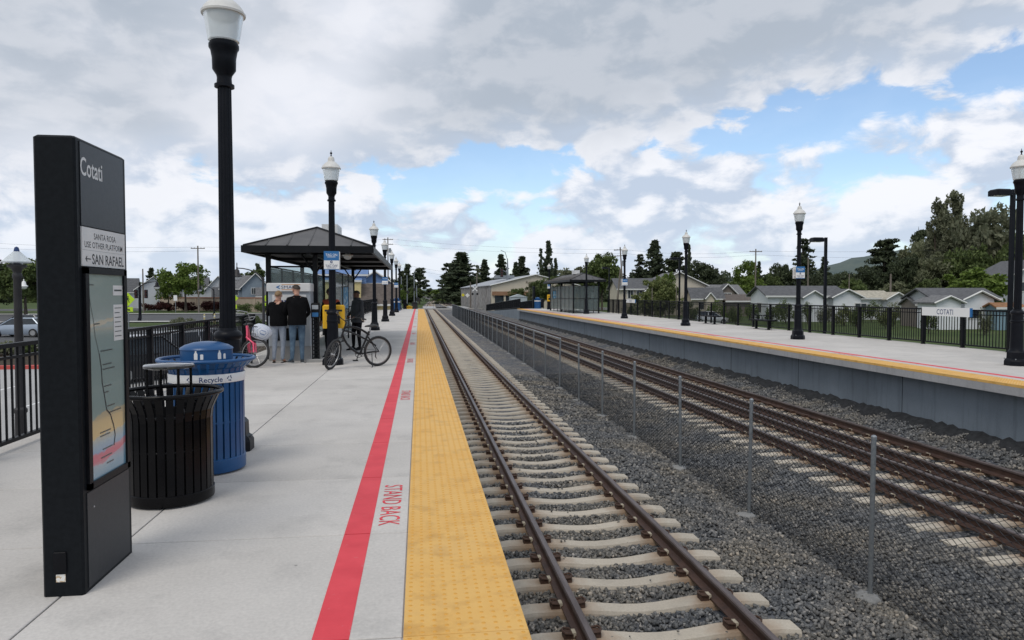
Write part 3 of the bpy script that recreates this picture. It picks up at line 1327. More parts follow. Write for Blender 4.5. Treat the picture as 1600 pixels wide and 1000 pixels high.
def map_material():
    """printed route map behind glass: pale green land, cream and blue bands, red band"""
    m = bpy.data.materials.new('route map print')
    m.use_nodes = True
    N, L = m.node_tree.nodes, m.node_tree.links
    b = N['Principled BSDF']
    b.inputs['Roughness'].default_value = 0.12
    b.inputs['Specular IOR Level'].default_value = 0.5
    b.inputs['Coat Weight'].default_value = 0.5
    tcn = N.new('ShaderNodeTexCoord')
    sx = N.new('ShaderNodeSeparateXYZ')
    L.new(tcn.outputs['Object'], sx.inputs[0])
    nz = N.new('ShaderNodeTexNoise')
    nz.inputs['Scale'].default_value = 3.0
    nz.inputs['Detail'].default_value = 3
    L.new(tcn.outputs['Object'], nz.inputs['Vector'])
    ad = N.new('ShaderNodeMath')
    ad.operation = 'MULTIPLY_ADD'
    ad.inputs[1].default_value = 0.16
    L.new(nz.outputs['Fac'], ad.inputs[0])
    ad2 = N.new('ShaderNodeMath')
    ad2.operation = 'MULTIPLY_ADD'
    ad2.inputs[1].default_value = -0.12
    L.new(sx.outputs[1], ad2.inputs[0])
    L.new(sx.outputs[2], ad2.inputs[2])
    L.new(ad2.outputs[0], ad.inputs[2])
    mr = N.new('ShaderNodeMapRange')
    mr.inputs['From Min'].default_value = 0.10
    mr.inputs['From Max'].default_value = 1.30
    L.new(ad.outputs[0], mr.inputs['Value'])
    col = ramp_mix(N, L, mr.outputs[0], [(0.0, (0.16, 0.29, 0.38)), (0.065, (0.30, 0.38, 0.42)), (0.072, (0.46, 0.20, 0.23)), (0.115, (0.46, 0.20, 0.23)), (0.122, (0.18, 0.32, 0.45)), (0.185, (0.33, 0.41, 0.42)), (0.192, (0.50, 0.42, 0.26)), (0.27, (0.46, 0.39, 0.26)), (0.278, (0.255, 0.33, 0.31)), (0.70, (0.27, 0.345, 0.325)), (0.705, (0.46, 0.42, 0.32)), (0.72, (0.46, 0.42, 0.32)), (0.725, (0.36, 0.42, 0.40)), (1.0, (0.27, 0.35, 0.33))])
    L.new(col, b.inputs['Base Color'])
    return m


M_map = map_material()
M_mapink = pm('map line print', (0.06, 0.075, 0.075), None, rough=0.3)
M_pyl = pm('pylon dark panel', (0.006, 0.0075, 0.0095), (0.009, 0.011, 0.0135), 30, 0.45, bump=0.08, bscale=400, spec=0.12)
M_pyl2 = pm('pylon face panel', (0.018, 0.020, 0.024), (0.026, 0.028, 0.032), 30, 0.38, bump=0.06, bscale=400, spec=0.35)
M_stick = pm('paper sticker', (0.55, 0.42, 0.28), (0.75, 0.74, 0.70), 40, 0.6, lo=0.45, hi=0.5)


def pylon(loc, label, detailed=True):
    t = thing('information_pylon', label, 'sign', loc, 0)
    w, d, h = 0.21, 0.665, 2.483       # x depth of the narrow side, y length, height
    b = MB()
    b.bevbox(-w, 0, 0, 0, d, h, 0.012)
    b.build('body', M_pyl, t)
    x = 0.0
    b = MB()
    b.box(x, 0.05, 2.012, x + 0.004, d - 0.05, 2.462)
    b.build('upper_panel', M_pyl2, t)
    b = MB()
    b.box(x, 0.05, 0.02, x + 0.004, d - 0.05, 0.545)
    b.build('lower_panel', M_pyl2, t)
    b = MB()
    b.box(x, 0.045, 1.792, x + 0.007, d - 0.05, 2.005)
    b.build('sign_panel', M_offw, t)
    b = MB()                                     # display frame
    y0, y1, z0, z1 = 0.055, d - 0.055, 0.56, 1.785
    for (a0, a1, c0, c1) in ((y0, y1, z1 - 0.035, z1), (y0, y1, z0, z0 + 0.035), (y0, y0 + 0.042, z0, z1), (y1 - 0.042, y1, z0, z1)):
        b.box(x, a0, c0, x + 0.018, a1, c1)
    b.build('display_frame', M_black, t)
    mp = MB()
    mp.add([(x + 0.006, y0 + 0.042, z0 + 0.035), (x + 0.006, y1 - 0.042, z0 + 0.035), (x + 0.006, y1 - 0.042, z1 - 0.035), (x + 0.006, y0 + 0.042, z1 - 0.035)], [(0, 1, 2, 3)])
    o = mp.build('route_map', M_map, t, recalc=False, loc=(0, 0, 0))
    # the map texture reads local z 0..1.2: move the mesh origin to the sill of the frame
    for v in o.data.vertices:
        v.co.z -= z0
    o.location.z = z0
    if detailed:
        def let(s, y, z, hgt, wid, mt, bold=0.0):
            lettering(s, mt, t, (x + 0.0075 if z < 2.01 else x + 0.0048, y, z), (0, 1, 0), (0, 0, 1), hgt, wid, bold)
        let('Cotati', 0.185, 2.335, 0.098, 0.27, M_offw, 0.012)
        let('SANTA ROSA', 0.335, 1.962, 0.034, 0.29, M_ink, 0.003)
        let('USE OTHER PLATFORM', 0.325, 1.912, 0.034, 0.50, M_ink, 0.003)
        let('SAN RAFAEL', 0.378, 1.834, 0.056, 0.43, M_ink, 0.012)
        b = MB()                                  # arrow before SAN RAFAEL
        xa = x + 0.0075
        b.box(xa - 0.001, 0.082, 1.829, xa + 0.0006, 0.145, 1.835)
        b.add([(xa, 0.080, 1.832), (xa, 0.098, 1.849), (xa, 0.105, 1.844), (xa, 0.092, 1.832)], [(0, 1, 2, 3)])
        b.add([(xa, 0.080, 1.832), (xa, 0.092, 1.832), (xa, 0.105, 1.820), (xa, 0.098, 1.815)], [(0, 1, 2, 3)])
        b.build('arrow', M_ink, t, recalc=False)
        b = MB()
        b.box(xa - 0.002, 0.05, 1.8795, xa - 0.0002, d - 0.055, 1.8805)
        b.build('divider_line', M_mapink, t)
        # route line with station names on the map
        xm = x + 0.0078
        pts = [(0.11, 1.66), (0.13, 1.58), (0.16, 1.50), (0.18, 1.40), (0.225, 1.30), (0.25, 1.22), (0.258, 1.13), (0.285, 1.05), (0.31, 0.965), (0.36, 0.93), (0.40, 0.86), (0.42, 0.80), (0.40, 0.74)]
        for nm, seg, rad, mt in (('route_line', pts[:5], 0.0022, M_mapink), ('route_line', pts[4:], 0.0042, M_ink)):
            b = MB()
            for (ya, za), (yb, zb) in zip(seg[:-1], seg[1:]):
                n = Vector((yb - ya, zb - za)).normalized() * rad
                b.add([(xm, ya - n.y, za + n.x), (xm, ya + n.y, za - n.x), (xm, yb + n.y, zb - n.x), (xm, yb - n.y, zb + n.x)], [(0, 1, 2, 3)])
            b.build(nm, mt, t, recalc=False)
        b = MB()
        for ya, za, wd in ((0.245, 1.312, 0.16), (0.27, 1.232, 0.12), (0.27, 1.205, 0.16), (0.28, 1.105, 0.10), (0.29, 1.07, 0.05), (0.32, 0.985, 0.10), (0.34, 0.945, 0.17), (0.22, 0.845, 0.14), (0.22, 0.825, 0.13), (0.25, 0.745, 0.13), (0.23, 0.70, 0.14), (0.30, 0.655, 0.09), (0.105, 1.69, 0.07), (0.17, 1.47, 0.07)):
            b.box(xm - 0.0012, ya, za - 0.0032, xm, ya + wd, za + 0.0032)
        b.build('station_names', M_mapink, t)
        b = MB()
        b.box(xm - 0.0012, 0.43, 1.36, xm - 0.0004, 0.565, 1.575)
        b.box(xm - 0.0012, 0.43, 1.63, xm - 0.0004, 0.565, 1.69)
        b.build('legend', M_offw, t)
        b = MB()
        for k in range(7):
            b.box(xm - 0.0003, 0.445, 1.552 - 0.028 * k, xm + 0.0004, 0.445 + random.uniform(0.05, 0.10), 1.557 - 0.028 * k)
        b.box(xm - 0.0003, 0.445, 1.655, xm + 0.0004, 0.55, 1.665)
        b.build('legend_text', M_mapink, t)
        # outlet cover and stickers on the narrow side, small bolts
        b = MB()
        b.bevbox(-0.150, -0.010, 0.13, -0.085, 0.0, 0.245, 0.003)
        b.build('outlet_cover', M_black, t)
        b = MB()
        b.box(-0.141, -0.002, 0.080, -0.093, -0.0008, 0.122)
        b.build('sticker', M_stick, t)
        b = MB()
        for yy, zz in ((d - 0.04, 1.22), (d - 0.04, 0.90), (0.13, 0.45)):
            b.ellipsoid((x + 0.004, yy, zz), (0.004, 0.005, 0.005), 8, 5)
        b.build('bolt', M_steel, t)
    return t


pylon((-1.812, 4.11, 0), 'tall dark station pylon reading Cotati with a framed route map')

# ------------------------------------------------------------------ litter and recycling bins
M_gloss = pm('gloss black steel', (0.003, 0.003, 0.004), (0.005, 0.005, 0.006), 6, 0.24, rvar=0.06, bump=0.02, spec=0.16)
M_liner = pm('black plastic liner', (0.004, 0.004, 0.0045), (0.007, 0.007, 0.0075), 10, 0.6, spec=0.2)


def slat_mesh(name, prof, wid, mat):
    """one vertical flat bar following a radius profile (r, z), lying at angle 0"""
    b = MB()
    t_ = 0.008
    rings = []
    for r_, z in prof:
        rings.append([(r_ - t_, -wid / 2, z), (r_, -wid / 2, z), (r_, wid / 2, z), (r_ - t_, wid / 2, z)])
    b.loft(rings)
    return b.mesh(name, mat)


def bin_body(t, mat, rad, zb, zt, rim_r, rim_z, nsl, wid, liner=True, rim=0.018, fl=0.14):
    prof = [(rad, zb), (rad, zb + 0.3), (rad, zt - fl), (rad + (rim_r - rad) * 0.12, zt - fl / 2), (rad + (rim_r - rad) * 0.45, zt - 0.015), (rim_r, rim_z)]
    sm = slat_mesh('slat', prof, wid, mat)
    for k in range(nsl):
        obj('slat', sm, t, (0, 0, 0), (0, 0, 2 * math.pi * k / nsl))
    b = MB()
    b.torus(rim_r, rim, 56, 10, (0, 0, rim_z))
    b.build('rim', mat, t, smooth=60)
    b = MB()
    b.torus(rad - 0.012, 0.012, 48, 8, (0, 0, zt - 0.11))
    b.torus(rad - 0.012, 0.010, 48, 8, (0, 0, zb + 0.38))
    b.build('hoop', mat, t, smooth=60)
    b = MB()
    b.lathe([(rad + 0.004, 0.018), (rad + 0.008, 0.026), (rad + 0.008, zb + 0.045), (rad + 0.002, zb + 0.05), (rad - 0.012, zb + 0.05)], 48)
    b.lathe([(rad - 0.05, 0.0), (rad - 0.05, 0.02)], 32)
    b.build('base_ring', mat, t, smooth=40)
    if liner:
        b = MB()
        rr = rad - 0.022
        b.lathe([(rr - 0.03, zb), (rr, zt - 0.12), (rr + 0.012, zt - 0.10), (rr - 0.006, zt - 0.10), (rr - 0.05, zb + 0.1), (0.0, zb + 0.1)], 40, cap=False)
        b.build('liner', M_liner, t, smooth=40)


LX, LY = -1.97, 5.98
t = thing('litter_bin', 'black slatted litter bin with raised rain cap, in front of the blue one', 'bin', (LX, LY, 0))
bin_body(t, M_gloss, 0.315, 0.05, 0.80, 0.385, 0.862, 30, 0.053)
b = MB()
b.lathe([(0.0, 1.052), (0.175, 1.052), (0.188, 1.056), (0.188, 1.074), (0.178, 1.082), (0.0, 1.092)], 40, cap=False)
b.build('rain_cap', pm('polished black cap', (0.02, 0.02, 0.022), (0.03, 0.03, 0.032), 6, 0.22, metal=0.0, spec=0.9, coat=1.0), t, smooth=40)
for k in range(4):
    a = R(40 + 90 * k)
    b = MB()
    b.tube([(0.17 * math.cos(a), 0.17 * math.sin(a), 1.055), (0.17 * math.cos(a), 0.17 * math.sin(a), 0.80), (0.30 * math.cos(a), 0.30 * math.sin(a), 0.70)], 0.011, 8)
    b.build('cap_leg', M_gloss, t, smooth=True)

t = thing('recycling_bin', 'blue slatted recycling bin with domed lid and white Recycle band', 'bin', (-1.965, 6.98, 0))
bin_body(t, M_blue, 0.325, 0.09, 0.99, 0.415, 1.035, 32, 0.048, liner=False, fl=0.06)
b = MB()
b.lathe([(0.296, 0.05), (0.300, 0.85), (0.288, 0.87), (0.280, 0.4), (0.0, 0.1)], 40, cap=False)
b.build('liner', M_blue, t, smooth=40)
b = MB()
b.lathe([(0.26, 0.0), (0.27, 0.09)], 40)
b.build('foot', M_blue, t, smooth=40)
b = MB()
b.lathe([(0.332, 0.835), (0.3335, 0.837), (0.3335, 0.913), (0.332, 0.915)], 64, cap=False)
b.build('white_band', M_white, t, smooth=40)
b = MB()
b.lathe([(0.228, 0.90), (0.228, 1.125), (0.234, 1.128), (0.230, 1.142), (0.19, 1.166), (0.12, 1.188), (0.05, 1.197), (0.0, 1.198)], 48, cap=False)
b.build('lid', M_blue, t, smooth=50)


def curved_text(s, mat, parent, rad, z, ang, hgt, name='lettering', bold=0.0, rise=0.0006):
    me, w = text_mesh(s, mat, bold)
    me = me.copy()
    bm = bmesh.new()
    bm.from_mesh(me)
    bmesh.ops.subdivide_edges(bm, edges=bm.edges, cuts=1)
    for v in bm.verts:
        a = ang + v.co.x * hgt / rad
        z_ = z + v.co.y * hgt
        v.co = ((rad + rise) * math.cos(a), (rad + rise) * math.sin(a), z_)
    bm.to_mesh(me)
    bm.free()
    return obj(name, me, parent)


def recycle_mark(parent, rad, z, ang, s, mat):
    """three chasing arrows"""
    b = MB()
    for k in range(3):
        a0 = 2 * math.pi * k / 3 + math.pi / 2
        pts2 = []
        c1 = Vector((math.cos(a0 + 0.35), math.sin(a0 + 0.35)))
        c2 = Vector((math.cos(a0 + 1.45), math.sin(a0 + 1.45)))
        tang = (c2 - c1).normalized()
        nrm = Vector((-tang.y, tang.x))
        p1, p2 = c1 * 0.78, c2 * 0.78
        poly = [p1 + nrm * 0.16, p1 - nrm * 0.16, p2 - nrm * 0.16, p2 + nrm * 0.16]
        head = [p2 + nrm * 0.36, p2 - nrm * 0.36, p2 + tang * 0.42]
        for pl in (poly, head):
            vs = []
            for q in pl:
                a = ang + q.x * s / rad
                vs.append(((rad + 0.0007) * math.cos(a), (rad + 0.0007) * math.sin(a), z + q.y * s))
            b.add(vs, [tuple(range(len(vs)))])
    b.build('recycling_mark', mat, parent, recalc=False)


face = math.atan2(-6.98, 1.965)           # direction from the bin to the camera
for da in (0.10, 0.10 - 2.09, 0.10 + 2.09, ):
    curved_text('Recycle', M_navy, t, 0.3335, 0.872, face + da, 0.046, bold=0.014)
for da in (-0.42, 0.62, -0.42 - 1.05, 0.62 + 1.4):
    recycle_mark(t, 0.3335, 0.874, face + da - 0.02, 0.026, M_navy)


def pictogram(parent, rad, z, ang):
    """white bottle and can drawn on the lid's side"""
    b = MB()
    def shape(cx, pts):
        vs = []
        for x, y in pts:
            a = ang + (cx + x) / rad
            vs.append(((rad + 0.0012) * math.cos(a), (rad + 0.0012) * math.sin(a), z + y))
        b.add(vs, [tuple(range(len(vs)))])
    shape(-0.03, [(-0.016, 0), (0.016, 0), (0.016, 0.05), (0.007, 0.066), (0.007, 0.085), (-0.007, 0.085), (-0.007, 0.066), (-0.016, 0.05)])
    shape(0.022, [(-0.013, 0), (0.013, 0), (0.013, 0.042), (0.008, 0.048), (-0.008, 0.048), (-0.013, 0.042)])
    b.build('pictogram', M_white, parent, recalc=False)


for da in (-0.28, 0.62):
    pictogram(t, 0.228, 1.045, face + da)

# ------------------------------------------------------------------ lamp posts
def globe_material():
    m = bpy.data.materials.new('ribbed lamp glass')
    m.use_nodes = True
    N, L = m.node_tree.nodes, m.node_tree.links
    b = N['Principled BSDF']
    b.inputs['Base Color'].default_value = (0.80, 0.85, 0.87, 1)
    b.inputs['Roughness'].default_value = 0.22
    b.inputs['Transmission Weight'].default_value = 0.35
    b.inputs['IOR'].default_value = 1.2
    tcn = N.new('ShaderNodeTexCoord')
    wv = N.new('ShaderNodeTexWave')
    wv.bands_direction = 'Z'
    wv.inputs['Scale'].default_value = 22
    L.new(tcn.outputs['Object'], wv.inputs['Vector'])
    bp = N.new('ShaderNodeBump')
    bp.inputs['Strength'].default_value = 0.08
    bp.inputs['Distance'].default_value = 0.01
    L.new(wv.outputs['Fac'], bp.inputs['Height'])
    L.new(bp.outputs[0], b.inputs['Normal'])
    return m


M_globe = globe_material()
M_cap = pm('lamp cap enamel', (0.60, 0.585, 0.55), (0.70, 0.69, 0.66), 4, 0.4)


def lamp_parts():
    P = []
    b = MB()
    b.lathe([(0.248, 0.0), (0.248, 0.10), (0.232, 0.14), (0.20, 0.165), (0.195, 0.30), (0.165, 0.335)], 8, rot=math.pi / 8)
    P.append(('base', b.mesh('base', M_lamp)))
    b = MB()
    b.lathe([(0.158, 0.33), (0.142, 0.37), (0.136, 0.42), (0.124, 0.98), (0.138, 0.995), (0.138, 1.025), (0.122, 1.04), (0.118, 1.16), (0.138, 1.18), (0.142, 1.215), (0.125, 1.245), (0.098, 1.26), (0.092, 1.285)], 24, cap=False)
    P.append(('lower_shaft', b.mesh('lower_shaft', M_lamp, smooth=40)))
    b = MB()                                          # fluted upper shaft
    n = 12
    rings = []
    for z, r_ in ((1.27, 0.081), (2.5, 0.075), (3.77, 0.068)):
        ring = []
        for k in range(n * 3):
            a = 2 * math.pi * k / (n * 3)
            rr = r_ * (0.90 if k % 3 == 0 else 1.0)
            ring.append((rr * math.cos(a), rr * math.sin(a), z))
        rings.append(ring)
    b.loft(rings, cap=False)
    P.append(('shaft', b.mesh('shaft', M_lamp)))
    b = MB()
    b.lathe([(0.073, 3.755), (0.098, 3.765), (0.098, 3.795), (0.076, 3.805), (0.072, 3.86), (0.078, 3.89), (0.115, 3.945), (0.118, 4.06), (0.132, 4.14), (0.148, 4.165), (0.148, 4.20), (0.136, 4.206), (0.136, 4.228)], 24)
    P.append(('capital', b.mesh('capital', M_lamp, smooth=35)))
    b = MB()
    b.lathe([(0.134, 4.222), (0.152, 4.236), (0.164, 4.30), (0.182, 4.42), (0.196, 4.50)], 28, cap=False)
    P.append(('glass_globe', b.mesh('glass_globe', M_globe, smooth=40)))
    b = MB()
    b.lathe([(0.190, 4.496), (0.216, 4.500), (0.219, 4.520), (0.208, 4.530), (0.196, 4.560), (0.165, 4.600), (0.120, 4.640), (0.082, 4.665), (0.076, 4.690), (0.072, 4.730), (0.058, 4.765), (0.030, 4.785), (0.0, 4.787)], 28, cap=False)
    P.append(('cap', b.mesh('cap', M_cap, smooth=30)))
    b = MB()
    b.lathe([(0.024, 4.784), (0.014, 4.806), (0.010, 4.83), (0.028, 4.852), (0.026, 4.868), (0.008, 4.885), (0.005, 4.92), (0.001, 4.935)], 12)
    P.append(('finial', b.mesh('finial', M_lamp, smooth=40)))
    b = MB()
    for k in range(4):
        a = math.pi / 4 + math.pi / 2 * k
        b.lathe([(0.012, 0.14), (0.012, 0.165)], 6, (0.225 * math.cos(a), 0.225 * math.sin(a), 0))
    P.append(('anchor_bolts', b.mesh('anchor_bolts', M_galv)))
    return P


LAMP = lamp_parts()


def lamp(x, y, label, grp):
    t = thing('lamp_post', label, 'lamp post', (x, y, 0), 0, grp)
    for nm, me_ in LAMP:
        obj(nm, me_, t)
    t.rotation_euler = (0, 0, R(random.choice((0, 45, 90))))
    return t


GL, GR = 'black lamp posts along the left platform', 'black lamp posts along the right platform'
LAMP_L = [7.80, 16.95, 32.7, 43.0, 54.0, 64.2, 74.5]
for y, l in zip(LAMP_L, ('tall black lamp post rising behind the blue recycling bin',
                         'black lamp post with a tag sign, behind the black bicycle',
                         'black lamp post at the far corner of the left shelter roof',
                         'black lamp post with a tag sign, first one past the left shelter',
                         'black lamp post without a sign, second one past the left shelter',
                         'black lamp post with a small tag sign beside the far blue bin',
                         'farthest black lamp post at the end of the left platform')):
    lamp(-1.98, y, l, GL)
LAMP_R = [14.75, 24.3, 35.3, 46.35, 57.3, 74.2, 85.5]
for y, l in zip(LAMP_R[:6], ('black lamp post cut off by the right edge beside the COTATI fence sign',
                             'black lamp post with a tag sign, right of both benches',
                             'black lamp post without a sign, left of the first bench',
                             'black lamp post with a tag sign beside the small white fence sign',
                             'black lamp post standing before the glass shelter on the right platform',
                             'black lamp post with a yellow box left of the right shelter')):
    lamp(13.56, y, l, GR)

# ------------------------------------------------------------------ TAG ON / TAG OFF signs strapped to posts
M_tagblue = pm('tag sign blue', (0.02, 0.14, 0.36), None, rough=0.4)


def tag_sign(x, y, label, detailed=True, sides=(-1, 1)):
    t = thing('tag_sign', label, 'sign', (x, y, 2.19), 0, 'blue and white tag on tag off signs on lamp posts')
    w, h, d = 0.34, 0.425, 0.105
    b = MB()
    for s in (-1, 1):
        b.box(-w / 2, s * d - 0.008, 0, w / 2, s * d + 0.008, h)
    for s in (-1, 1):
        b.box(s * 0.10 - 0.012, -d, h * 0.75, s * 0.10 + 0.012, d, h * 0.75 + 0.025)
        b.box(s * 0.10 - 0.012, -d, h * 0.2, s * 0.10 + 0.012, d, h * 0.2 + 0.025)
    b.build('backing', M_white, t)
    for s in sides:
        yy = s * (d + 0.0085)
        b = MB()
        b.box(-w / 2, min(yy, yy + s * 0.001), h * 0.5, w / 2, max(yy, yy + s * 0.001), h)
        b.build('blue_panel', M_tagblue, t)
        b = MB()
        b.box(-w / 2, min(yy, yy + s * 0.001), 0.0, w / 2, max(yy, yy + s * 0.001), 0.016)
        b.build('blue_edge', M_tagblue, t)
        xd = (1, 0, 0) if s < 0 else (-1, 0, 0)
        y2 = yy + s * 0.0018
        lettering('TAG ON', M_white, t, (0, y2, h * 0.80), xd, (0, 0, 1), 0.055, 0.26, 0.006)
        lettering('TAG OFF', M_navy, t, (0, y2, h * 0.205), xd, (0, 0, 1), 0.055, 0.27, 0.004)
        if detailed:
            b = MB()
            b.box(-0.09, y2 - 0.0004, h * 0.675, 0.09, y2 + 0.0004, h * 0.70)
            b.build('small_print', M_white, t)
            b = MB()
            b.box(-0.05, y2 - 0.0004, h * 0.30, 0.05, y2 + 0.0004, h * 0.313)
            b.box(-0.10, y2 - 0.0004, h * 0.085, 0.10, y2 + 0.0004, h * 0.105)
            b.build('small_print', M_navy, t)
            b = MB()                                   # tap symbol
            Mx = Matrix.Rotation(R(90), 3, 'X')
            b.lathe([(0.030, -0.0006), (0.030, 0.0006)], 20, (0, y2, h * 0.42), M=Mx)
            b.build('tap_symbol', M_navy, t)
            b = MB()
            b.obox((0.008, y2 + s * 0.0009, h * 0.425), (0.016, 0.0008, 0.030))
            b.build('tap_symbol', M_white, t)
    return t


tag_sign(-1.98, 16.95, 'blue and white TAG ON TAG OFF sign above the black bicycle', sides=(-1,))
tag_sign(-1.98, 43.0, 'small tag sign on the first lamp post beyond the left shelter', False, (-1,))
tag_sign(-1.98, 64.2, 'smallest tag sign, on the lamp post by the far blue bin', False, (-1,))
tag_sign(13.56, 24.3, 'blue and white tag sign on the lamp post right of both benches', True, (-1,))
tag_sign(13.56, 46.35, 'tag sign on the lamp post between right shelter and first bench', False, (-1,))
tag_sign(13.56, 74.2, 'tag sign above the yellow box left of the right shelter', False, (-1,))

# ------------------------------------------------------------------ picket railings
def picket_railing(name, x, ys, label, z0=0.0, top=1.13, pick=0.118, face=1):
    """straight railing along Y with posts at ys; each picket is a part"""
    t = thing(name, label, 'railing')
    b = MB()
    b.box(-0.042, -0.042, 0, 0.042, 0.042, top - 0.02)
    b.box(-0.06, -0.06, -0.0, 0.06, 0.06, 0.012)
    pm_ = b.mesh('post', M_black)
    b = MB()
    b.box(-0.009, -0.009, 0.11, 0.009, 0.009, top - 0.02)
    km = b.mesh('picket', M_black)
    for y in ys:
        obj('post', pm_, t, (x, y, z0))
    n = 0
    for y0, y1 in zip(ys[:-1], ys[1:]):
        k = max(1, int(round((y1 - y0) / pick)))
        for i in range(1, k):
            if n < 290:
                obj('picket', km, t, (x, y0 + (y1 - y0) * i / k, z0))
                n += 1
    rest = []
    cnt = 0
    for y0, y1 in zip(ys[:-1], ys[1:]):
        k = max(1, int(round((y1 - y0) / pick)))
        for i in range(1, k):
            cnt += 1
            if cnt > 290:
                rest.append(y0 + (y1 - y0) * i / k)
    if rest:
        b = MB()
        for y in rest:
            b.box(x - 0.009, y - 0.009, z0 + 0.11, x + 0.009, y + 0.009, z0 + top - 0.02)
        b.build('far_pickets', M_black, t, recalc=False)['kind'] = 'stuff'
    b = MB()
    b.box(x - 0.032, ys[0] - 0.03, z0 + top - 0.045, x + 0.032, ys[-1] + 0.03, z0 + top)
    b.build('top_rail', M_black, t)
    b = MB()
    b.box(x - 0.022, ys[0], z0 + top - 0.165, x + 0.022, ys[-1], z0 + top - 0.135)
    b.build('upper_rail', M_black, t)
    b = MB()
    b.box(x - 0.026, ys[0], z0 + 0.075, x + 0.026, ys[-1], z0 + 0.115)
    b.build('bottom_rail', M_black, t)
    return t


LYS = [4.35, 5.9, 7.45, 9.0, 10.55, 12.1, 13.65, 15.2, 16.8, 18.35, 19.35]
picket_railing('railing', -4.27, LYS, 'black picket railing along the outer edge of the left platform', top=1.12)
RYS = [11.2 + 1.72 * k for k in range(30)]
picket_railing('railing', 16.38, RYS, 'long black picket railing along the back of the right platform', top=1.17)
picket_railing('railing', 16.38, [74.5, 76.2, 77.9], 'short black railing beyond the right platform shelter', top=1.17)
# ------------------------------------------------------------------ shelters
M_roof = pm('standing seam roof', (0.085, 0.080, 0.078), (0.115, 0.108, 0.104), 2, 0.42, metal=0.35)
M_fascia = pm('shelter steel', (0.005, 0.006, 0.008), (0.009, 0.010, 0.012), 5, 0.42, spec=0.2)
M_glass = glass_mat('shelter glass', (0.86, 0.92, 0.91), 0.12, 0.04)
M_poster = pm('notice board print', (0.50, 0.50, 0.46), (0.30, 0.32, 0.33), 7, 0.4, lo=0.45, hi=0.55)
M_posterb = pm('blue notice print', (0.07, 0.24, 0.42), (0.40, 0.50, 0.56), 9, 0.4, lo=0.5, hi=0.6)
M_soffit = pm('soffit panel', (0.012, 0.012, 0.013), (0.018, 0.018, 0.019), 3, 0.6, spec=0.3)


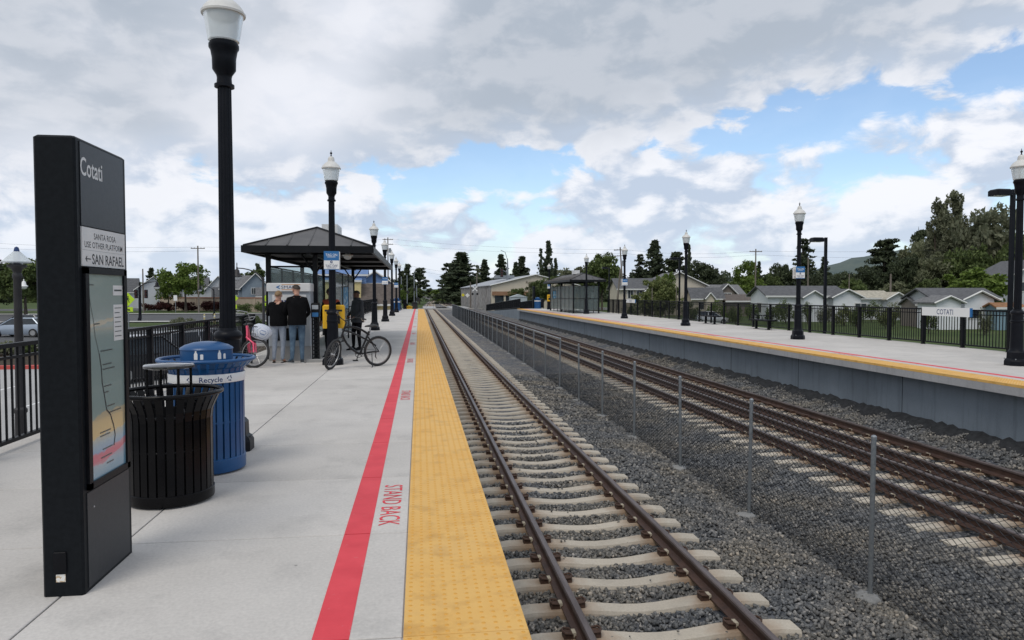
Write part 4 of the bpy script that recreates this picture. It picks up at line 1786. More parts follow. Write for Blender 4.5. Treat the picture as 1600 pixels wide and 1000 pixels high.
def shelter(cx, y0, label, left_posts, right_posts, posters):
    """hipped shelter along Y; origin under the middle of its near eave"""
    t = thing('platform_shelter', label, 'shelter', (cx, y0, 0))
    hw, ln, ze, zr, hip = 1.56, 12.6, 2.80, 3.36, 1.6
    # fascia ring
    for nm, (a, c, e, f) in {'fascia_front': (-hw, hw, 0, 0.06), 'fascia_back': (-hw, hw, ln - 0.06, ln), 'fascia_side': (-hw, -hw + 0.06, 0.06, ln - 0.06), 'fascia_edge': (hw - 0.06, hw, 0.06, ln - 0.06)}.items():
        b = MB()
        b.box(a, e, ze - 0.165, c, f, ze)
        b.build('fascia', M_fascia, t)
    b = MB()
    b.box(-hw + 0.06, 0.06, ze - 0.075, hw - 0.06, ln - 0.06, ze - 0.05)
    b.build('soffit', M_soffit, t)
    # hipped roof planes, each its own part, standing seams as ribs
    i = 0.05
    A, B_, C_, D_ = (-hw + i, i, ze - 0.02), (hw - i, i, ze - 0.02), (hw - i, ln - i, ze - 0.02), (-hw + i, ln - i, ze - 0.02)
    E_, F_ = (0, hip, zr), (0, ln - hip, zr)
    for pl in ((A, B_, E_), (B_, C_, F_, E_), (C_, D_, F_), (D_, A, E_, F_)):
        b = MB()
        up = Vector((0, 0, 0.02))
        lo_ = [Vector(p) for p in pl]
        b.add([p for p in lo_] + [p + up for p in lo_], [tuple(range(len(pl))), tuple(range(len(pl), 2 * len(pl)))] + [(k, (k + 1) % len(pl), len(pl) + (k + 1) % len(pl), len(pl) + k) for k in range(len(pl))])
        pn = b.build('roof_panel', M_roof, t)
    ribs = []
    for k in range(1, 6):                                   # front and back hips
        x = -hw + i + (2 * hw - 2 * i) * k / 6
        s = 1 - abs(x) / (hw - i)
        for e0, sg in ((i, 1), (ln - i, -1)):
            ribs.append(((x, e0, ze), (x, e0 + sg * (hip - i) * s, ze + (zr - ze) * s)))
    for k in range(1, 22):
        y = i + (ln - 2 * i) * k / 22
        s = min(1, (y - i) / (hip - i), (ln - i - y) / (hip - i))
        for sg in (-1, 1):
            ribs.append(((sg * (hw - i), y, ze), (sg * (hw - i) * (1 - s), y, ze + (zr - ze) * s)))
    rm = {}
    for p, q in ribs:
        b = MB()
        b.tube([Vector(p) + Vector((0, 0, 0.014)), Vector(q) + Vector((0, 0, 0.014))], 0.016, 4)
        b.build('seam', M_roof, t)
    for p, q in ((A, E_), (B_, E_), (C_, F_), (D_, F_), (E_, F_)):
        b = MB()
        b.tube([Vector(p) + Vector((0, 0, 0.02)), Vector(q) + Vector((0, 0, 0.02))], 0.035, 6)
        b.build('ridge_cap', M_fascia, t)
    b = MB()
    for y in (1.0, 4.5, 8.0, 11.6):
        b.box(-hw + 0.06, y - 0.05, ze - 0.165, hw - 0.06, y + 0.05, ze - 0.077)
    b.box(-0.06, 0.06, ze - 0.20, 0.06, ln - 0.06, ze - 0.167)
    b.build('roof_beams', M_fascia, t)

    def post(x, y, top=ze - 0.166, w=0.055, brace=True):
        b = MB()
        b.box(x - w, y - w, 0.012, x + w, y + w, top)
        b.box(x - w - 0.05, y - w - 0.05, 0, x + w + 0.05, y + w + 0.05, 0.012)
        p = b.build('post', M_fascia, t)
        if brace:
            b = MB()
            for s in (-1, 1):
                b.tube([(x, y, 2.15), (x + s * 0.35, y, top + 0.02)], 0.028, 6)
            b.build('brace', M_fascia, p)
    for y in (0.75, 11.2):
        post(0.06, y)

    def screen(xa, ya, xb, yb, z0, z1, rails, np_=1, mull=0):
        """glazed screen: frame bars and panes"""
        d = Vector((xb - xa, yb - ya, 0))
        n = Vector((-d.y, d.x, 0)).normalized()
        for z in rails:
            b = MB()
            b.tube([(xa, ya, z), (xb, yb, z)], 0.022, 4)
            b.build('screen_rail', M_fascia, t)
        for k in range(np_):
            p0 = Vector((xa, ya, 0)) + d * (k / np_) + d.normalized() * 0.05
            p1 = Vector((xa, ya, 0)) + d * ((k + 1) / np_) - d.normalized() * 0.05
            for zz0, zz1 in zip(rails[:-1], rails[1:]):
                b = MB()
                e = n * 0.005
                lo3, hi3 = Vector((0, 0, zz0 + 0.03)), Vector((0, 0, zz1 - 0.03))
                b.add([p0 - e + lo3, p1 - e + lo3, p1 - e + hi3, p0 - e + hi3, p0 + e + lo3, p1 + e + lo3, p1 + e + hi3, p0 + e + hi3],
                      [(0, 1, 2, 3), (4, 5, 6, 7), (0, 1, 5, 4), (1, 2, 6, 5), (2, 3, 7, 6), (3, 0, 4, 7)])
                b.build('glass_pane', M_glass, t)
            if k:
                q = Vector((xa, ya, 0)) + d * (k / np_)
                b = MB()
                b.box(q.x - 0.025, q.y - 0.025, 0.0, q.x + 0.025, q.y + 0.025, rails[-1])
                b.build('mullion', M_fascia, t)
    for s, on in ((-1, left_posts), (1, right_posts)):
        if on:
            post(s * 1.08, 0.75, brace=False)
            post(s * 1.08, 6.0, brace=False)
            post(s * 1.08, 11.2, brace=False)
            screen(s * 1.08, 0.75, 0.06, 0.75, 0.2, 2.3, (0.22, 1.22, 2.32), 1)
            screen(s * 1.08, 11.2, 0.06, 11.2, 0.2, 2.3, (0.22, 1.22, 2.32), 1)
            screen(s * 1.08, 0.75, s * 1.08, 6.0, 0.2, 2.3, (0.22, 1.22, 2.32), 3)
            screen(s * 1.08, 6.0, s * 1.08, 11.2, 0.2, 2.3, (0.22, 1.22, 2.32), 3)
    screen(0.06, 5.2, 0.06, 11.2, 0.2, 2.3, (0.22, 1.22, 2.32), 3)
    for (x, y, z, w, h, mt, ang) in posters:
        b = MB()
        b.obox((x, y, z), (w, 0.03, h), Matrix.Rotation(ang, 3, 'Z'))
        b.build('notice_board', M_fascia, t)
        Rz = Matrix.Rotation(ang, 3, 'Z')
        b = MB()
        for s in (-1, 1):
            b.obox(Vector((x, y, z)) + Rz @ Vector((0, s * 0.0175, 0)), (w * 0.9, 0.004, h * 0.92), Rz)
        b.build('poster', mt, t)
    b = MB()                                   # dome camera / light under the roof
    b.lathe([(0.14, ze - 0.166), (0.14, ze - 0.20), (0.0, ze - 0.20)], 20, (0.85, 0.9, 0))
    b.build('light_housing', M_offw, t)
    b = MB()
    b.ellipsoid((0.85, 0.9, ze - 0.20), (0.11, 0.11, 0.09), 16, 8)
    b.build('dome_light', M_globe, t, smooth=True)
    b = MB()
    b.box(-0.22, 4.2, zr + 0.02, 0.24, 5.4, zr + 0.36)
    b.build('roof_box', M_offw, t)
    return t


shelter(-2.65, 17.85, 'dark hipped roof shelter over the ticket machine on the left platform', True, False,
        [(0.10, 9.4, 1.62, 0.55, 0.95, M_poster, R(70)), (0.10, 7.7, 1.50, 0.45, 0.80, M_posterb, R(70))])
shelter(13.86, 57.9, 'glazed hipped roof shelter on the right platform', True, True,
        [(-1.0, 8.5, 1.55, 0.8, 0.75, M_posterb, R(0)), (0.55, 0.80, 1.5, 0.3, 0.6, M_poster, 0)])


def bench(x, y, rz, label, grp='black backless benches with seat dividers'):
    t = thing('bench', label, 'bench', (x, y, 0), rz, grp)
    ln = 1.9
    for k in range(4):
        b = MB()
        b.box(-ln / 2, -0.235 + k * 0.12, 0.43, ln / 2, -0.235 + k * 0.12 + 0.105, 0.455)
        b.build('seat_slat', M_black, t)
    b = MB()
    b.box(-ln / 2 + 0.02, -0.22, 0.395, ln / 2 - 0.02, 0.22, 0.428)
    b.build('seat_frame', M_black, t)
    for sx in (-1, 1):
        b = MB()
        b.box(sx * 0.6 - 0.045, -0.05, 0, sx * 0.6 + 0.045, 0.05, 0.394)
        b.box(sx * 0.6 - 0.09, -0.12, 0, sx * 0.6 + 0.09, 0.12, 0.012)
        b.build('leg', M_black, t)
    for k in range(5):
        xx = -ln / 2 + 0.05 + k * (ln - 0.1) / 4
        b = MB()
        b.tube([(xx, -0.2, 0.45), (xx, -0.2, 0.60), (xx, -0.15, 0.645), (xx, 0.15, 0.645), (xx, 0.2, 0.60), (xx, 0.2, 0.45)], 0.017, 6)
        b.build('divider', M_black, t)
    return t


bench(15.72, 37.3, R(90), 'black bench farther along the right platform by the railing')
bench(15.72, 31.3, R(90), 'nearer black bench with dividers on the right platform')
bench(-3.55, 36.0, R(90), 'black bench on the left platform beyond the shelter')

# ------------------------------------------------------------------ ticket machine, card readers, yellow call boxes
M_tvm = pm('ticket machine silver', (0.34, 0.38, 0.42), (0.40, 0.43, 0.46), 3, 0.38, metal=0.2)
M_plinth = concrete_mat('plinth concrete', (0.34, 0.34, 0.335), 0.08, 0.2)
M_scr = pm('dark screen', (0.01, 0.03, 0.06), (0.02, 0.05, 0.09), 3, 0.12)
M_yel = pm('yellow enamel', (0.72, 0.40, 0.008), (0.78, 0.45, 0.012), 3, 0.4)
M_org = pm('orange print', (0.60, 0.30, 0.12), None, rough=0.5)

t = thing('ticket_machine', 'silver ticket machine with white SMART header under the left shelter', 'ticket machine', (-3.13, 18.02, 0))
b = MB()
b.box(-0.50, 0.02, 0, 0.50, 0.72, 0.36)
b.build('plinth', M_plinth, t)
b = MB()
b.bevbox(-0.50, 0.0, 0.36, 0.50, 0.70, 1.74, 0.02)
b.build('cabinet', M_tvm, t)
b = MB()
b.bevbox(-0.53, -0.05, 1.70, 0.51, 0.72, 1.90, 0.02)
b.build('header', M_offw, t)
lettering('SMART', M_navy, t, (0.03, -0.0515, 1.80), (1, 0, 0), (0, 0, 1), 0.075, 0.42, 0.0)
b = MB()
b.box(-0.17, -0.0512, 1.855, 0.27, -0.0502, 1.872)
b.box(-0.17, -0.0512, 1.73, 0.27, -0.0502, 1.747)
b.build('header_stripes', M_org, t)
b = MB()
b.add([(-0.31, -0.0515, 1.80), (-0.22, -0.0515, 1.845), (-0.20, -0.0515, 1.83), (-0.25, -0.0515, 1.80), (-0.20, -0.0515, 1.77), (-0.22, -0.0515, 1.755)], [(0, 1, 2, 3), (0, 3, 4, 5)])
b.build('logo', M_tagblue, t, recalc=False)
b = MB()
b.box(-0.40, -0.008, 0.95, 0.40, -0.001, 1.62)
b.build('front_panel', M_offw, t)
b = MB()
b.box(-0.18, -0.014, 1.18, 0.16, -0.0085, 1.40)
b.build('screen', M_scr, t)
for k in range(9):
    b = MB()
    b.box(-0.36 + k * 0.082, -0.0125, 1.44, -0.36 + k * 0.082 + 0.05, -0.0085, 1.485)
    b.build('button', M_navy, t)
b = MB()
b.box(-0.30, -0.012, 0.50, 0.30, -0.0015, 0.80)
b.build('tray', M_dark, t)


def card_reader(x, y, label):
    t = thing('card_reader', label, 'card reader', (x, y, 0))
    b = MB()
    b.bevbox(-0.10, -0.07, 1.06, 0.10, 0.07, 1.42, 0.02)
    b.build('reader', M_dark, t)
    b = MB()
    b.box(-0.075, -0.075, 1.27, 0.075, -0.071, 1.37)
    b.build('screen', M_tvm, t)
    b = MB()
    b.box(-0.075, -0.075, 1.09, 0.075, -0.071, 1.19)
    b.build('tap_pad', M_tagblue, t)
    for s in (-1, 1):
        b = MB()
        b.box(s * 0.075 - 0.014, -0.03, 0.02, s * 0.075 + 0.014, 0.03, 1.06)
        b.build('upright', M_dark, t)
    for k in range(11):
        b = MB()
        b.box(-0.061, -0.02, 0.08 + k * 0.09, 0.061, 0.02, 0.105 + k * 0.09)
        b.build('rung', M_dark, t)
    b = MB()
    b.bevbox(-0.22, -0.18, 0, 0.22, 0.18, 0.07, 0.01)
    b.build('foot', M_plinth, t)
    return t


card_reader(-2.47, 17.72, 'slim card reader on a laddered stand right of the ticket machine')


def call_box(x, y, z, w, h, label, rz=0.0):
    t = thing('call_box', label, 'box', (x, y, z), rz, 'yellow boxes on platform posts')
    b = MB()
    b.bevbox(-w / 2, 0, 0, w / 2, 0.20, h, 0.03)
    b.build('housing', M_yel, t)
    b = MB()
    b.box(-w * 0.40, -0.004, h * 0.72, w * 0.40, -0.0005, h * 0.80)
    b.box(-w * 0.30, -0.004, h * 0.2, w * 0.30, -0.0005, h * 0.55)
    b.build('front_print', M_ink, t)
    b = MB()
    b.box(-0.03, -0.06, h * 0.3, 0.03, -0.0045, h * 0.36)
    b.build('bracket', M_black, t)
    return t


call_box(-1.98, 17.12, 0.83, 0.50, 0.55, 'yellow box mounted behind the lamp post by the black bicycle')
call_box(13.56, 73.8, 0.85, 0.50, 0.70, 'yellow box on a lamp post left of the right shelter')

# far bins, cabinet and pylon at the platform ends
def far_bin(x, y, label):
    t = thing('recycling_bin', label, 'bin', (x, y, 0))
    b = MB()
    b.lathe([(0.40, 0.0), (0.40, 0.06), (0.36, 0.07), (0.36, 0.95), (0.43, 1.02), (0.43, 1.05)], 24)
    b.build('body', M_blue, t, smooth=40)
    b = MB()
    b.lathe([(0.25, 1.0), (0.25, 1.16), (0.16, 1.24), (0.0, 1.27)], 20, cap=False)
    b.build('lid', M_blue, t, smooth=40)
    b = MB()
    b.lathe([(0.364, 0.80), (0.364, 0.90)], 24, cap=False)
    b.build('white_band', M_white, t)


far_bin(-2.15, 70.5, 'distant blue bin near the end of the left platform')
far_bin(13.0, 80.0 - 1.8, 'distant blue bin beside the dark pylon on the right platform')
t = pylon((12.75, 78.3, 0), 'distant dark station pylon beside the far blue bin', False)

# COTATI station name signs fixed to the right railing
def name_sign(x, y, ln, label, h=0.27, z=0.94, text='COTATI'):
    t = thing('station_sign', label, 'sign', (x, y, z), 0, 'white COTATI name signs on the railing')
    b = MB()
    b.box(-0.02, -ln / 2, 0, 0.02, ln / 2, h)
    b.build('panel', M_white, t)
    for s in (-1, 1):
        lettering(text, M_navy, t, (s * 0.0212, 0, h / 2), (0, -1 if s < 0 else 1, 0), (0, 0, 1), h * 0.60, h * 2.6, 0.006)
    b = MB()
    b.box(-0.024, -ln / 2 - 0.06, 0.0, 0.024, -ln / 2 - 0.001, h)
    b.build('blue_end', M_tagblue, t)
    return t


name_sign(16.30, 20.45, 2.05, 'long white COTATI name sign on the railing at far right')
name_sign(16.30, 54.0, 2.4, 'small distant white name sign on the railing left of both benches')

# left railing beyond the shelter and the ramp rails
picket_railing('railing', -4.27, [31.5 + 1.72 * k for k in range(28)], 'black picket railing on the left platform beyond the shelter', top=1.15)


def ramp(x0, x1, y0, y1, label):
    """sloping walk from the platform end down to the street with railings"""
    o = tag(obj('platform_ramp', None), kind='structure')
    b = MB()
    b.prism([(y0, GZ - 0.2), (y0, 0.0), (y1, -1.25), (y1, GZ - 0.2)], x0, x1, 'x')
    b.build('ramp_body', M_wall, o)
    t = thing('railing', label, 'railing')
    for x in (x0 + 0.05, x1 - 0.05):
        n = int((y1 - y0) / 1.8)
        for k in range(n + 1):
            y = y0 + (y1 - y0) * k / n
            z = -1.25 * k / n
            b = MB()
            b.box(x - 0.03, y - 0.03, z, x + 0.03, y + 0.03, z + 1.1)
            b.build('post', M_black, t)
        for dz in (1.1, 0.12):
            b = MB()
            b.tube([(x, y0, dz), (x, y1, dz - 1.25)], 0.028, 4)
            b.build('rail', M_black, t)
        b = MB()
        m = int((y1 - y0) / 0.12)
        for k in range(m):
            y = y0 + (y1 - y0) * k / m
            z = -1.25 * k / m
            b.box(x - 0.009, y - 0.009, z + 0.12, x + 0.009, y + 0.009, z + 1.1)
        b.build('far_pickets', M_black, t, recalc=False)['kind'] = 'stuff'


YE = Y0 + NS * SLAB
ramp(XE_R + 0.3, XE_R + 3.0, YE + 0.003, YE + 40, 'black railing of the ramp beyond the right platform end')
ramp(-4.3, -1.6, YE + 0.003, YE + 35, 'black railing of the ramp beyond the left platform end')
# ------------------------------------------------------------------ bicycles
M_tyre = pm('tyre rubber', (0.014, 0.014, 0.015), (0.024, 0.024, 0.025), 30, 0.75)
M_rim = pm('bike rim alloy', (0.40, 0.40, 0.40), (0.5, 0.5, 0.5), 5, 0.3, metal=0.8)
M_frame = pm('black bike paint', (0.005, 0.005, 0.006), (0.008, 0.008, 0.009), 5, 0.3, spec=0.4)
M_pink = pm('pink bike paint', (0.82, 0.085, 0.17), (0.88, 0.11, 0.20), 4, 0.35)
M_sad = pm('saddle vinyl', (0.018, 0.018, 0.019), (0.030, 0.030, 0.031), 12, 0.5)


def bicycle(label, loc, rz, frame_m, steer, lean=0.06, basket=False, cruiser=True):
    """local +X is forward; rear wheel touches the ground at the origin, wheelbase 1.14"""
    t = thing('bicycle', label, 'bicycle', loc, rz)
    t.rotation_euler = (lean, 0, rz)
    WR, TR, WB = 0.315, 0.030, 1.14
    Rx = Matrix.Rotation(R(90), 3, 'X')
    hub_r = Vector((0, 0, WR + TR))
    head_t, head_b = Vector((0.80, 0, 0.92)), Vector((0.865, 0, 0.72))
    axis = (head_t - head_b).normalized()
    S = Matrix.Rotation(steer, 3, axis)

    def sp(p):                                    # rotate a fork-side point about the steering axis
        return head_b + S @ (Vector(p) - head_b)
    bb = Vector((0.44, 0, 0.30))
    seat_t = Vector((0.22, 0, 0.80))

    def wheel(c, M, nm):
        w = None
        b = MB()
        b.torus(WR, TR, 40, 8, c, M)
        w = b.build(nm, M_tyre, t, smooth=60)
        b = MB()
        b.torus(WR - 0.030, 0.011, 40, 6, c, M)
        b.build('rim', M_rim, w, smooth=60)
        b = MB()
        for k in range(28):
            a = 2 * math.pi * k / 28
            side = 0.03 * (1 if k % 2 else -1)
            p = Vector((0.022 * math.cos(a + 0.5), 0.022 * math.sin(a + 0.5), side))
            q = Vector(((WR - 0.035) * math.cos(a), (WR - 0.035) * math.sin(a), 0))
            b.tube([Vector(c) + M @ p, Vector(c) + M @ q], 0.0016, 3, cap=False)
        b.build('spokes', M_rim, w)['kind'] = 'stuff'
        b = MB()
        b.lathe([(0.018, -0.05), (0.024, -0.03), (0.018, -0.02), (0.018, 0.02), (0.024, 0.03), (0.018, 0.05)], 10, c, M=M)
        b.build('hub', M_rim, w)
    wheel(hub_r, Rx, 'wheel')
    hub_f = sp((WB, 0, WR + TR))
    wheel(hub_f, S @ Rx, 'wheel')

    def bez(p0, p1, p2, n=8):
        return [p0 * (1 - s) ** 2 + p1 * 2 * s * (1 - s) + p2 * s * s for s in [k / n for k in range(n + 1)]]
    b = MB()
    # cantilever cruiser frame: arched top tube, curved down tube
    b.tube(bez(head_t - axis * 0.03, Vector((0.55, 0, 0.98)), seat_t - Vector((0, 0, 0.08))), 0.025, 8)
    b.tube(bez(head_t - axis * 0.09, Vector((0.56, 0, 0.80)), Vector((0.05, 0, 0.47))), 0.020, 8)
    b.tube(bez(head_b + axis * 0.03, Vector((0.75, 0, 0.45)), bb), 0.026, 8)
    b.tube([bb, seat_t], 0.024, 8)
    b.tube([head_b - axis * 0.02, head_t], 0.022, 10)
    for s in (-1, 1):
        b.tube([bb + Vector((0, s * 0.03, 0)), hub_r + Vector((0, s * 0.06, 0))], 0.011, 6)
        b.tube([seat_t + Vector((0.03, s * 0.02, -0.12)), hub_r + Vector((0, s * 0.06, 0))], 0.010, 6)
    b.build('frame', frame_m, t, smooth=60)
    b = MB()
    cr = head_b - axis * 0.03
    for s in (-1, 1):
        b.tube([cr, sp(cr + Vector((0.01, s * 0.055, -0.03))), sp((WB - 0.06, s * 0.06, 0.55)), sp((WB, s * 0.06, WR + TR))], 0.021 if basket else 0.015, 6)
    b.build('fork', frame_m, t, smooth=60)
    b = MB()
    b.tube([head_t, head_t + axis * 0.10, sp(head_t + axis * 0.12 + Vector((0.07, 0, 0.02)))], 0.015, 8)
    b.build('stem', M_frame, t)
    b = MB()
    hb = head_t + axis * 0.12 + Vector((0.07, 0, 0.02))
    bars = []
    for s in (-1, 1):
        bars.append([sp(hb), sp(hb + Vector((0.03, s * 0.10, 0.05))), sp(hb + Vector((0.0, s * 0.22, 0.14))), sp(hb + Vector((-0.14, s * 0.30, 0.13))), sp(hb + Vector((-0.20, s * 0.315, 0.11)))])
        b.tube(bars[-1], 0.011, 6)
    b.build('handlebar', M_frame if cruiser else M_rim, t, smooth=60)
    for s, br in zip((-1, 1), bars):
        g0, g1 = br[-1], br[-1] + (br[-1] - br[-2]).normalized() * 0.11
        b = MB()
        b.tube([g0, g1], 0.017, 8)
        b.build('grip', M_sad, t)
        b = MB()
        b.tube([br[-2] + Vector((0, 0, -0.01)), g0 + Vector((0.03, 0, -0.035)), g1 + Vector((0.02, 0, -0.04))], 0.006, 5)
        b.build('brake_lever', M_rim, t)
    b = MB()
    b.tube([seat_t - Vector((0, 0, 0.08)), seat_t + Vector((-0.04, 0, 0.10))], 0.013, 8)
    b.build('seat_post', M_rim, t)
    b = MB()                                       # wide sprung saddle
    rings = []
    sc_ = seat_t + Vector((-0.05, 0, 0.10))
    for x, w, h in ((-0.15, 0.055, 0.02), (-0.13, 0.10, 0.04), (-0.07, 0.115, 0.055), (0.0, 0.085, 0.05), (0.08, 0.04, 0.038), (0.14, 0.026, 0.03), (0.155, 0.012, 0.015)):
        rings.append([sc_ + Vector((x, w * math.cos(a), h * 0.5 + h * 0.6 * math.sin(a))) for a in [2 * math.pi * k / 10 for k in range(10)]])
    b.loft(rings)
    b.build('saddle', M_sad, t, smooth=60)
    b = MB()
    b.torus(0.085, 0.006, 24, 6, bb + Vector((0, -0.045, 0)), Rx)
    for k in range(5):
        a = 2 * math.pi * k / 5
        b.tube([bb + Vector((0, -0.045, 0)), bb + Vector((0.085 * math.cos(a), -0.045, 0.085 * math.sin(a)))], 0.006, 4)
    b.build('chainring', M_frame, t)
    for s, a in ((-1, R(-75)), (1, R(105))):
        e = bb + Vector((0.165 * math.cos(a), s * 0.075, 0.165 * math.sin(a)))
        b = MB()
        b.tube([bb + Vector((0, s * 0.06, 0)), e], 0.010, 6)
        ck = b.build('crank', M_frame, t)
        b = MB()
        b.obox(e + Vector((0, s * 0.05, 0)), (0.10, 0.08, 0.025))
        b.build('pedal', M_sad, ck)
    b = MB()
    for s in (1, -1):
        b.tube([bb + Vector((0, -0.045, s * 0.083)), hub_r + Vector((0, -0.045, s * 0.04))], 0.004, 4)
    b.build('chain', M_frame, t)
    b = MB()
    b.tube([Vector((0.02, -0.05, 0.31)), Vector((0.03, -0.06, 0.22)), Vector((0.0, -0.06, 0.17))], 0.012, 5)
    b.build('derailleur', M_frame, t)
    b = MB()
    b.tube([Vector((0.16, 0.03, 0.30)), Vector((0.22, 0.20, 0.012)), Vector((0.25, 0.21, 0.012))] if lean < 0 else [Vector((0.16, -0.03, 0.30)), Vector((0.20, -0.19, 0.012)), Vector((0.235, -0.20, 0.012))], 0.009, 6)
    b.build('kickstand', M_frame, t)
    if basket:
        # wire basket on the bars
        b = MB()
        c0 = sp(hb + Vector((0.27, 0, -0.26)))
        for k in range(14):
            a = 2 * math.pi * k / 14
            p = c0 + S @ Vector((0.13 * math.cos(a), 0.16 * math.sin(a), -0.10))
            q = c0 + S @ Vector((0.17 * math.cos(a), 0.20 * math.sin(a), 0.11))
            b.tube([p, q], 0.004, 4)
        for rr, z in ((1.0, 0.11), (0.9, 0.03), (0.82, -0.05), (0.77, -0.10)):
            b.tube([c0 + S @ Vector((0.17 * rr * math.cos(2 * math.pi * k / 20), 0.20 * rr * math.sin(2 * math.pi * k / 20), z)) for k in range(21)], 0.005 if rr < 1 else 0.008, 4)
        b.build('basket', M_frame, t)
        t['_basket'] = 1
        return t, t.matrix_basis, c0, S
    return t


M_check = None


def check_material():
    m = bpy.data.materials.new('checked cloth')
    m.use_nodes = True
    N, L = m.node_tree.nodes, m.node_tree.links
    b = N['Principled BSDF']
    b.inputs['Roughness'].default_value = 0.8
    tcn = N.new('ShaderNodeTexCoord')
    bk = N.new('ShaderNodeTexBrick')
    bk.offset = 0.0
    bk.inputs['Scale'].default_value = 22
    bk.inputs['Color1'].default_value = (0.68, 0.70, 0.74, 1)
    bk.inputs['Color2'].default_value = (0.72, 0.73, 0.76, 1)
    bk.inputs['Mortar'].default_value = (0.18, 0.24, 0.40, 1)
    bk.inputs['Mortar Size'].default_value = 0.04
    bk.inputs['Brick Width'].default_value = 0.5
    bk.inputs['Row Height'].default_value = 0.5
    L.new(tcn.outputs['Object'], bk.inputs['Vector'])
    L.new(bk.outputs['Color'], b.inputs['Base Color'])
    return m


M_check = check_material()
ang = math.atan2(15.91 - 16.47, -1.945 + 0.937)
bicycle('black cruiser bicycle parked on its stand in front of the lamp post', (-0.937, 16.47, 0), ang, M_frame, R(42), lean=-0.05)
pb, pmx, c0, S = bicycle('pink bicycle with a wire basket beside the railing', (-3.93, 17.55, 0), R(-80), M_pink, R(70), lean=0.06, basket=True, cruiser=False)
del pb['_basket']
bpy.context.view_layer.update()
cw = pb.matrix_world @ c0
b = MB()
rings = []
for z, r_ in ((-0.10, 0.06), (-0.08, 0.15), (0.0, 0.185), (0.08, 0.20), (0.15, 0.18), (0.20, 0.11), (0.215, 0.02)):
    rings.append([(r_ * math.cos(a) * (1 + 0.08 * math.sin(3 * a + z * 20)), r_ * 0.85 * math.sin(a), z) for a in [2 * math.pi * k / 14 for k in range(14)]])
b.loft(rings)
o = b.build('cloth_bag', M_check, None, smooth=60, loc=cw + Vector((0.05, 0, -0.03)), rot=(0.15, 0.35, 0.4), scale=1.12)
tag(o, 'white and blue checked cloth bag in the pink bicycle basket', 'bag')

# ------------------------------------------------------------------ people
M_skin1 = pm('fair skin', (0.50, 0.27, 0.19), (0.56, 0.31, 0.22), 12, 0.55)
M_skin2 = pm('brown skin', (0.13, 0.06, 0.036), (0.17, 0.08, 0.048), 12, 0.5)
M_jean_l = pm('light denim', (0.24, 0.28, 0.34), (0.31, 0.35, 0.41), 18, 0.85, bump=0.2)
M_jean_d = pm('blue denim', (0.045, 0.085, 0.14), (0.10, 0.16, 0.22), 9, 0.85, bump=0.2)
M_bcloth = pm('black knit', (0.0035, 0.0035, 0.0045), (0.006, 0.006, 0.007), 9, 0.95, bump=0.3, spec=0.15)
M_gcloth = pm('charcoal jacket cloth', (0.026, 0.028, 0.032), (0.040, 0.043, 0.048), 8, 0.85, bump=0.3)
M_pants = pm('black trousers', (0.005, 0.005, 0.006), (0.008, 0.008, 0.010), 8, 0.9, spec=0.15)
M_orange = pm('red orange jacket', (0.33, 0.05, 0.02), (0.42, 0.075, 0.03), 8, 0.8)
M_blond = pm('blond hair', (0.30, 0.20, 0.10), (0.17, 0.10, 0.05), 60, 0.6, bump=0.4, stretch=(1, 1, 4))
M_brown = pm('dark brown hair', (0.022, 0.014, 0.009), (0.040, 0.026, 0.017), 60, 0.6, bump=0.4)
M_bhair = pm('black hair', (0.008, 0.007, 0.007), (0.014, 0.012, 0.011), 60, 0.7, bump=0.4)
M_shoe = pm('dark shoe', (0.022, 0.028, 0.036), (0.05, 0.055, 0.06), 30, 0.7)
M_sole = pm('shoe sole', (0.45, 0.45, 0.44), None, rough=0.7)


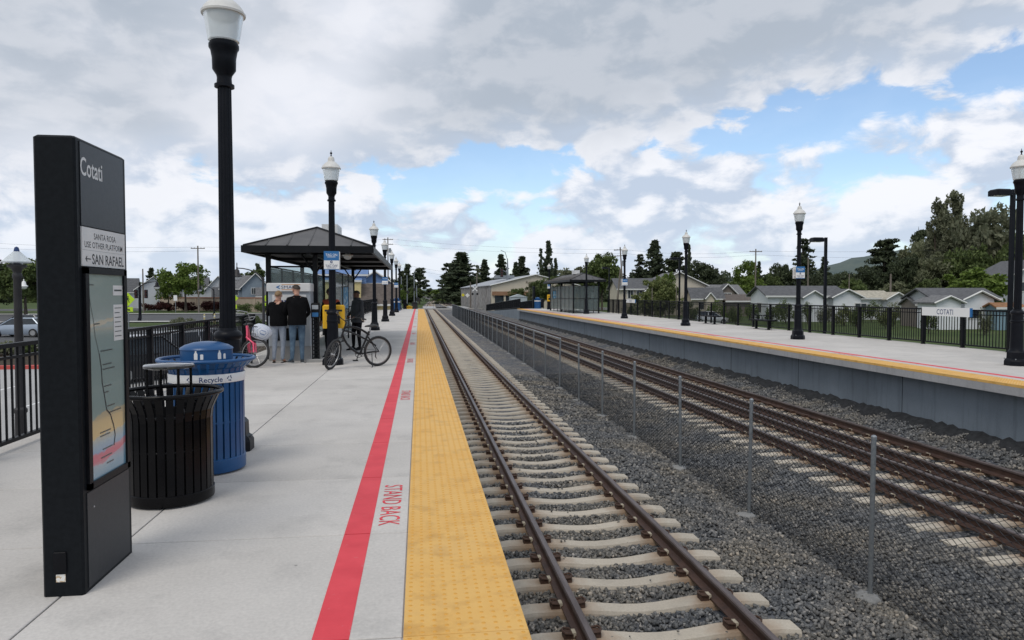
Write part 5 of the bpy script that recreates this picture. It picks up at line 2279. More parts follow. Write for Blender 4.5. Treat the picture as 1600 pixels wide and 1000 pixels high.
def person(label, loc, rz, H, J, mats, rad=1.0, grp=None):
    """J: joint overrides in a 1.75 m figure facing +Y. mats: skin, top, arm, leg"""
    t = thing('person', label, 'person', loc, rz, grp)
    k = H / 1.75
    base = dict(pelvis=(0, 0, 0.96), waist=(0, 0.0, 1.10), chest=(0, -0.005, 1.30), upper=(0, -0.02, 1.42), neck=(0, -0.01, 1.50), head0=(0, 0.015, 1.575), head1=(0, 0.02, 1.655), head2=(0, 0.01, 1.715),
                shl=(-0.175, -0.02, 1.42), ell=(-0.25, -0.04, 1.14), wrl=(-0.23, 0.10, 0.92), hal=(-0.215, 0.15, 0.86),
                shr=(0.175, -0.02, 1.42), elr=(0.25, -0.04, 1.14), wrr=(0.23, 0.10, 0.92), har=(0.215, 0.15, 0.86),
                hil=(-0.09, 0, 0.90), knl=(-0.10, 0.02, 0.50), anl=(-0.10, -0.02, 0.09), tol=(-0.12, 0.14, 0.035),
                hir=(0.09, 0, 0.90), knr=(0.10, 0.02, 0.50), anr=(0.10, -0.02, 0.09), tor=(0.12, 0.14, 0.035))
    base.update(J)
    rr = dict(pelvis=(0.165, 0.125), waist=(0.145, 0.11), chest=(0.165, 0.12), upper=(0.13, 0.10), neck=(0.052, 0.055), head0=(0.062, 0.075), head1=(0.078, 0.095), head2=(0.055, 0.068),
              sh=(0.068, 0.068), el=(0.047, 0.047), wr=(0.03, 0.03), ha=(0.028, 0.04), hi=(0.098, 0.10), kn=(0.066, 0.068), an=(0.044, 0.046), to=(0.042, 0.036))
    names = list(base)
    E = [('pelvis', 'waist', 'top'), ('waist', 'chest', 'top'), ('chest', 'upper', 'top'), ('upper', 'neck', 'neck'), ('neck', 'head0', 'skin'), ('head0', 'head1', 'skin'), ('head1', 'head2', 'skin')]
    for s in 'lr':
        E += [('upper', 'sh' + s, 'top'), ('sh' + s, 'el' + s, 'arm'), ('el' + s, 'wr' + s, 'arm'), ('wr' + s, 'ha' + s, 'skin'),
              ('pelvis', 'hi' + s, 'leg'), ('hi' + s, 'kn' + s, 'leg'), ('kn' + s, 'an' + s, 'leg'), ('an' + s, 'to' + s, 'foot')]
    me = bpy.data.meshes.new('body_skeleton')
    me.from_pydata([tuple(c * k for c in base[n]) for n in names], [(names.index(a), names.index(c)) for a, c, _ in E], [])
    o = bpy.data.objects.new('body_tmp', me)
    COL.objects.link(o)
    o.modifiers.new('skin', 'SKIN').use_smooth_shade = True
    sk = me.skin_vertices[0].data
    for i, n in enumerate(names):
        q = rr.get(n) or rr[n[:-1]]
        f = rad if n in ('pelvis', 'waist', 'chest', 'upper') or n[:2] in ('hi', 'sh') else 1.0
        sk[i].radius = (q[0] * k * f, q[1] * k * f)
        sk[i].use_root = (n == 'pelvis')
    ss = o.modifiers.new('sub', 'SUBSURF')
    ss.levels = ss.render_levels = 2
    dg = bpy.context.evaluated_depsgraph_get()
    dg.update()
    body = bpy.data.meshes.new_from_object(o.evaluated_get(dg))
    bpy.data.objects.remove(o)
    ml = [mats['skin'], mats['top'], mats['arm'], mats['leg'], mats.get('foot', mats['leg']), mats.get('neck', mats['skin'])]
    ix = dict(skin=0, top=1, arm=2, leg=3, foot=4, neck=5)
    body.materials.clear()
    for m in ml:
        body.materials.append(m)
    segs = [(Vector(base[a]) * k, Vector(base[c]) * k, ix[z]) for a, c, z in E]
    hem = mats.get('hem', 0.92) * k
    for p in body.polygons:
        c = p.center
        best, bi = 1e9, 0
        for a, d, i in segs:
            ab = d - a
            s = max(0, min(1, (c - a).dot(ab) / max(ab.length_squared, 1e-9)))
            dd = (c - a - ab * s).length
            if dd < best:
                best, bi = dd, i
        if bi in (1, 3) and c.z < hem and abs(c.x) < 0.3:
            bi = 3
        elif bi == 3 and c.z >= hem:
            bi = 1
        p.material_index = bi
        p.use_smooth = True
    ob = obj('body', body, t)
    ob.name = 'body'
    # face: nose, brow, ears, eyes and mouth shaped on the head
    h1 = Vector(base['head1']) * k
    fdir = mats.get('face', 0.0)
    F = Matrix.Rotation(fdir, 3, 'Z')
    b = MB()
    b.ellipsoid(h1 + F @ Vector((0, 0.10, -0.015)) * k, (0.014 * k, 0.022 * k, 0.024 * k), 8, 6)
    b.ellipsoid(h1 + F @ Vector((0, 0.072, -0.078)) * k, (0.028 * k, 0.026 * k, 0.020 * k), 8, 6)
    for s in (-1, 1):
        b.ellipsoid(h1 + F @ Vector((s * 0.083, -0.005, -0.015)) * k, (0.012 * k, 0.022 * k, 0.032 * k), 8, 6)
        b.ellipsoid(h1 + F @ Vector((s * 0.034, 0.082, 0.022)) * k, (0.024 * k, 0.014 * k, 0.009 * k), 8, 6)
    b.build('face', mats['skin'], t, smooth=True)
    b = MB()
    for s in (-1, 1):
        b.ellipsoid(h1 + F @ Vector((s * 0.033, 0.088, 0.004)) * k, (0.011 * k, 0.008 * k, 0.006 * k), 6, 5)
    b.ellipsoid(h1 + F @ Vector((0, 0.093, -0.052)) * k, (0.022 * k, 0.006 * k, 0.004 * k), 6, 4)
    b.build('eyes_and_mouth', M_brown, t)
    # hands: palm with four fingers and a thumb
    for s in 'lr':
        w, hnd = Vector(base['wr' + s]) * k, Vector(base['ha' + s]) * k
        d = (hnd - w).normalized()
        side = d.cross(Vector((0, 0, 1)))
        side = side.normalized() if side.length > 0.1 else Vector((1, 0, 0))
        nrm = side.cross(d)
        b = MB()
        for q in range(4):
            r0 = hnd + side * (q - 1.5) * 0.019 * k
            L_ = (0.065, 0.075, 0.072, 0.055)[q] * k
            b.tube([r0, r0 + d * L_ * 0.55 - nrm * 0.006, r0 + d * L_ - nrm * 0.022], [0.010 * k, 0.009 * k, 0.007 * k], 6)
        th = w + d * 0.03 * k + side * (0.03 if s == 'l' else -0.03) * k
        b.tube([th, th + side * (0.02 if s == 'l' else -0.02) * k + d * 0.03 * k, th + side * (0.018 if s == 'l' else -0.018) * k + d * 0.06 * k], [0.012 * k, 0.010 * k, 0.008 * k], 6)
        b.build('fingers', mats['skin'], t, smooth=True)
    # hair cap
    hm = mats['hair']
    b = MB()
    n, m_ = 18, 9
    rings = []
    for j in range(m_):
        th = R(4 + (mats.get('hairlen', 112) - 4) * j / (m_ - 1))
        ring = []
        for q in range(n):
            a = 2 * math.pi * q / n
            back = 0.5 - 0.5 * math.sin(a)             # 1 at the nape
            th2 = th * (0.62 + 0.38 * back)
            wob = 1 + 0.03 * math.sin(5 * a + 3 * j)
            ring.append(h1 + F @ (Vector((0.092 * math.sin(th2) * math.cos(a), 0.112 * math.sin(th2) * math.sin(a) - 0.004, 0.105 * math.cos(th2) + 0.006)) * wob * k * mats.get('hairvol', 1.0)))
        rings.append(ring)
    b.loft(rings)
    b.build('hair', hm, t, smooth=60)
    # shoes
    for s in 'lr':
        a, to = Vector(base['an' + s]) * k, Vector(base['to' + s]) * k
        d = Vector((to.x - a.x, to.y - a.y, 0)).normalized()
        sd = Vector((-d.y, d.x, 0))
        heel = Vector((a.x, a.y, 0)) - d * 0.055 * k
        b = MB()
        rings = []
        flat = mats.get('flipflop')
        for f_, w_, h_ in ((0, 0.028, 0.075), (0.05, 0.036, 0.085), (0.11, 0.038, 0.080), (0.17, 0.044, 0.058), (0.23, 0.044, 0.046), (0.265, 0.034, 0.036), (0.28, 0.015, 0.025)):
            if flat:
                h_ = 0.018
            c = heel + d * f_ * k
            rings.append([c + sd * w_ * k + Vector((0, 0, 0.004)), c + sd * w_ * k * 0.95 + Vector((0, 0, h_ * 0.6 * k)), c + Vector((0, 0, h_ * k)), c - sd * w_ * k * 0.95 + Vector((0, 0, h_ * 0.6 * k)), c - sd * w_ * k + Vector((0, 0, 0.004))])
        b.loft(rings)
        b.build('shoe', mats['shoe'], t, smooth=60)
        if not flat:
            b = MB()
            pl = []
            for f_, w_ in ((-0.003, 0.030), (0.05, 0.039), (0.17, 0.047), (0.24, 0.046), (0.283, 0.018)):
                pl.append((heel + d * f_ * k, w_ * k))
            poly = [(c + sd * w_) for c, w_ in pl] + [(c - sd * w_) for c, w_ in reversed(pl)]
            b.prism([(p.x, p.y) for p in poly], 0.001, 0.02)
            b.build('sole', mats['sole'], t)
    return t, k, base


# woman at the ticket machine, both forearms raised to the panel
t, k, bs = person('person in black off-shoulder top and pale jeans using the ticket machine', (-3.31, 17.60, 0), R(-4), 1.70,
                  dict(ell=(-0.30, 0.10, 1.16), wrl=(-0.20, 0.30, 1.22), hal=(-0.16, 0.36, 1.25), elr=(0.27, 0.06, 1.15), wrr=(0.17, 0.26, 1.17), har=(0.13, 0.32, 1.20), knl=(-0.10, 0.015, 0.50), tol=(-0.15, 0.13, 0.035), anl=(-0.12, -0.02, 0.09), anr=(0.08, 0.0, 0.09), tor=(0.11, 0.15, 0.035)),
                  dict(skin=M_skin1, top=M_bcloth, arm=M_bcloth, leg=M_jean_l, foot=M_skin1, hair=M_blond, shoe=M_bcloth, flipflop=True, hem=0.94, hairlen=100), 1.10)
b = MB()
b.ellipsoid(Vector((0, -0.085, 1.665)) * k, (0.05 * k, 0.04 * k, 0.045 * k), 12, 8)
b.build('hair_bun', M_blond, t, smooth=True)
b = MB()                                              # loose hanging top, open at the neck, drawn over the hips
rings = []
for z, wx, wy, cy in ((0.90, 0.205, 0.155, 0.0), (0.98, 0.215, 0.165, 0.0), (1.12, 0.215, 0.160, 0.0), (1.26, 0.225, 0.160, 0.0), (1.36, 0.232, 0.15, -0.005), (1.405, 0.215, 0.125, -0.01)):
    rings.append([Vector((wx * math.cos(a) * (1 + 0.02 * math.sin(4 * a + z * 9)), cy + wy * math.sin(a), z)) * k for a in [2 * math.pi * q / 22 for q in range(22)]])
b.loft(rings, cap=False)
b.build('loose_top', M_bcloth, t, smooth=60)
b = MB()
b.tube([Vector((0.06 * math.cos(a), -0.012 + 0.065 * math.sin(a), 1.488)) * k for a in [2 * math.pi * q / 12 for q in range(13)]], 0.006, 5)
b.build('necklace', M_bcloth, t)

# man beside her
t, k, bs = person('person in black jacket and blue jeans standing beside the ticket machine user', (-2.86, 17.46, 0), R(16), 1.84,
                  dict(ell=(-0.27, 0.08, 1.15), wrl=(-0.17, 0.24, 1.10), hal=(-0.13, 0.30, 1.10), elr=(0.27, 0.02, 1.13), wrr=(0.19, 0.20, 1.0), har=(0.15, 0.26, 1.0), head1=(-0.015, 0.025, 1.655), tol=(-0.17, 0.12, 0.035), anl=(-0.12, -0.02, 0.09)),
                  dict(skin=M_skin1, top=M_bcloth, arm=M_bcloth, leg=M_jean_d, hair=M_brown, shoe=M_shoe, sole=M_sole, hem=0.88, hairlen=92, face=0.45), 1.12)
b = MB()
rings = []
for z, wx, wy in ((0.86, 0.205, 0.155), (0.95, 0.205, 0.16), (1.12, 0.20, 0.15), (1.28, 0.218, 0.155), (1.40, 0.215, 0.135), (1.47, 0.12, 0.095), (1.52, 0.078, 0.082)):
    rings.append([Vector((wx * math.cos(a) * (1 + 0.02 * math.sin(5 * a + z * 7)), -0.008 + wy * math.sin(a), z)) * k for a in [2 * math.pi * q / 22 for q in range(22)]])
b.loft(rings, cap=False)
b.build('jacket', M_bcloth, t, smooth=60)

# person half hidden behind the lamp post
t, k, bs = person('person in dark clothes with red orange jacket partly hidden behind the lamp post', (-2.28, 19.15, 0), R(165), 1.76,
                  dict(wrl=(-0.16, 0.20, 1.05), hal=(-0.12, 0.25, 1.05)),
                  dict(skin=M_skin2, top=M_orange, arm=M_bcloth, leg=M_pants, hair=M_bhair, shoe=M_shoe, sole=M_dark, hem=0.95, hairlen=118, hairvol=1.18), 1.1)
# man in charcoal jacket
t, k, bs = person('person in charcoal jacket and black trousers standing beyond the black bicycle', (-1.78, 21.25, 0), R(128), 1.72,
                  dict(ell=(-0.26, 0.02, 1.14), wrl=(-0.20, 0.20, 1.00), hal=(-0.13, 0.24, 0.97), elr=(0.26, 0.02, 1.14), wrr=(0.20, 0.20, 1.00), har=(0.13, 0.24, 0.97), tol=(-0.14, 0.15, 0.035), anr=(0.13, 0.05, 0.09), knr=(0.12, 0.06, 0.5), tor=(0.17, 0.20, 0.035)),
                  dict(skin=M_skin2, top=M_gcloth, arm=M_gcloth, leg=M_pants, hair=M_bhair, shoe=M_pants, sole=M_dark, hem=0.84, hairlen=88), 1.16)
b = MB()
rings = []
for z, wx, wy in ((0.82, 0.215, 0.175), (0.90, 0.225, 0.185), (1.08, 0.225, 0.18), (1.25, 0.225, 0.17), (1.38, 0.215, 0.14), (1.46, 0.12, 0.10), (1.53, 0.085, 0.092), (1.555, 0.088, 0.096)):
    rings.append([Vector((wx * math.cos(a) * (1 + 0.025 * math.sin(5 * a + z * 8)), -0.005 + wy * math.sin(a), z)) * k for a in [2 * math.pi * q / 22 for q in range(22)]])
b.loft(rings, cap=False)
b.build('jacket', M_gcloth, t, smooth=60)
# ------------------------------------------------------------------ vegetation
def leaf_mat(name, dark, light, trans=0.25):
    m = bpy.data.materials.new(name)
    m.use_nodes = True
    N, L = m.node_tree.nodes, m.node_tree.links
    b = N['Principled BSDF']
    b.inputs['Roughness'].default_value = 0.65
    b.inputs['Specular IOR Level'].default_value = 0.25
    geo = N.new('ShaderNodeNewGeometry')
    mid = tuple((a + c) / 2 for a, c in zip(dark, light))
    col = ramp_mix(N, L, geo.outputs['Random Per Island'], [(0.0, dark), (0.6, mid), (1.0, light)])
    oi = N.new('ShaderNodeObjectInfo')
    mr = N.new('ShaderNodeMapRange')
    mr.inputs['To Min'].default_value = 0.82
    mr.inputs['To Max'].default_value = 1.2
    L.new(oi.outputs['Random'], mr.inputs['Value'])
    hs = N.new('ShaderNodeHueSaturation')
    L.new(mr.outputs[0], hs.inputs['Value'])
    L.new(col, hs.inputs['Color'])
    L.new(hs.outputs[0], b.inputs['Base Color'])
    tr = N.new('ShaderNodeBsdfTranslucent')
    L.new(hs.outputs[0], tr.inputs[0])
    mx = N.new('ShaderNodeMixShader')
    mx.inputs[0].default_value = trans
    L.new(b.outputs[0], mx.inputs[1])
    L.new(tr.outputs[0], mx.inputs[2])
    L.new(mx.outputs[0], N['Material Output'].inputs[0])
    MATS[name] = m
    return m


LM = dict(green=leaf_mat('mid green leaves', (0.055, 0.080, 0.026), (0.150, 0.190, 0.065)),
          bright=leaf_mat('spring green leaves', (0.075, 0.120, 0.022), (0.190, 0.260, 0.055)),
          dark=leaf_mat('dark evergreen leaves', (0.034, 0.046, 0.025), (0.088, 0.108, 0.055)),
          conifer=leaf_mat('conifer needles', (0.038, 0.054, 0.032), (0.100, 0.120, 0.066)),
          olive=leaf_mat('grey olive leaves', (0.120, 0.135, 0.070), (0.260, 0.270, 0.170), 0.4),
          poplar=leaf_mat('silvery poplar leaves', (0.13, 0.145, 0.085), (0.29, 0.30, 0.20), 0.45),
          willow=leaf_mat('pale willow leaves', (0.085, 0.110, 0.035), (0.200, 0.220, 0.085)),
          redleaf=leaf_mat('maroon leaves', (0.030, 0.010, 0.010), (0.100, 0.030, 0.025)))
M_bark2 = pm('tree bark', (0.055, 0.042, 0.032), (0.095, 0.078, 0.062), 6, 0.9, bump=0.6, stretch=(1, 1, 0.2))


def leaves(cen, rad, n, size, flat=1.0, droop=0.0):
    """n leaf quads in each clump -> V, F arrays"""
    cen, rad = np.asarray(cen, float), np.asarray(rad, float)
    if rad.ndim == 1:
        rad = np.stack([rad, rad, rad * flat], 1)
    k = len(cen)
    d = RNG.normal(size=(k, n, 3))
    d /= np.linalg.norm(d, axis=2, keepdims=True)
    r = RNG.uniform(0.25, 1.0, (k, n, 1)) ** 0.6
    p = cen[:, None] + d * r * rad[:, None]
    p = p.reshape(-1, 3)
    m = len(p)
    a = RNG.normal(size=(m, 3))
    a[:, 2] -= droop
    a /= np.linalg.norm(a, axis=1, keepdims=True)
    c = RNG.normal(size=(m, 3))
    bv = np.cross(a, c)
    bv /= np.linalg.norm(bv, axis=1, keepdims=True)
    s = size * RNG.uniform(0.55, 1.3, (m, 1))
    a, bv = a * s, bv * s * 0.55
    V = np.stack([p - a, p - bv * 0.9 + a * 0.1, p + a, p + bv * 0.9 + a * 0.1], 1).reshape(-1, 3)
    return V, np.arange(4 * m).reshape(-1, 4)


def crown_broad(seed, w=4.2, h=3.6, zc=6.0, clumps=46, n=90, size=0.34, lobes=6):
    rs = np.random.default_rng(seed)
    lob = rs.normal(size=(lobes, 3))
    lob /= np.linalg.norm(lob, axis=1, keepdims=True)
    cs, rd = [], []
    while len(cs) < clumps:
        d = rs.normal(size=3)
        d /= np.linalg.norm(d)
        out = 0.72 + 0.36 * max(0, (lob @ d).max()) ** 3
        r = rs.uniform(0.10, 1.0) ** 0.5 * out * rs.choice([1.0, 1.0, 1.08])
        p = d * r * np.array([w, w, h])
        if p[2] < -h * 0.75:
            continue
        cs.append(p + np.array([0, 0, zc]))
        rd.append(rs.uniform(0.55, 1.25) * w / 4.2)
    return leaves(cs, np.array(rd), n, size, 0.75)


def crown_poplar(seed, w=1.5, h=9.0, clumps=120, n=60, size=0.20):
    rs = np.random.default_rng(seed)
    cs, rd = [], []
    # several upright leaders of unequal height with gaps between their tips
    lead = [(rs.uniform(-0.75, 0.75) * w * 0.7, rs.uniform(-0.75, 0.75) * w * 0.7, rs.uniform(0.66, 1.0)) for _ in range(7)]
    lead[0] = (0.0, 0.0, 1.0)
    for q in range(clumps):
        lx, ly, lh = lead[q % 7]
        t = rs.uniform(0.08, 1.0) * lh
        ww = w * 0.52 * (1 - 0.55 * (t / lh) ** 2) * rs.uniform(0.1, 1.0)
        a = rs.uniform(0, 6.28)
        k = min(1.0, 0.35 + t)
        cs.append((lx * k + ww * math.cos(a), ly * k + ww * math.sin(a), 0.8 + t * h))
        rd.append((0.36, 0.36, rs.uniform(0.35, 0.75)))
    return leaves(cs, rd, n, size)


def crown_conifer(seed, R0=2.0, H=10.0, lev=26, per=8, z0=0.9, dens=1.0, size=0.30, gap=0.0):
    rs = np.random.default_rng(seed)
    cs, rd = [], []
    for i in range(lev):
        t = i / (lev - 1)
        z = z0 + (H - z0) * t
        L = R0 * (1 - t) ** 0.85 * rs.uniform(0.75, 1.15) + 0.12
        for k in range(per if t < 0.7 else max(3, per // 2)):
            if rs.uniform() < gap:
                continue
            a = rs.uniform(0, 6.28)
            Lk = L * rs.uniform(0.65, 1.15)
            for s in np.linspace(0.25, 1, max(2, int(Lk / 0.5))):
                cs.append((Lk * s * math.cos(a), Lk * s * math.sin(a), z - 0.28 * Lk * s * s + 0.05))
                rd.append((0.38, 0.38, 0.17))
    return leaves(cs, rd, int(16 * dens), size, droop=0.3)


def crown_pine(seed, w=3.0, H=10, clumps=34, n=80, size=0.2, z0=3.0):
    rs = np.random.default_rng(seed)
    cs, rd = [], []
    for _ in range(clumps):
        t = rs.uniform(0, 1)
        ww = w * (1.0 - 0.65 * t) * rs.uniform(0.15, 1.0)
        a = rs.uniform(0, 6.28)
        cs.append((ww * math.cos(a), ww * math.sin(a), z0 + (H - z0) * t))
        q = rs.uniform(0.5, 0.95)
        rd.append((q, q, q * 0.5))
    return leaves(cs, rd, n, size)


def trunk_mesh(H, r, limbs, seed, spread=1.6):
    rs = random.Random(seed)
    b = MB()
    pts = [(0.06 * rs.uniform(-1, 1) * i, 0.06 * rs.uniform(-1, 1) * i, H * i / 5) for i in range(6)]
    b.tube(pts, [r * (1.25 if i == 0 else 1 - 0.14 * i) for i in range(6)], 8)
    for _ in range(limbs):
        t = rs.uniform(0.35, 0.9)
        a = rs.uniform(0, 6.28)
        p = Vector((0, 0, H * t))
        q = p + Vector((math.cos(a) * spread * 0.5, math.sin(a) * spread * 0.5, H * 0.13))
        e = p + Vector((math.cos(a) * spread, math.sin(a) * spread, H * 0.32))
        b.tube([p, q, e], [r * 0.45, r * 0.3, r * 0.1], 5)
    return b.mesh('trunk', M_bark2)


def crown(fn, mat, *a, **k):
    V, F = fn(*a, **k)
    return np_mesh('crown', V, F, mat)


VAR = {}
for i in range(3):
    for mt in ('green', 'bright', 'dark', 'olive'):
        VAR[('broad', i, mt)] = None
TR_BROAD = trunk_mesh(6.2, 0.24, 9, 3, 2.2)
TR_TALL = trunk_mesh(9.3, 0.20, 7, 5, 0.8)
TR_POP = trunk_mesh(6.6, 0.22, 6, 8, 0.7)
TR_CON = trunk_mesh(9.9, 0.17, 0, 6)
_cr = {}


def get_crown(kind, var, mt):
    key = (kind, var, mt)
    if key in _cr:
        return _cr[key]
    base = (kind, var)
    if base in _cr:
        me_ = _cr[base].copy()
        me_.materials.clear()
        me_.materials.append(LM[mt])
    else:
        m_ = LM[mt]
        if kind == 'broad':
            me_ = crown(crown_broad, m_, 10 + var, clumps=(84, 92, 72)[var], lobes=(6, 4, 8)[var])
        elif kind == 'loose':
            me_ = crown(crown_broad, m_, 20 + var, clumps=60, n=75, size=0.30, lobes=9)
        elif kind == 'wide':
            me_ = crown(crown_broad, m_, 30 + var, w=5.2, h=4.3, zc=5.0, clumps=120, n=95)
        elif kind == 'willow':
            me_ = crown(crown_broad, m_, 40 + var, w=4.8, h=4.2, zc=4.4, clumps=110, n=90, size=0.28)
        elif kind == 'poplar':
            me_ = crown(crown_poplar, m_, 50 + var)
        elif kind == 'conifer':
            me_ = crown(crown_conifer, m_, 60 + var, R0=(2.1, 2.6, 1.7)[var], gap=(0.0, 0.12, 0.05)[var])
        elif kind == 'sparse':
            me_ = crown(crown_conifer, m_, 70 + var, R0=2.5, lev=22, per=6, gap=0.25, dens=0.8)
        elif kind == 'pine':
            me_ = crown(crown_pine, m_, 80 + var, clumps=(48, 62)[var], size=0.26)
        _cr[base] = me_
    _cr[key] = me_
    return me_


TRUNK = dict(broad=TR_BROAD, loose=TR_BROAD, wide=TR_BROAD, willow=TR_BROAD, poplar=TR_POP, conifer=TR_CON, sparse=TR_CON, pine=TR_TALL)
HALF = dict(broad=4.4, loose=4.4, wide=5.3, willow=5.1, poplar=1.75, conifer=1.75, sparse=1.9, pine=2.6)
TOPZ = dict(broad=10.2, loose=10.2, wide=10.0, willow=9.3, poplar=10.0, conifer=10.2, sparse=10.2, pine=10.3)
NAME = dict(broad='broadleaf_tree', loose='broadleaf_tree', wide='broadleaf_tree', willow='willow_tree', poplar='poplar_tree', conifer='conifer_tree', sparse='conifer_tree', pine='pine_tree')


def tree(kind, px, ytop, wpx, d, mt, label, var=0, gz=None, grp='trees behind the station'):
    """a tree whose top is surveyed at (px, ytop) and width wpx at forward distance d"""
    gz = GZ if gz is None else gz
    p = at(px, ytop, d)
    H = p.z - gz
    w = wpx * d / FPX / 2
    sz = H / TOPZ[kind]
    sx = w / HALF[kind]
    t = thing(NAME[kind], label, 'tree', (p.x, p.y, gz), RNG.uniform(0, 6.28), grp)
    t.scale = (sx, sx, sz)
    obj('trunk', TRUNK[kind], t)
    obj('crown', get_crown(kind, var, mt), t)
    return t


# left of the platform
tree('broad', 38, 398, 95, 105, 'green', 'full green tree behind the pylon at far left', 0)
tree('wide', -12, 392, 70, 120, 'dark', 'dark tree cut off by the left edge', 1)
tree('loose', 289, 402, 74, 128, 'bright', 'rounded light green street tree left of the tall lamp post', 1)
tree('loose', 262, 415, 44, 132, 'bright', 'bright green tree crown just behind the street tree at left', 2)
tree('conifer', 236, 419, 26, 210, 'dark', 'small dark conifer behind the pale house roof at left', 0)
tree('broad', 396, 417, 58, 215, 'green', 'green tree mass behind the blue grey house', 2)
tree('pine', 403, 409, 16, 225, 'dark', 'small tufted pine top above the blue grey house', 0)
tree('broad', 350, 432, 30, 220, 'dark', 'dark tree behind roofs just right of the tall lamp post', 1)
tree('conifer', 560, 428, 40, 190, 'dark', 'dark conifer seen under the left shelter roof', 1)
tree('broad', 598, 430, 44, 170, 'dark', 'dark tree behind the blue gable building', 1)
tree('broad', 617, 437, 34, 105, 'bright', 'light green tree behind the far lamp posts of left platform', 0)
# centre
tree('conifer', 637, 413, 30, 235, 'conifer', 'dark pointed conifer rising left of the track gap', 2)
tree('pine', 655, 418, 34, 225, 'conifer', 'layered dark pine leaning over the left side of the tracks', 1)
tree('conifer', 628, 424, 30, 240, 'dark', 'lower dark conifer behind the far left lamp posts', 0)
tree('broad', 648, 448, 34, 215, 'green', 'green undergrowth tree at the left foot of the track gap', 2)
tree('conifer', 722, 395, 62, 215, 'conifer', 'largest dark conifer beside the tracks in the centre', 1)
tree('pine', 704, 409, 42, 222, 'conifer', 'ragged pine left of the largest centre conifer', 0)
tree('conifer', 738, 440, 40, 205, 'dark', 'low dark conifer at the right skirt of the centre conifer', 0)
tree('broad', 690, 448, 44, 265, 'bright', 'light green bushy tree beside the curving tracks', 0)
tree('broad', 676, 452, 26, 420, 'green', 'hazy green tree far down the tracks', 1)
tree('conifer', 757, 406, 28, 230, 'conifer', 'conifer left above the beige building roof', 0)
tree('sparse', 746, 415, 22, 228, 'olive', 'thin grey conifer left of the beige building', 0)
tree('conifer', 783, 398, 34, 235, 'conifer', 'tall conifer behind the middle of the beige building', 2)
tree('conifer', 806, 410, 22, 238, 'conifer', 'smaller conifer behind the beige roof, left of a pair', 0)
tree('conifer', 816, 401, 34, 240, 'conifer', 'broader conifer behind the beige roof, right of a pair', 1)
tree('conifer', 857, 377, 26, 205, 'conifer', 'tall narrow conifer above the distant right platform lamps', 2)
tree('sparse', 845, 389, 20, 206, 'conifer', 'ragged conifer beside the tall narrow one', 0)
tree('conifer', 868, 404, 16, 208, 'conifer', 'small pointed conifer right of the tall narrow one', 2)
tree('loose', 856, 424, 52, 118, 'green', 'green tree at the end of the right platform', 0)
tree('loose', 897, 405, 60, 150, 'olive', 'greyish green tree behind the right shelter roof', 2)
tree('broad', 941, 391, 58, 135, 'green', 'tall green tree just right of the glazed shelter', 1)
tree('broad', 922, 412, 40, 140, 'green', 'green tree rising directly behind the glazed shelter', 0)
# right of centre
tree('sparse', 1000, 398, 40, 160, 'conifer', 'sparse conifer left of the pointed dark one', 0)
tree('conifer', 1023, 376, 42, 158, 'conifer', 'pointed dark conifer above the willow', 1)
tree('pine', 1056, 393, 54, 155, 'dark', 'dark spreading pine left of the centre right lamp post', 1)
tree('conifer', 1077, 383, 15, 162, 'conifer', 'slim conifer spire behind the centre right lamp post', 2)
tree('wide', 1096, 407, 64, 150, 'dark', 'broad dark rounded evergreen right of the centre right lamp post', 0)
tree('willow', 1033, 422, 76, 84, 'willow', 'pale green willow in front of the beige gable house', 0)
tree('loose', 1040, 413, 34, 92, 'bright', 'yellow green tree top above the willow', 2)
tree('loose', 1167, 398, 44, 140, 'bright', 'light green tree left of the wooden pole near the white house', 1)
tree('conifer', 1186, 409, 18, 170, 'conifer', 'narrow dark conifer behind the wooden pole', 2)
tree('broad', 1178, 428, 50, 125, 'bright', 'low bright green tree left of the white house', 0)
tree('broad', 1146, 436, 30, 130, 'green', 'small green tree beyond the brown roofs', 2)
tree('sparse', 1257, 374, 56, 150, 'conifer', 'tall ragged conifer behind the white house', 0)
tree('broad', 1222, 408, 46, 150, 'dark', 'dark brownish tree left of the ragged conifer', 1)
tree('conifer', 1288, 402, 30, 165, 'conifer', 'dark conifer behind the post light right of the tag sign', 0)
tree('wide', 1310, 424, 60, 130, 'dark', 'dark tree mass behind the white house', 0)
tree('pine', 1382, 373, 74, 140, 'dark', 'wide dark pine with flat top over the cream roof house', 1)
tree('wide', 1352, 412, 60, 128, 'dark', 'dark tree behind the cream roof house', 1)
tree('wide', 1416, 398, 66, 130, 'dark', 'tall dark tree mass left of the poplars', 0)
tree('pine', 1440, 354, 40, 145, 'dark', 'dark sparse pine leaning beside the poplars', 0)
tree('poplar', 1490, 286, 50, 128, 'poplar', 'tallest poplar of the group at the right', 0)
tree('poplar', 1462, 304, 46, 130, 'poplar', 'second tall poplar, left of the tallest', 1)
tree('wide', 1470, 392, 74, 122, 'olive', 'dense olive tree at the foot of the poplars', 1)
tree('wide', 1542, 322, 118, 125, 'poplar', 'big greyish tree right of the poplars', 0)
tree('broad', 1590, 352, 60, 118, 'green', 'green tree at the right edge behind the lamp post', 2)
tree('wide', 1510, 380, 80, 120, 'green', 'dark green tree between poplars and the big greyish tree', 1)
tree('broad', 1532, 412, 104, 84, 'bright', 'bright round maple behind the grey roofed house', 0)


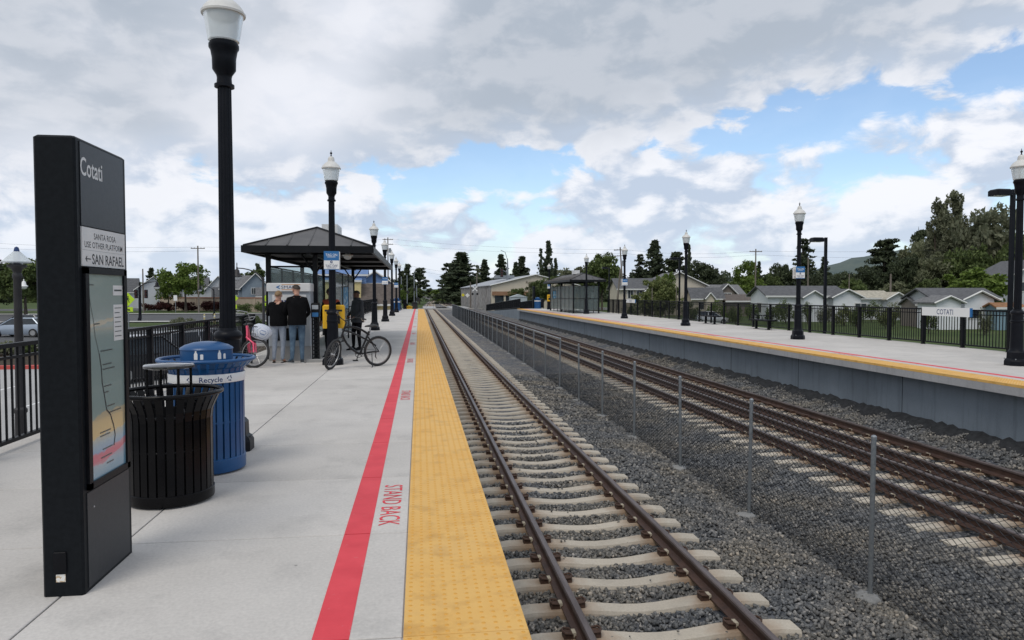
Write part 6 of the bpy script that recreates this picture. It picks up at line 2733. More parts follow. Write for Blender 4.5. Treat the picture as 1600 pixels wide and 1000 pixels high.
def shrub(px, ytop, wpx, d, mt, label, hm=1.0, n=110, grp='shrubs and hedges'):
    p = at(px, ytop, d)
    H = p.z - GZ
    w = wpx * d / FPX / 2
    rs = RNG
    cs, rd = [], []
    for _ in range(26):
        a, r = rs.uniform(0, 6.28), math.sqrt(rs.uniform(0, 1)) * 0.8
        cs.append((w * r * math.cos(a), w * r * 0.8 * math.sin(a), H * rs.uniform(0.25, 0.82) * (1 - 0.35 * r)))
        rd.append((w * 0.25, w * 0.25, H * 0.18))
    V, F = leaves(cs, rd, n, max(0.05, 0.045 * w + 0.02))
    t = thing('shrub', label, 'shrub', (p.x, p.y, GZ), 0, grp)
    obj('foliage', np_mesh('foliage', V, F, LM[mt]), t)
    b = MB()
    for k in range(5):
        a = 1.26 * k
        b.tube([(0, 0, 0), (w * 0.3 * math.cos(a), w * 0.3 * math.sin(a), H * 0.55)], [0.03, 0.012], 5)
    b.build('stem', M_bark2, t)
    return t


shrub(286, 490, 50, 62, 'olive', 'rounded olive shrub beyond the left railing')
shrub(392, 486, 40, 70, 'green', 'low green shrub left of the ticket machine')
shrub(246, 468, 50, 132, 'redleaf', 'maroon hedge section left of the bus sign')
shrub(285, 469, 52, 132, 'redleaf', 'maroon hedge section under the street tree')
shrub(328, 467, 46, 132, 'redleaf', 'maroon hedge section left of the tall lamp post')
shrub(380, 470, 34, 120, 'green', 'green shrub before the beige garden wall')
shrub(408, 468, 28, 120, 'green', 'green shrub before the wall beside the shelter post')
shrub(1228, 460, 38, 78, 'green', 'clipped green shrub in front of the white house')
shrub(1262, 465, 22, 76, 'green', 'small spreading shrub before the white house porch')
shrub(1362, 462, 34, 80, 'green', 'green shrub before the cream roof house')
shrub(1400, 466, 40, 82, 'olive', 'overgrown olive shrub right of the cream roof house')
shrub(1425, 472, 40, 74, 'green', 'dark garden shrub left of the COTATI sign')
shrub(1320, 472, 40, 72, 'willow', 'pale garden shrub between the two white houses')
shrub(1120, 466, 40, 84, 'bright', 'yellow green shrub before the brown roofed houses')
shrub(690, 455, 30, 240, 'bright', 'green bush right of the curving tracks')
shrub(12, 530, 80, 38, 'olive', 'planting strip shrub behind the left railing post', n=80)
shrub(52, 532, 50, 38, 'green', 'planting strip shrub left of the pylon', n=80)

tree('loose', 812, 446, 40, 122, 'green', 'small street tree in front of the beige store', 1)
tree('broad', 838, 436, 34, 121, 'olive', 'olive street tree at the right end of the beige store', 2)
tree('broad', 1010, 444, 34, 112, 'green', 'green garden tree left of the willow', 2)
tree('wide', 1130, 430, 40, 140, 'dark', 'dark tree behind the brown roofed house', 1)
tree('broad', 1205, 424, 44, 138, 'green', 'green tree behind the left end of the white house', 0)
tree('broad', 1335, 432, 50, 118, 'green', 'mid green tree behind the gap between the white houses', 1)
tree('wide', 1280, 424, 60, 145, 'dark', 'dark evergreen mass behind the white house roof', 1)
tree('broad', 1400, 436, 56, 108, 'olive', 'olive thicket right of the cream roof house', 0)
tree('broad', 1450, 430, 44, 104, 'green', 'leafy thicket left of the grey roofed house', 2)
tree('wide', 1440, 372, 80, 138, 'olive', 'olive tree mass at the left foot of the poplars', 0)
for px, yt, w_, d_, mt, lb in ((1176, 466, 26, 78, 'bright', 'light green shrub left of the white house gable'), (1205, 470, 24, 72, 'green', 'low shrub under the white house gable window'),
                               (1290, 469, 30, 70, 'olive', 'straggly shrub between the porch and the post light'), (1340, 472, 30, 66, 'green', 'shrub before the cream roof house doorway'),
                               (1384, 474, 36, 66, 'willow', 'pale shrub right of the cream house gable'), (1452, 476, 28, 58, 'green', 'shrub in front of the brown shed'),
                               (1540, 474, 30, 56, 'olive', 'shrub before the teal annex'), (1150, 468, 30, 74, 'green', 'shrub before the low brown house'), (1080, 466, 34, 72, 'green', 'shrub right of the willow trunk'), (985, 468, 36, 76, 'green', 'shrub before the two storey beige house')):
    shrub(px, yt, w_, d_, mt, lb)

# far wood that closes the horizon behind the named trees
def treeline(px0, px1, d, y0, y1, mt, label, n=150):
    cs, rd = [], []
    for i in range(n):
        px = px0 + (px1 - px0) * (i + RNG.uniform(0, 1)) / n
        top = at(px, y0 + (y1 - y0) * (0.5 + 0.5 * math.sin(px * 0.071) * math.sin(px * 0.023 + 1)) + RNG.uniform(-4, 4), d * RNG.uniform(0.96, 1.06))
        h = top.z - GZ
        for k in range(5):
            w_ = 2.6 * RNG.uniform(0.7, 1.2)
            cs.append((top.x + RNG.uniform(-2.5, 2.5), top.y + RNG.uniform(-3, 3), GZ + h * (0.12 + 0.19 * k)))
            rd.append((w_ * (1.1 - 0.12 * k), w_ * (1.1 - 0.12 * k), h * 0.15))
    V, F = leaves(cs, rd, 46, 0.55)
    tag(obj('treeline', np_mesh('treeline', V, F, LM[mt])), label, 'trees', kind='stuff')


treeline(745, 1180, 285, 424, 442, 'conifer', 'far dark wood behind the store and the right platform')
treeline(1170, 1640, 240, 420, 438, 'conifer', 'far dark wood behind the houses at right')
treeline(-60, 440, 270, 440, 450, 'green', 'far green wood behind the houses at left')
treeline(440, 650, 300, 434, 446, 'conifer', 'far dark wood behind the left shelter')

# ------------------------------------------------------------------ streets on the left
tag(sheet('parking_lot', -60, -6, -4.5, 33, GZ + 0.012, M_lot), kind='structure')
tag(sheet('parking_lot', -75, 46, -6, 74, GZ + 0.012, M_asph), kind='structure')
tag(sheet('road', -190, 88, -6, 118, GZ + 0.012, M_asph), kind='structure')
tag(sheet('pavement', -190, 118.3, -6, 122, GZ + 0.10, M_kerb), kind='structure')
tag(sheet('pavement', -190, 84.5, -6, 88, GZ + 0.10, M_kerb), kind='structure')
tag(sheet('road', -190, 146, 260, 164, GZ + 0.018, M_asph), kind='structure')
tag(sheet('planting_strip', -60, 33.5, -4.5, 46, GZ + 0.02, M_bark), kind='structure')
b = MB()
b.box(-60, 33, GZ, -4.5, 33.4, GZ + 0.16)
tag(b.build('kerb', M_redkerb), kind='structure')
b = MB()
b.box(-75, 45.6, GZ, -6, 46, GZ + 0.16)
tag(b.build('kerb', M_kerb), kind='structure')
b = MB()
for x in np.arange(-58, -6, 2.75):
    b.box(x, 22.0, GZ + 0.012, x + 0.1, 27.2, GZ + 0.016)
tag(b.build('parking_line', M_white, recalc=False), kind='structure')
# level crossing panels where the road meets the rails
b = MB()
for c, hw in ((T1, 1.3), (8.3, 2.0)):
    b.box(c - hw, 144, GZ, c + hw, 166, RZ - 0.01)
tag(b.build('crossing_panel', M_cope), kind='structure')
b = MB()
b.box(-6, 140.0, GZ, 40, 141.2, RZ + 0.02)
tag(b.build('pavement', M_kerb), kind='structure')

# ------------------------------------------------------------------ buildings
M_win = pm('window glass', (0.02, 0.026, 0.032), (0.045, 0.055, 0.065), 1.5, 0.12)
M_trim = pm('white trim paint', (0.62, 0.62, 0.60), None, rough=0.6)
M_door = pm('brown door', (0.07, 0.045, 0.03), None, rough=0.6)


def siding(name, c, sc_=9.0):
    """painted lap boards"""
    m = pm(name, tuple(x * 0.93 for x in c), c, 1.2, 0.75, space='Object')
    N, L = m.node_tree.nodes, m.node_tree.links
    tcn = N.new('ShaderNodeTexCoord')
    wv = N.new('ShaderNodeTexWave')
    wv.bands_direction = 'Z'
    wv.wave_profile = 'SAW'
    wv.inputs['Scale'].default_value = sc_ / 6.28 * 2
    L.new(tcn.outputs['Object'], wv.inputs['Vector'])
    bp = N.new('ShaderNodeBump')
    bp.inputs['Strength'].default_value = 0.5
    bp.inputs['Distance'].default_value = 0.02
    L.new(wv.outputs['Fac'], bp.inputs['Height'])
    L.new(bp.outputs[0], N['Principled BSDF'].inputs['Normal'])
    return m


def shingle(name, c):
    m = pm(name, tuple(x * 0.75 for x in c), tuple(min(1, x * 1.2) for x in c), 3.0, 0.9, space='Object', detail=8, bump=0.6, bscale=9)
    return m


SD = dict(white=siding('white siding', (0.76, 0.78, 0.80)), grey=siding('pale grey siding', (0.52, 0.54, 0.56)), bluegrey=siding('blue grey siding', (0.22, 0.27, 0.32)), beige=siding('beige siding', (0.58, 0.52, 0.42)),
          tan=siding('tan stucco', (0.40, 0.35, 0.27), 0.5), yellow=siding('pale yellow stucco', (0.60, 0.50, 0.24), 0.4), blue=siding('blue boards', (0.16, 0.27, 0.50)), teal=siding('teal siding', (0.20, 0.30, 0.36)), brown=siding('brown grey siding', (0.20, 0.17, 0.145)))
RF = dict(dark=shingle('charcoal shingles', (0.10, 0.102, 0.108)), grey=shingle('grey shingles', (0.16, 0.16, 0.163)), cream=shingle('cream roofing', (0.40, 0.37, 0.30)), brown=shingle('brown shingles', (0.11, 0.09, 0.078)), bluem=shingle('blue metal roofing', (0.13, 0.22, 0.42)), silver=shingle('silver sheet roofing', (0.36, 0.38, 0.41)), rust=shingle('rusty sheet roofing', (0.26, 0.13, 0.06)))


def gable_unit(t, x0, x1, y0, y1, ze, zr, axis, wall, roof, oh=0.45, wins=(), door=None, base=0.0):
    """walls, roof slabs, windows; axis is the ridge direction. wins: (face, u, z, w, h) face in '-y','+y','-x','+x'"""
    b = MB()
    xm, ym = (x0 + x1) / 2, (y0 + y1) / 2
    if axis == 'x':
        b.prism([(y0, base), (y1, base), (y1, ze), (ym, zr), (y0, ze)], x0, x1, 'x')
    else:
        b.prism([(x0, base), (x1, base), (x1, ze), (xm, zr), (x0, ze)], y0, y1, 'y')
    b.build('wall', SD[wall], t)
    th = 0.14
    if axis == 'x':
        sl = (zr - ze) / ((y1 - y0) / 2)
        for s, ye in ((-1, y0), (1, y1)):
            b = MB()
            e = ye + s * oh
            z_e = ze - sl * oh
            b.prism([(e, z_e + 0.02), (ym, zr + 0.02), (ym, zr + 0.02 + th), (e, z_e + 0.02 + th)], x0 - oh, x1 + oh, 'x')
            r_ = b.build('roof', RF[roof], t)
            b = MB()
            b.box(x0 - oh, min(e, e + s * 0.06), z_e - 0.06, x1 + oh, max(e, e + s * 0.06), z_e + 0.14)
            b.build('gutter', M_trim, r_)
    else:
        sl = (zr - ze) / ((x1 - x0) / 2)
        for s, xe in ((-1, x0), (1, x1)):
            b = MB()
            e = xe + s * oh
            z_e = ze - sl * oh
            b.prism([(e, z_e + 0.02), (xm, zr + 0.02), (xm, zr + 0.02 + th), (e, z_e + 0.02 + th)], y0 - oh, y1 + oh, 'y')
            r_ = b.build('roof', RF[roof], t)
            b = MB()
            b.tube([(e, y0 - oh - 0.03, z_e + 0.08), (xm, y0 - oh - 0.03, zr + 0.08)], 0.09, 4)
            b.build('barge_board', M_trim, r_)
    for f, u, z, w, h in wins:
        if f[1] == 'y':
            yy = y0 if f[0] == '-' else y1
            s = -1 if f[0] == '-' else 1
            c = lambda a, z_, o: (u + a, yy + s * o, z_)
        else:
            xx = x0 if f[0] == '-' else x1
            s = -1 if f[0] == '-' else 1
            c = lambda a, z_, o: (xx + s * o, u + a, z_)
        def slab(nm, a0, a1, z0_, z1_, o0, o1, mt, par):
            b = MB()
            p, q = c(a0, z0_, o0), c(a1, z1_, o1)
            b.box(min(p[0], q[0]), min(p[1], q[1]), min(p[2], q[2]), max(p[0], q[0]), max(p[1], q[1]), max(p[2], q[2]))
            return b.build(nm, mt, par)
        wd = slab('window', -w / 2 - 0.10, w / 2 + 0.10, z - 0.10, z + h + 0.10, 0.0, 0.05, M_trim, t)
        for s0, s1 in ((-w / 2, -0.03), (0.03, w / 2)):
            slab('pane', s0, s1, z, z + h, 0.051, 0.06, M_win, wd)
    if door:
        f, u, w, h = door
        yy = y0 if f[0] == '-' else y1
        b = MB()
        b.box(u - w / 2, yy - 0.06 if f[0] == '-' else yy, base, u + w / 2, yy if f[0] == '-' else yy + 0.06, base + h)
        b.build('door', M_door, t)


def building(name, label, px, d, rz=0.0, cat='house'):
    p = at(px, 459, d)
    return thing(name, label, cat, (p.x, p.y, GZ), rz)


# white house with two wings (right)
t = building('house', 'white house with dark roof and two gables beyond the right railing', 1200, 84, R(-6))
gable_unit(t, 0, 9.0, 0, 5.6, 3.05, 4.05, 'x', 'white', 'dark', wins=(('-x', 2.6, 1.0, 1.3, 1.1), ('-y', 1.6, 1.0, 1.2, 1.0), ('-y', 8.2, 1.0, 1.1, 1.0)), door=('-', 6.6, 0.9, 2.0))
gable_unit(t, 3.6, 5.8, -1.6, 0.0, 2.85, 3.5, 'y', 'white', 'dark', 0.3)
gable_unit(t, 7.2, 10.4, -1.2, 3.0, 2.85, 3.65, 'y', 'white', 'dark', 0.35, wins=(('-y', 10.4, 1.1, 1.3, 1.0),))
t = building('house', 'low house with cream roof behind garden shrubs at right', 1345, 90, R(-8))
gable_unit(t, -1.6, 3.6, 0, 4.6, 2.75, 3.5, 'x', 'white', 'cream', wins=(('-y', 0.6, 1.0, 1.2, 0.9),))
gable_unit(t, 2.6, 5.0, -1.5, 3.2, 2.6, 3.3, 'y', 'grey', 'cream', 0.3)
# grey roofed house near the COTATI sign
t = building('house', 'grey roofed house with teal annex behind the COTATI sign', 1490, 66, R(-10))
gable_unit(t, -1.2, 4.4, 1.2, 6.0, 2.85, 3.65, 'x', 'grey', 'dark', wins=(('-y', 1.4, 1.2, 0.9, 0.8),))
gable_unit(t, 0.8, 3.4, -0.4, 1.2, 2.75, 3.4, 'y', 'white', 'dark', 0.35, wins=(('-y', 1.7, 1.0, 1.0, 0.7),))
gable_unit(t, -2.4, -0.2, -1.6, 1.6, 2.45, 2.95, 'y', 'white', 'grey', 0.3)
gable_unit(t, 2.6, 4.8, -2.2, -0.5, 2.0, 2.3, 'x', 'teal', 'rust', 0.25)
t = building('house', 'low brown shed left of the grey roofed house', 1452, 70, R(-10))
gable_unit(t, -1.2, 1.6, 0, 3.0, 2.2, 2.8, 'x', 'brown', 'grey', 0.25)
t = building('house', 'tall pale house wall at the right edge behind the lamp post', 1600, 92, R(-10))
gable_unit(t, -1.6, 6.0, 0, 8, 5.6, 7.6, 'y', 'grey', 'dark', 0.4, wins=(('-y', 0.2, 3.6, 1.0, 1.1), ('-y', 3.2, 3.6, 1.0, 1.1)))
# centre right houses
t = building('house', 'beige gable house behind the willow', 1066, 108, R(-4))
gable_unit(t, -4.6, 3.6, 0, 9, 4.5, 6.4, 'y', 'beige', 'grey', 0.4, wins=(('-y', -2.0, 2.9, 1.0, 1.0), ('-y', -3.4, 2.9, 1.0, 1.0)))
gable_unit(t, 0.5, 5.0, -3.4, -0.5, 2.7, 4.0, 'x', 'beige', 'dark', 0.35, wins=(('-y', 2.2, 1.0, 1.4, 1.0),))
gable_unit(t, 2.2, 3.4, -4.4, -3.0, 2.6, 3.3, 'y', 'beige', 'dark', 0.2)
t = building('house', 'two storey beige house with dark roof behind the right platform lamp', 984, 104, R(-4))
gable_unit(t, -1.6, 5.2, 0, 7, 4.0, 5.4, 'x', 'beige', 'dark', 0.4, wins=(('-y', 0.1, 2.6, 0.7, 1.2), ('-y', 1.4, 2.6, 0.7, 1.2)))
gable_unit(t, 2.2, 4.4, -1.0, 0.0, 3.8, 5.0, 'y', 'beige', 'dark', 0.35)
gable_unit(t, 0.3, 2.4, -2.0, 0.0, 2.2, 2.9, 'y', 'beige', 'dark', 0.25)
t = building('house', 'brown roofed house right of the beige gable house', 1128, 116, R(-6))
gable_unit(t, -2.6, 3.6, 0, 8, 3.0, 4.6, 'x', 'brown', 'grey', 0.4, wins=(('-y', -1.2, 1.2, 1.2, 1.0),))
gable_unit(t, -1.0, 1.6, -1.8, 0, 3.4, 4.7, 'y', 'brown', 'dark', 0.35, wins=(('-y', 0.3, 2.7, 1.2, 0.6),))
t = building('house', 'low brown house left of the white house', 1158, 104, R(-6))
gable_unit(t, -2.0, 2.4, 0, 6, 2.2, 3.0, 'x', 'brown', 'brown', 0.4)
# left houses
t = building('house', 'pale grey gable house left of the light green street tree', 240, 160, R(14))
gable_unit(t, -3.6, 3.8, 0, 8, 4.2, 7.0, 'y', 'grey', 'dark', 0.4)
gable_unit(t, -7.2, -3.6, 1.0, 7, 3.8, 6.6, 'x', 'grey', 'dark', 0.4, wins=(('-y', -5.6, 1.2, 1.0, 1.2),))
gable_unit(t, 1.0, 5.6, -2.6, 0.0, 2.2, 3.6, 'x', 'grey', 'dark', 0.3, wins=(('-y', 2.4, 0.7, 1.0, 0.9),))
t = building('house', 'grey gable house seen behind the light green street tree', 312, 165, R(12))
gable_unit(t, -6.0, 1.5, 0, 8, 4.6, 7.0, 'x', 'grey', 'dark', 0.4, wins=(('-y', -4.4, 3.0, 1.1, 1.0), ('-y', -2.0, 3.0, 1.1, 1.0)))
gable_unit(t, 1.5, 6.6, -1.4, 7, 4.4, 7.2, 'y', 'grey', 'dark', 0.4, wins=(('-y', 3.2, 3.0, 1.0, 1.0),))
gable_unit(t, 3.0, 7.4, -3.6, -1.4, 2.6, 4.6, 'x', 'grey', 'dark', 0.3)
t = building('house', 'blue grey two storey house right of the tall lamp post', 385, 150, R(10))
gable_unit(t, -5.0, 0.6, 0, 8, 4.4, 7.0, 'x', 'bluegrey', 'grey', 0.4, wins=(('-y', -2.2, 3.0, 1.1, 1.1),))
gable_unit(t, -0.8, 4.6, -1.5, 7, 4.6, 7.4, 'y', 'bluegrey', 'grey', 0.4, wins=(('-y', 1.5, 3.2, 0.8, 1.2),))
gable_unit(t, 2.2, 5.4, -3.4, -1.5, 3.0, 4.4, 'x', 'bluegrey', 'grey', 0.3)
# garden wall before the left houses
M_gwall = concrete_mat('garden wall stucco', (0.40, 0.33, 0.26), 0.1, 0.2)
M_gcap = pm('garden wall cap', (0.24, 0.13, 0.09), (0.30, 0.17, 0.12), 3, 0.8, space='World')
p, q = at(252, 478, 142), at(432, 478, 126)
t = thing('garden_wall', 'long tan garden wall with brick red cap below the left houses', 'wall', (p.x, p.y, GZ), math.atan2(q.y - p.y, q.x - p.x))
ln = (Vector((q.x, q.y)) - Vector((p.x, p.y))).length
b = MB()
b.box(0, -0.12, 0, ln, 0.12, 2.35)
b.build('wall', M_gwall, t)
b = MB()
b.box(-0.05, -0.18, 2.352, ln + 0.05, 0.18, 2.62)
b.build('cap', M_gcap, t)
for k in range(7):
    b = MB()
    b.box(ln * k / 6 - 0.22, -0.20, 0, ln * k / 6 + 0.22, -0.122, 2.35)
    b.build('pier', M_gwall, t)

# yellow building with blue gable behind the left shelter
t = building('commercial_building', 'yellow building with blue gable seen under the left shelter roof', 535, 74, R(3), 'building')
gable_unit(t, -2.3, 1.9, -1.0, 8, 4.5, 4.9, 'x', 'yellow', 'bluem', 0.1, wins=(('-y', 1.2, 2.6, 0.5, 0.6),))
gable_unit(t, -2.6, 2.4, 1.5, 9, 5.2, 6.0, 'x', 'blue', 'bluem', 0.2)
gable_unit(t, 1.6, 5.0, 2.0, 9, 4.4, 5.55, 'y', 'blue', 'brown', 0.35, wins=(('-y', 2.6, 3.7, 0.7, 0.6), ('-y', 3.7, 3.7, 0.7, 0.6)))
gable_unit(t, 1.9, 5.4, -1.5, 3.8, 2.3, 4.15, 'x', 'yellow', 'brown', 0.35, wins=(('-y', 2.6, 0.9, 0.8, 1.0),))
# beige market building in the centre
t = building('commercial_building', 'beige store with brown band and silver roof in the centre distance', 768, 128, R(2), 'building')
gable_unit(t, 0, 16.0, 0, 58, 4.7, 6.6, 'y', 'beige', 'silver', 0.3)
b = MB()
for k in range(9):
    b.box(-0.08, 0.6 + k * 6.4, 0.0, -0.005, 6.4 + k * 6.4, 4.7)
b.build('stone_cladding', pm('grey stone cladding', (0.16, 0.15, 0.145), (0.36, 0.35, 0.34), 1.3, 0.9, detail=8, bump=0.5, space='World'), t)
b = MB()
b.box(0.1, -0.35, 2.95, 12.5, -0.02, 3.65)
b.build('band', pm('brown fascia band', (0.24, 0.13, 0.07), (0.30, 0.17, 0.10), 2, 0.7), t)
b = MB()
b.box(0.6, -0.08, 0.0, 9.0, -0.01, 2.95)
b.build('shop_front', M_win, t)
for x in (2.2, 5.0, 8.6):
    b = MB()
    b.box(x, -0.16, 0, x + 0.35, -0.09, 2.95)
    b.build('pillar', SD['beige'], t)
b = MB()
b.box(3.0, 14, 6.3, 6.5, 18, 6.9)
b.build('roof_unit', M_galv, t)
lettering('Raymo', M_door, t, (7.2, -0.03, 5.3), (1, 0, 0), (0, 0, 1), 0.55, 1.9)

# grey screen wall right of the distant tracks
t = thing('screen_wall', 'long grey concrete screen wall right of the distant tracks', 'wall')
pts = [(18, 170), (17.5, 200), (18, 240), (19, 290), (20, 360), (20, 480)]
for (xa, ya), (xb, yb) in zip(pts[:-1], pts[1:]):
    b = MB()
    b.add([(xa, ya, GZ), (xb, yb, GZ), (xb, yb, 0.75), (xa, ya, 0.75), (xa + 0.3, ya, GZ), (xb + 0.3, yb, GZ), (xb + 0.3, yb, 0.75), (xa + 0.3, ya, 0.75)], [(0, 1, 2, 3), (4, 5, 6, 7), (3, 2, 6, 7), (0, 3, 7, 4), (1, 2, 6, 5)])
    b.build('panel', M_wall, t)
# ------------------------------------------------------------------ poles, street lights, signals
M_wood = pm('weathered pole wood', (0.13, 0.11, 0.09), (0.20, 0.175, 0.15), 5, 0.9, stretch=(1, 1, 0.1))
M_cable = pm('overhead cable', (0.02, 0.022, 0.026), None, rough=0.7)
M_grey = pm('grey pole paint', (0.030, 0.028, 0.030), (0.042, 0.040, 0.041), 4, 0.5, spec=0.3)
M_fluo = pm('fluorescent sign yellow', (0.52, 0.75, 0.02), None, rough=0.5)
M_sigy = pm('warning sign yellow', (0.70, 0.62, 0.03), None, rough=0.5)
GU = 'wooden utility poles'


def utility_pole(px, ytop, d, label, lean=0.0, arms=1, r=0.15):
    p = at(px, ytop, d)
    H = p.z - GZ
    t = thing('utility_pole', label, 'utility pole', (p.x, p.y, GZ), 0, GU)
    t.rotation_euler = (0, lean, 0)
    b = MB()
    b.tube([(0, 0, 0), (0, 0, H)], [r, r * 0.7], 8)
    b.build('pole', M_wood, t)
    for k in range(arms):
        z = H - 0.5 - 1.0 * k
        b = MB()
        b.box(-1.1, -0.06, z, 1.1, 0.06, z + 0.12)
        a = b.build('crossarm', M_wood, t)
        for x in (-1.0, -0.5, 0.5, 1.0):
            b = MB()
            b.lathe([(0.05, z + 0.12), (0.06, z + 0.2), (0.03, z + 0.26)], 6, (x, 0, 0))
            b.build('insulator', M_offw, a)
    if arms > 1:
        b = MB()
        b.lathe([(0.25, H - 3.2), (0.25, H - 2.3), (0.1, H - 2.2)], 10, (0.42, 0, 0))
        b.build('transformer', M_galv, t)
    return p


utility_pole(309, 384, 118, 'tall utility pole beside the light green street tree')
utility_pole(223, 420, 122, 'shorter utility pole at the street corner behind the pylon', arms=0)
utility_pole(606, 371, 150, 'utility pole behind the distant left platform lamps', arms=2)
utility_pole(976, 386, 120, 'leaning utility pole with transformer behind the right lamp post', lean=R(-4), arms=2)
utility_pole(963, 420, 100, 'pale leaning pole right of the glazed shelter', lean=R(5), arms=0)
utility_pole(1181, 389, 120, 'bare utility pole between the light green tree and conifer', arms=1)
utility_pole(1263, 402, 110, 'utility pole behind the tag sign lamp post', arms=0)
utility_pole(1392, 428, 92, 'short bare pole right of the cream roof house', arms=0)
utility_pole(1327, 428, 96, 'short thin pole between the two white houses', arms=0, r=0.08)
utility_pole(735, 441, 150, 'grey pole right of the white diamond sign', arms=0)
utility_pole(745, 428, 155, 'pole at the corner of the beige store', arms=0)
utility_pole(1019, 450, 78, 'thin pale post left of the willow', arms=0, r=0.07)
utility_pole(1057, 447, 78, 'thin pale post right of the willow', arms=0, r=0.07)


def wire(name, pts, label, sag=0.6, r=0.011):
    b = MB()
    for (a, c) in zip(pts[:-1], pts[1:]):
        seg = [a.lerp(c, k / 10) - Vector((0, 0, sag * 4 * (k / 10) * (1 - k / 10))) for k in range(11)]
        b.tube(seg, r, 4, cap=False)
    o = b.build(name, M_cable, None, recalc=False)
    tag(o, label, 'cable', 'overhead cables')


A_ = at(606, 373, 150)
wire('overhead_cable', [at(-120, 372, 118), at(309, 386, 118), A_], 'highest overhead cable at left between the utility poles')
wire('overhead_cable', [at(-120, 380, 118), at(309, 392, 118), at(606, 381, 150)], 'second overhead cable at left between the utility poles')
wire('overhead_cable', [A_, at(976, 390, 120), at(1181, 392, 120), at(1700, 380, 110)], 'overhead cable spanning the tracks to the leaning pole')
wire('overhead_cable', [at(606, 381, 150), at(976, 396, 120), at(1181, 398, 120), at(1700, 398, 110)], 'lower overhead cable spanning the tracks')
wire('overhead_cable', [at(606, 408, 150), at(745, 431, 155)], 'cable from the far left pole to the store corner', 0.3)
wire('overhead_cable', [at(606, 414, 150), at(745, 436, 155)], 'lowest cable from the far left pole to the store corner', 0.3)


def bell_light(px, ytop, d, label, side=1, arm=1.9, m=None, white=False):
    """street light: post with arched arm and hanging bell lantern; (px, ytop) is the top of the arm"""
    p = at(px, ytop, d)
    H = p.z - GZ
    m = m or M_lamp
    t = thing('street_light', label, 'street light', (p.x, p.y, GZ), 0, 'street lights with arched arms')
    b = MB()
    b.lathe([(0.22, 0), (0.22, 0.3), (0.12, 0.5), (0.10, 1.0), (0.075, H * 0.86), (0.05, H * 0.88)], 10)
    b.build('post', m, t, smooth=40)
    b = MB()
    pts = [Vector((0, 0, H * 0.80)) + Vector((side * arm * (1 - math.cos(a)), 0, H * 0.20 * math.sin(a))) for a in [k * math.pi / 2 / 7 for k in range(8)]]
    b.tube(pts, [0.06 - 0.003 * k for k in range(8)], 6)
    b.build('arm', m, t, smooth=40)
    e = pts[-1]
    b = MB()
    b.lathe([(0.02, 0.14), (0.05, 0.05), (0.05, -0.05), (0.16, -0.15), (0.20, -0.42), (0.36, -0.58), (0.36, -0.62)], 14, e)
    b.build('lantern', m if not white else M_white, t, smooth=40)
    b = MB()
    b.lathe([(0.30, -0.62), (0.24, -0.80), (0.10, -0.90), (0.0, -0.91)], 14, e, cap=False)
    b.build('globe', M_white, t, smooth=50)
    b = MB()
    b.lathe([(0.03, 0.14), (0.035, 0.3), (0.0, 0.42)], 8, e)
    b.build('finial', m, t)
    return t


bell_light(217, 440, 84, 'street light arching right beside the pale grey gable house', 1, 2.0)
bell_light(334, 446, 104, 'street light arching left toward the street tree', -1, 1.9)
bell_light(411, 419, 50, 'street light arching left above the pink bicycle', -1, 1.75, M_grey)
bell_light(22, 438, 72, 'white street light hanging behind the grey post at far left', 1, 0.9, M_grey, True)

# grey umbrella topped post by the left railing
p = at(26, 393, 14.2)
H = p.z - GZ
t = thing('plaza_light', 'grey post light with flared glass top behind the left railing', 'street light', (p.x, p.y, GZ))
b = MB()
b.lathe([(0.17, 0), (0.17, 0.1), (0.11, 0.14), (0.10, 0.85), (0.12, 0.88), (0.12, 0.94), (0.085, 0.98), (0.068, H - 0.55), (0.085, H - 0.52), (0.085, H - 0.46), (0.065, H - 0.42), (0.10, H - 0.34), (0.17, H - 0.30), (0.17, H - 0.26), (0.05, H - 0.24)], 16)
b.build('post', M_grey, t, smooth=40)
b = MB()
b.lathe([(0.08, H - 0.24), (0.25, H - 0.22), (0.255, H - 0.20), (0.16, H - 0.10), (0.06, H)], 20, cap=False)
b.build('glass_shade', M_globe, t, smooth=40)
b = MB()
b.lathe([(0.055, H - 0.25), (0.05, H + 0.02), (0.035, H + 0.08), (0.0, H + 0.10)], 12)
b.build('finial', M_navy, t, smooth=40)


def area_light(px, ytop, X, side, label):
    """square parking lot light: pole and flat head, standing behind the right railing at lateral offset X"""
    d0 = X * FPX * math.cos(YAW) ** 0 / (px - VXP) 
    for _ in range(6):
        p = at(px, ytop, d0)
        d0 *= X / p.x
    p = at(px, ytop, d0)
    H = p.z - GZ
    t = thing('area_light', label, 'street light', (p.x, p.y, GZ), 0, 'flat headed black post lights behind the right railing')
    b = MB()
    b.box(-0.05, -0.05, 0, 0.05, 0.05, H)
    b.build('pole', M_lamp, t)
    b = MB()
    b.lathe([(0.26, -0.3), (0.26, 0.45)], 14)
    b.build('footing', M_foot, t)
    b = MB()
    b.box(side * 0.06, -0.03, H - 0.13, side * 0.16, 0.03, H - 0.07)
    b.build('arm', M_lamp, t)
    b = MB()
    x0, x1 = sorted((side * 0.16, side * 0.66))
    b.bevbox(x0, -0.2, H - 0.19, x1, 0.2, H - 0.01, 0.04)
    b.build('head', M_lamp, t)
    b = MB()
    b.box(x0 + 0.05, -0.15, H - 0.20, x1 - 0.05, 0.15, H - 0.191)
    b.build('lens', M_globe, t)


area_light(1583, 296, 16.95, -1, 'flat headed post light beside the lamp post at the right edge')
area_light(1290.5, 371, 17.2, -1, 'flat headed post light right of the tag sign lamp post')
area_light(1062, 402, 17.3, -1, 'flat headed post light left of the centre right lamp post')
area_light(952, 417, 17.3, -1, 'flat headed post light right of the glazed shelter')


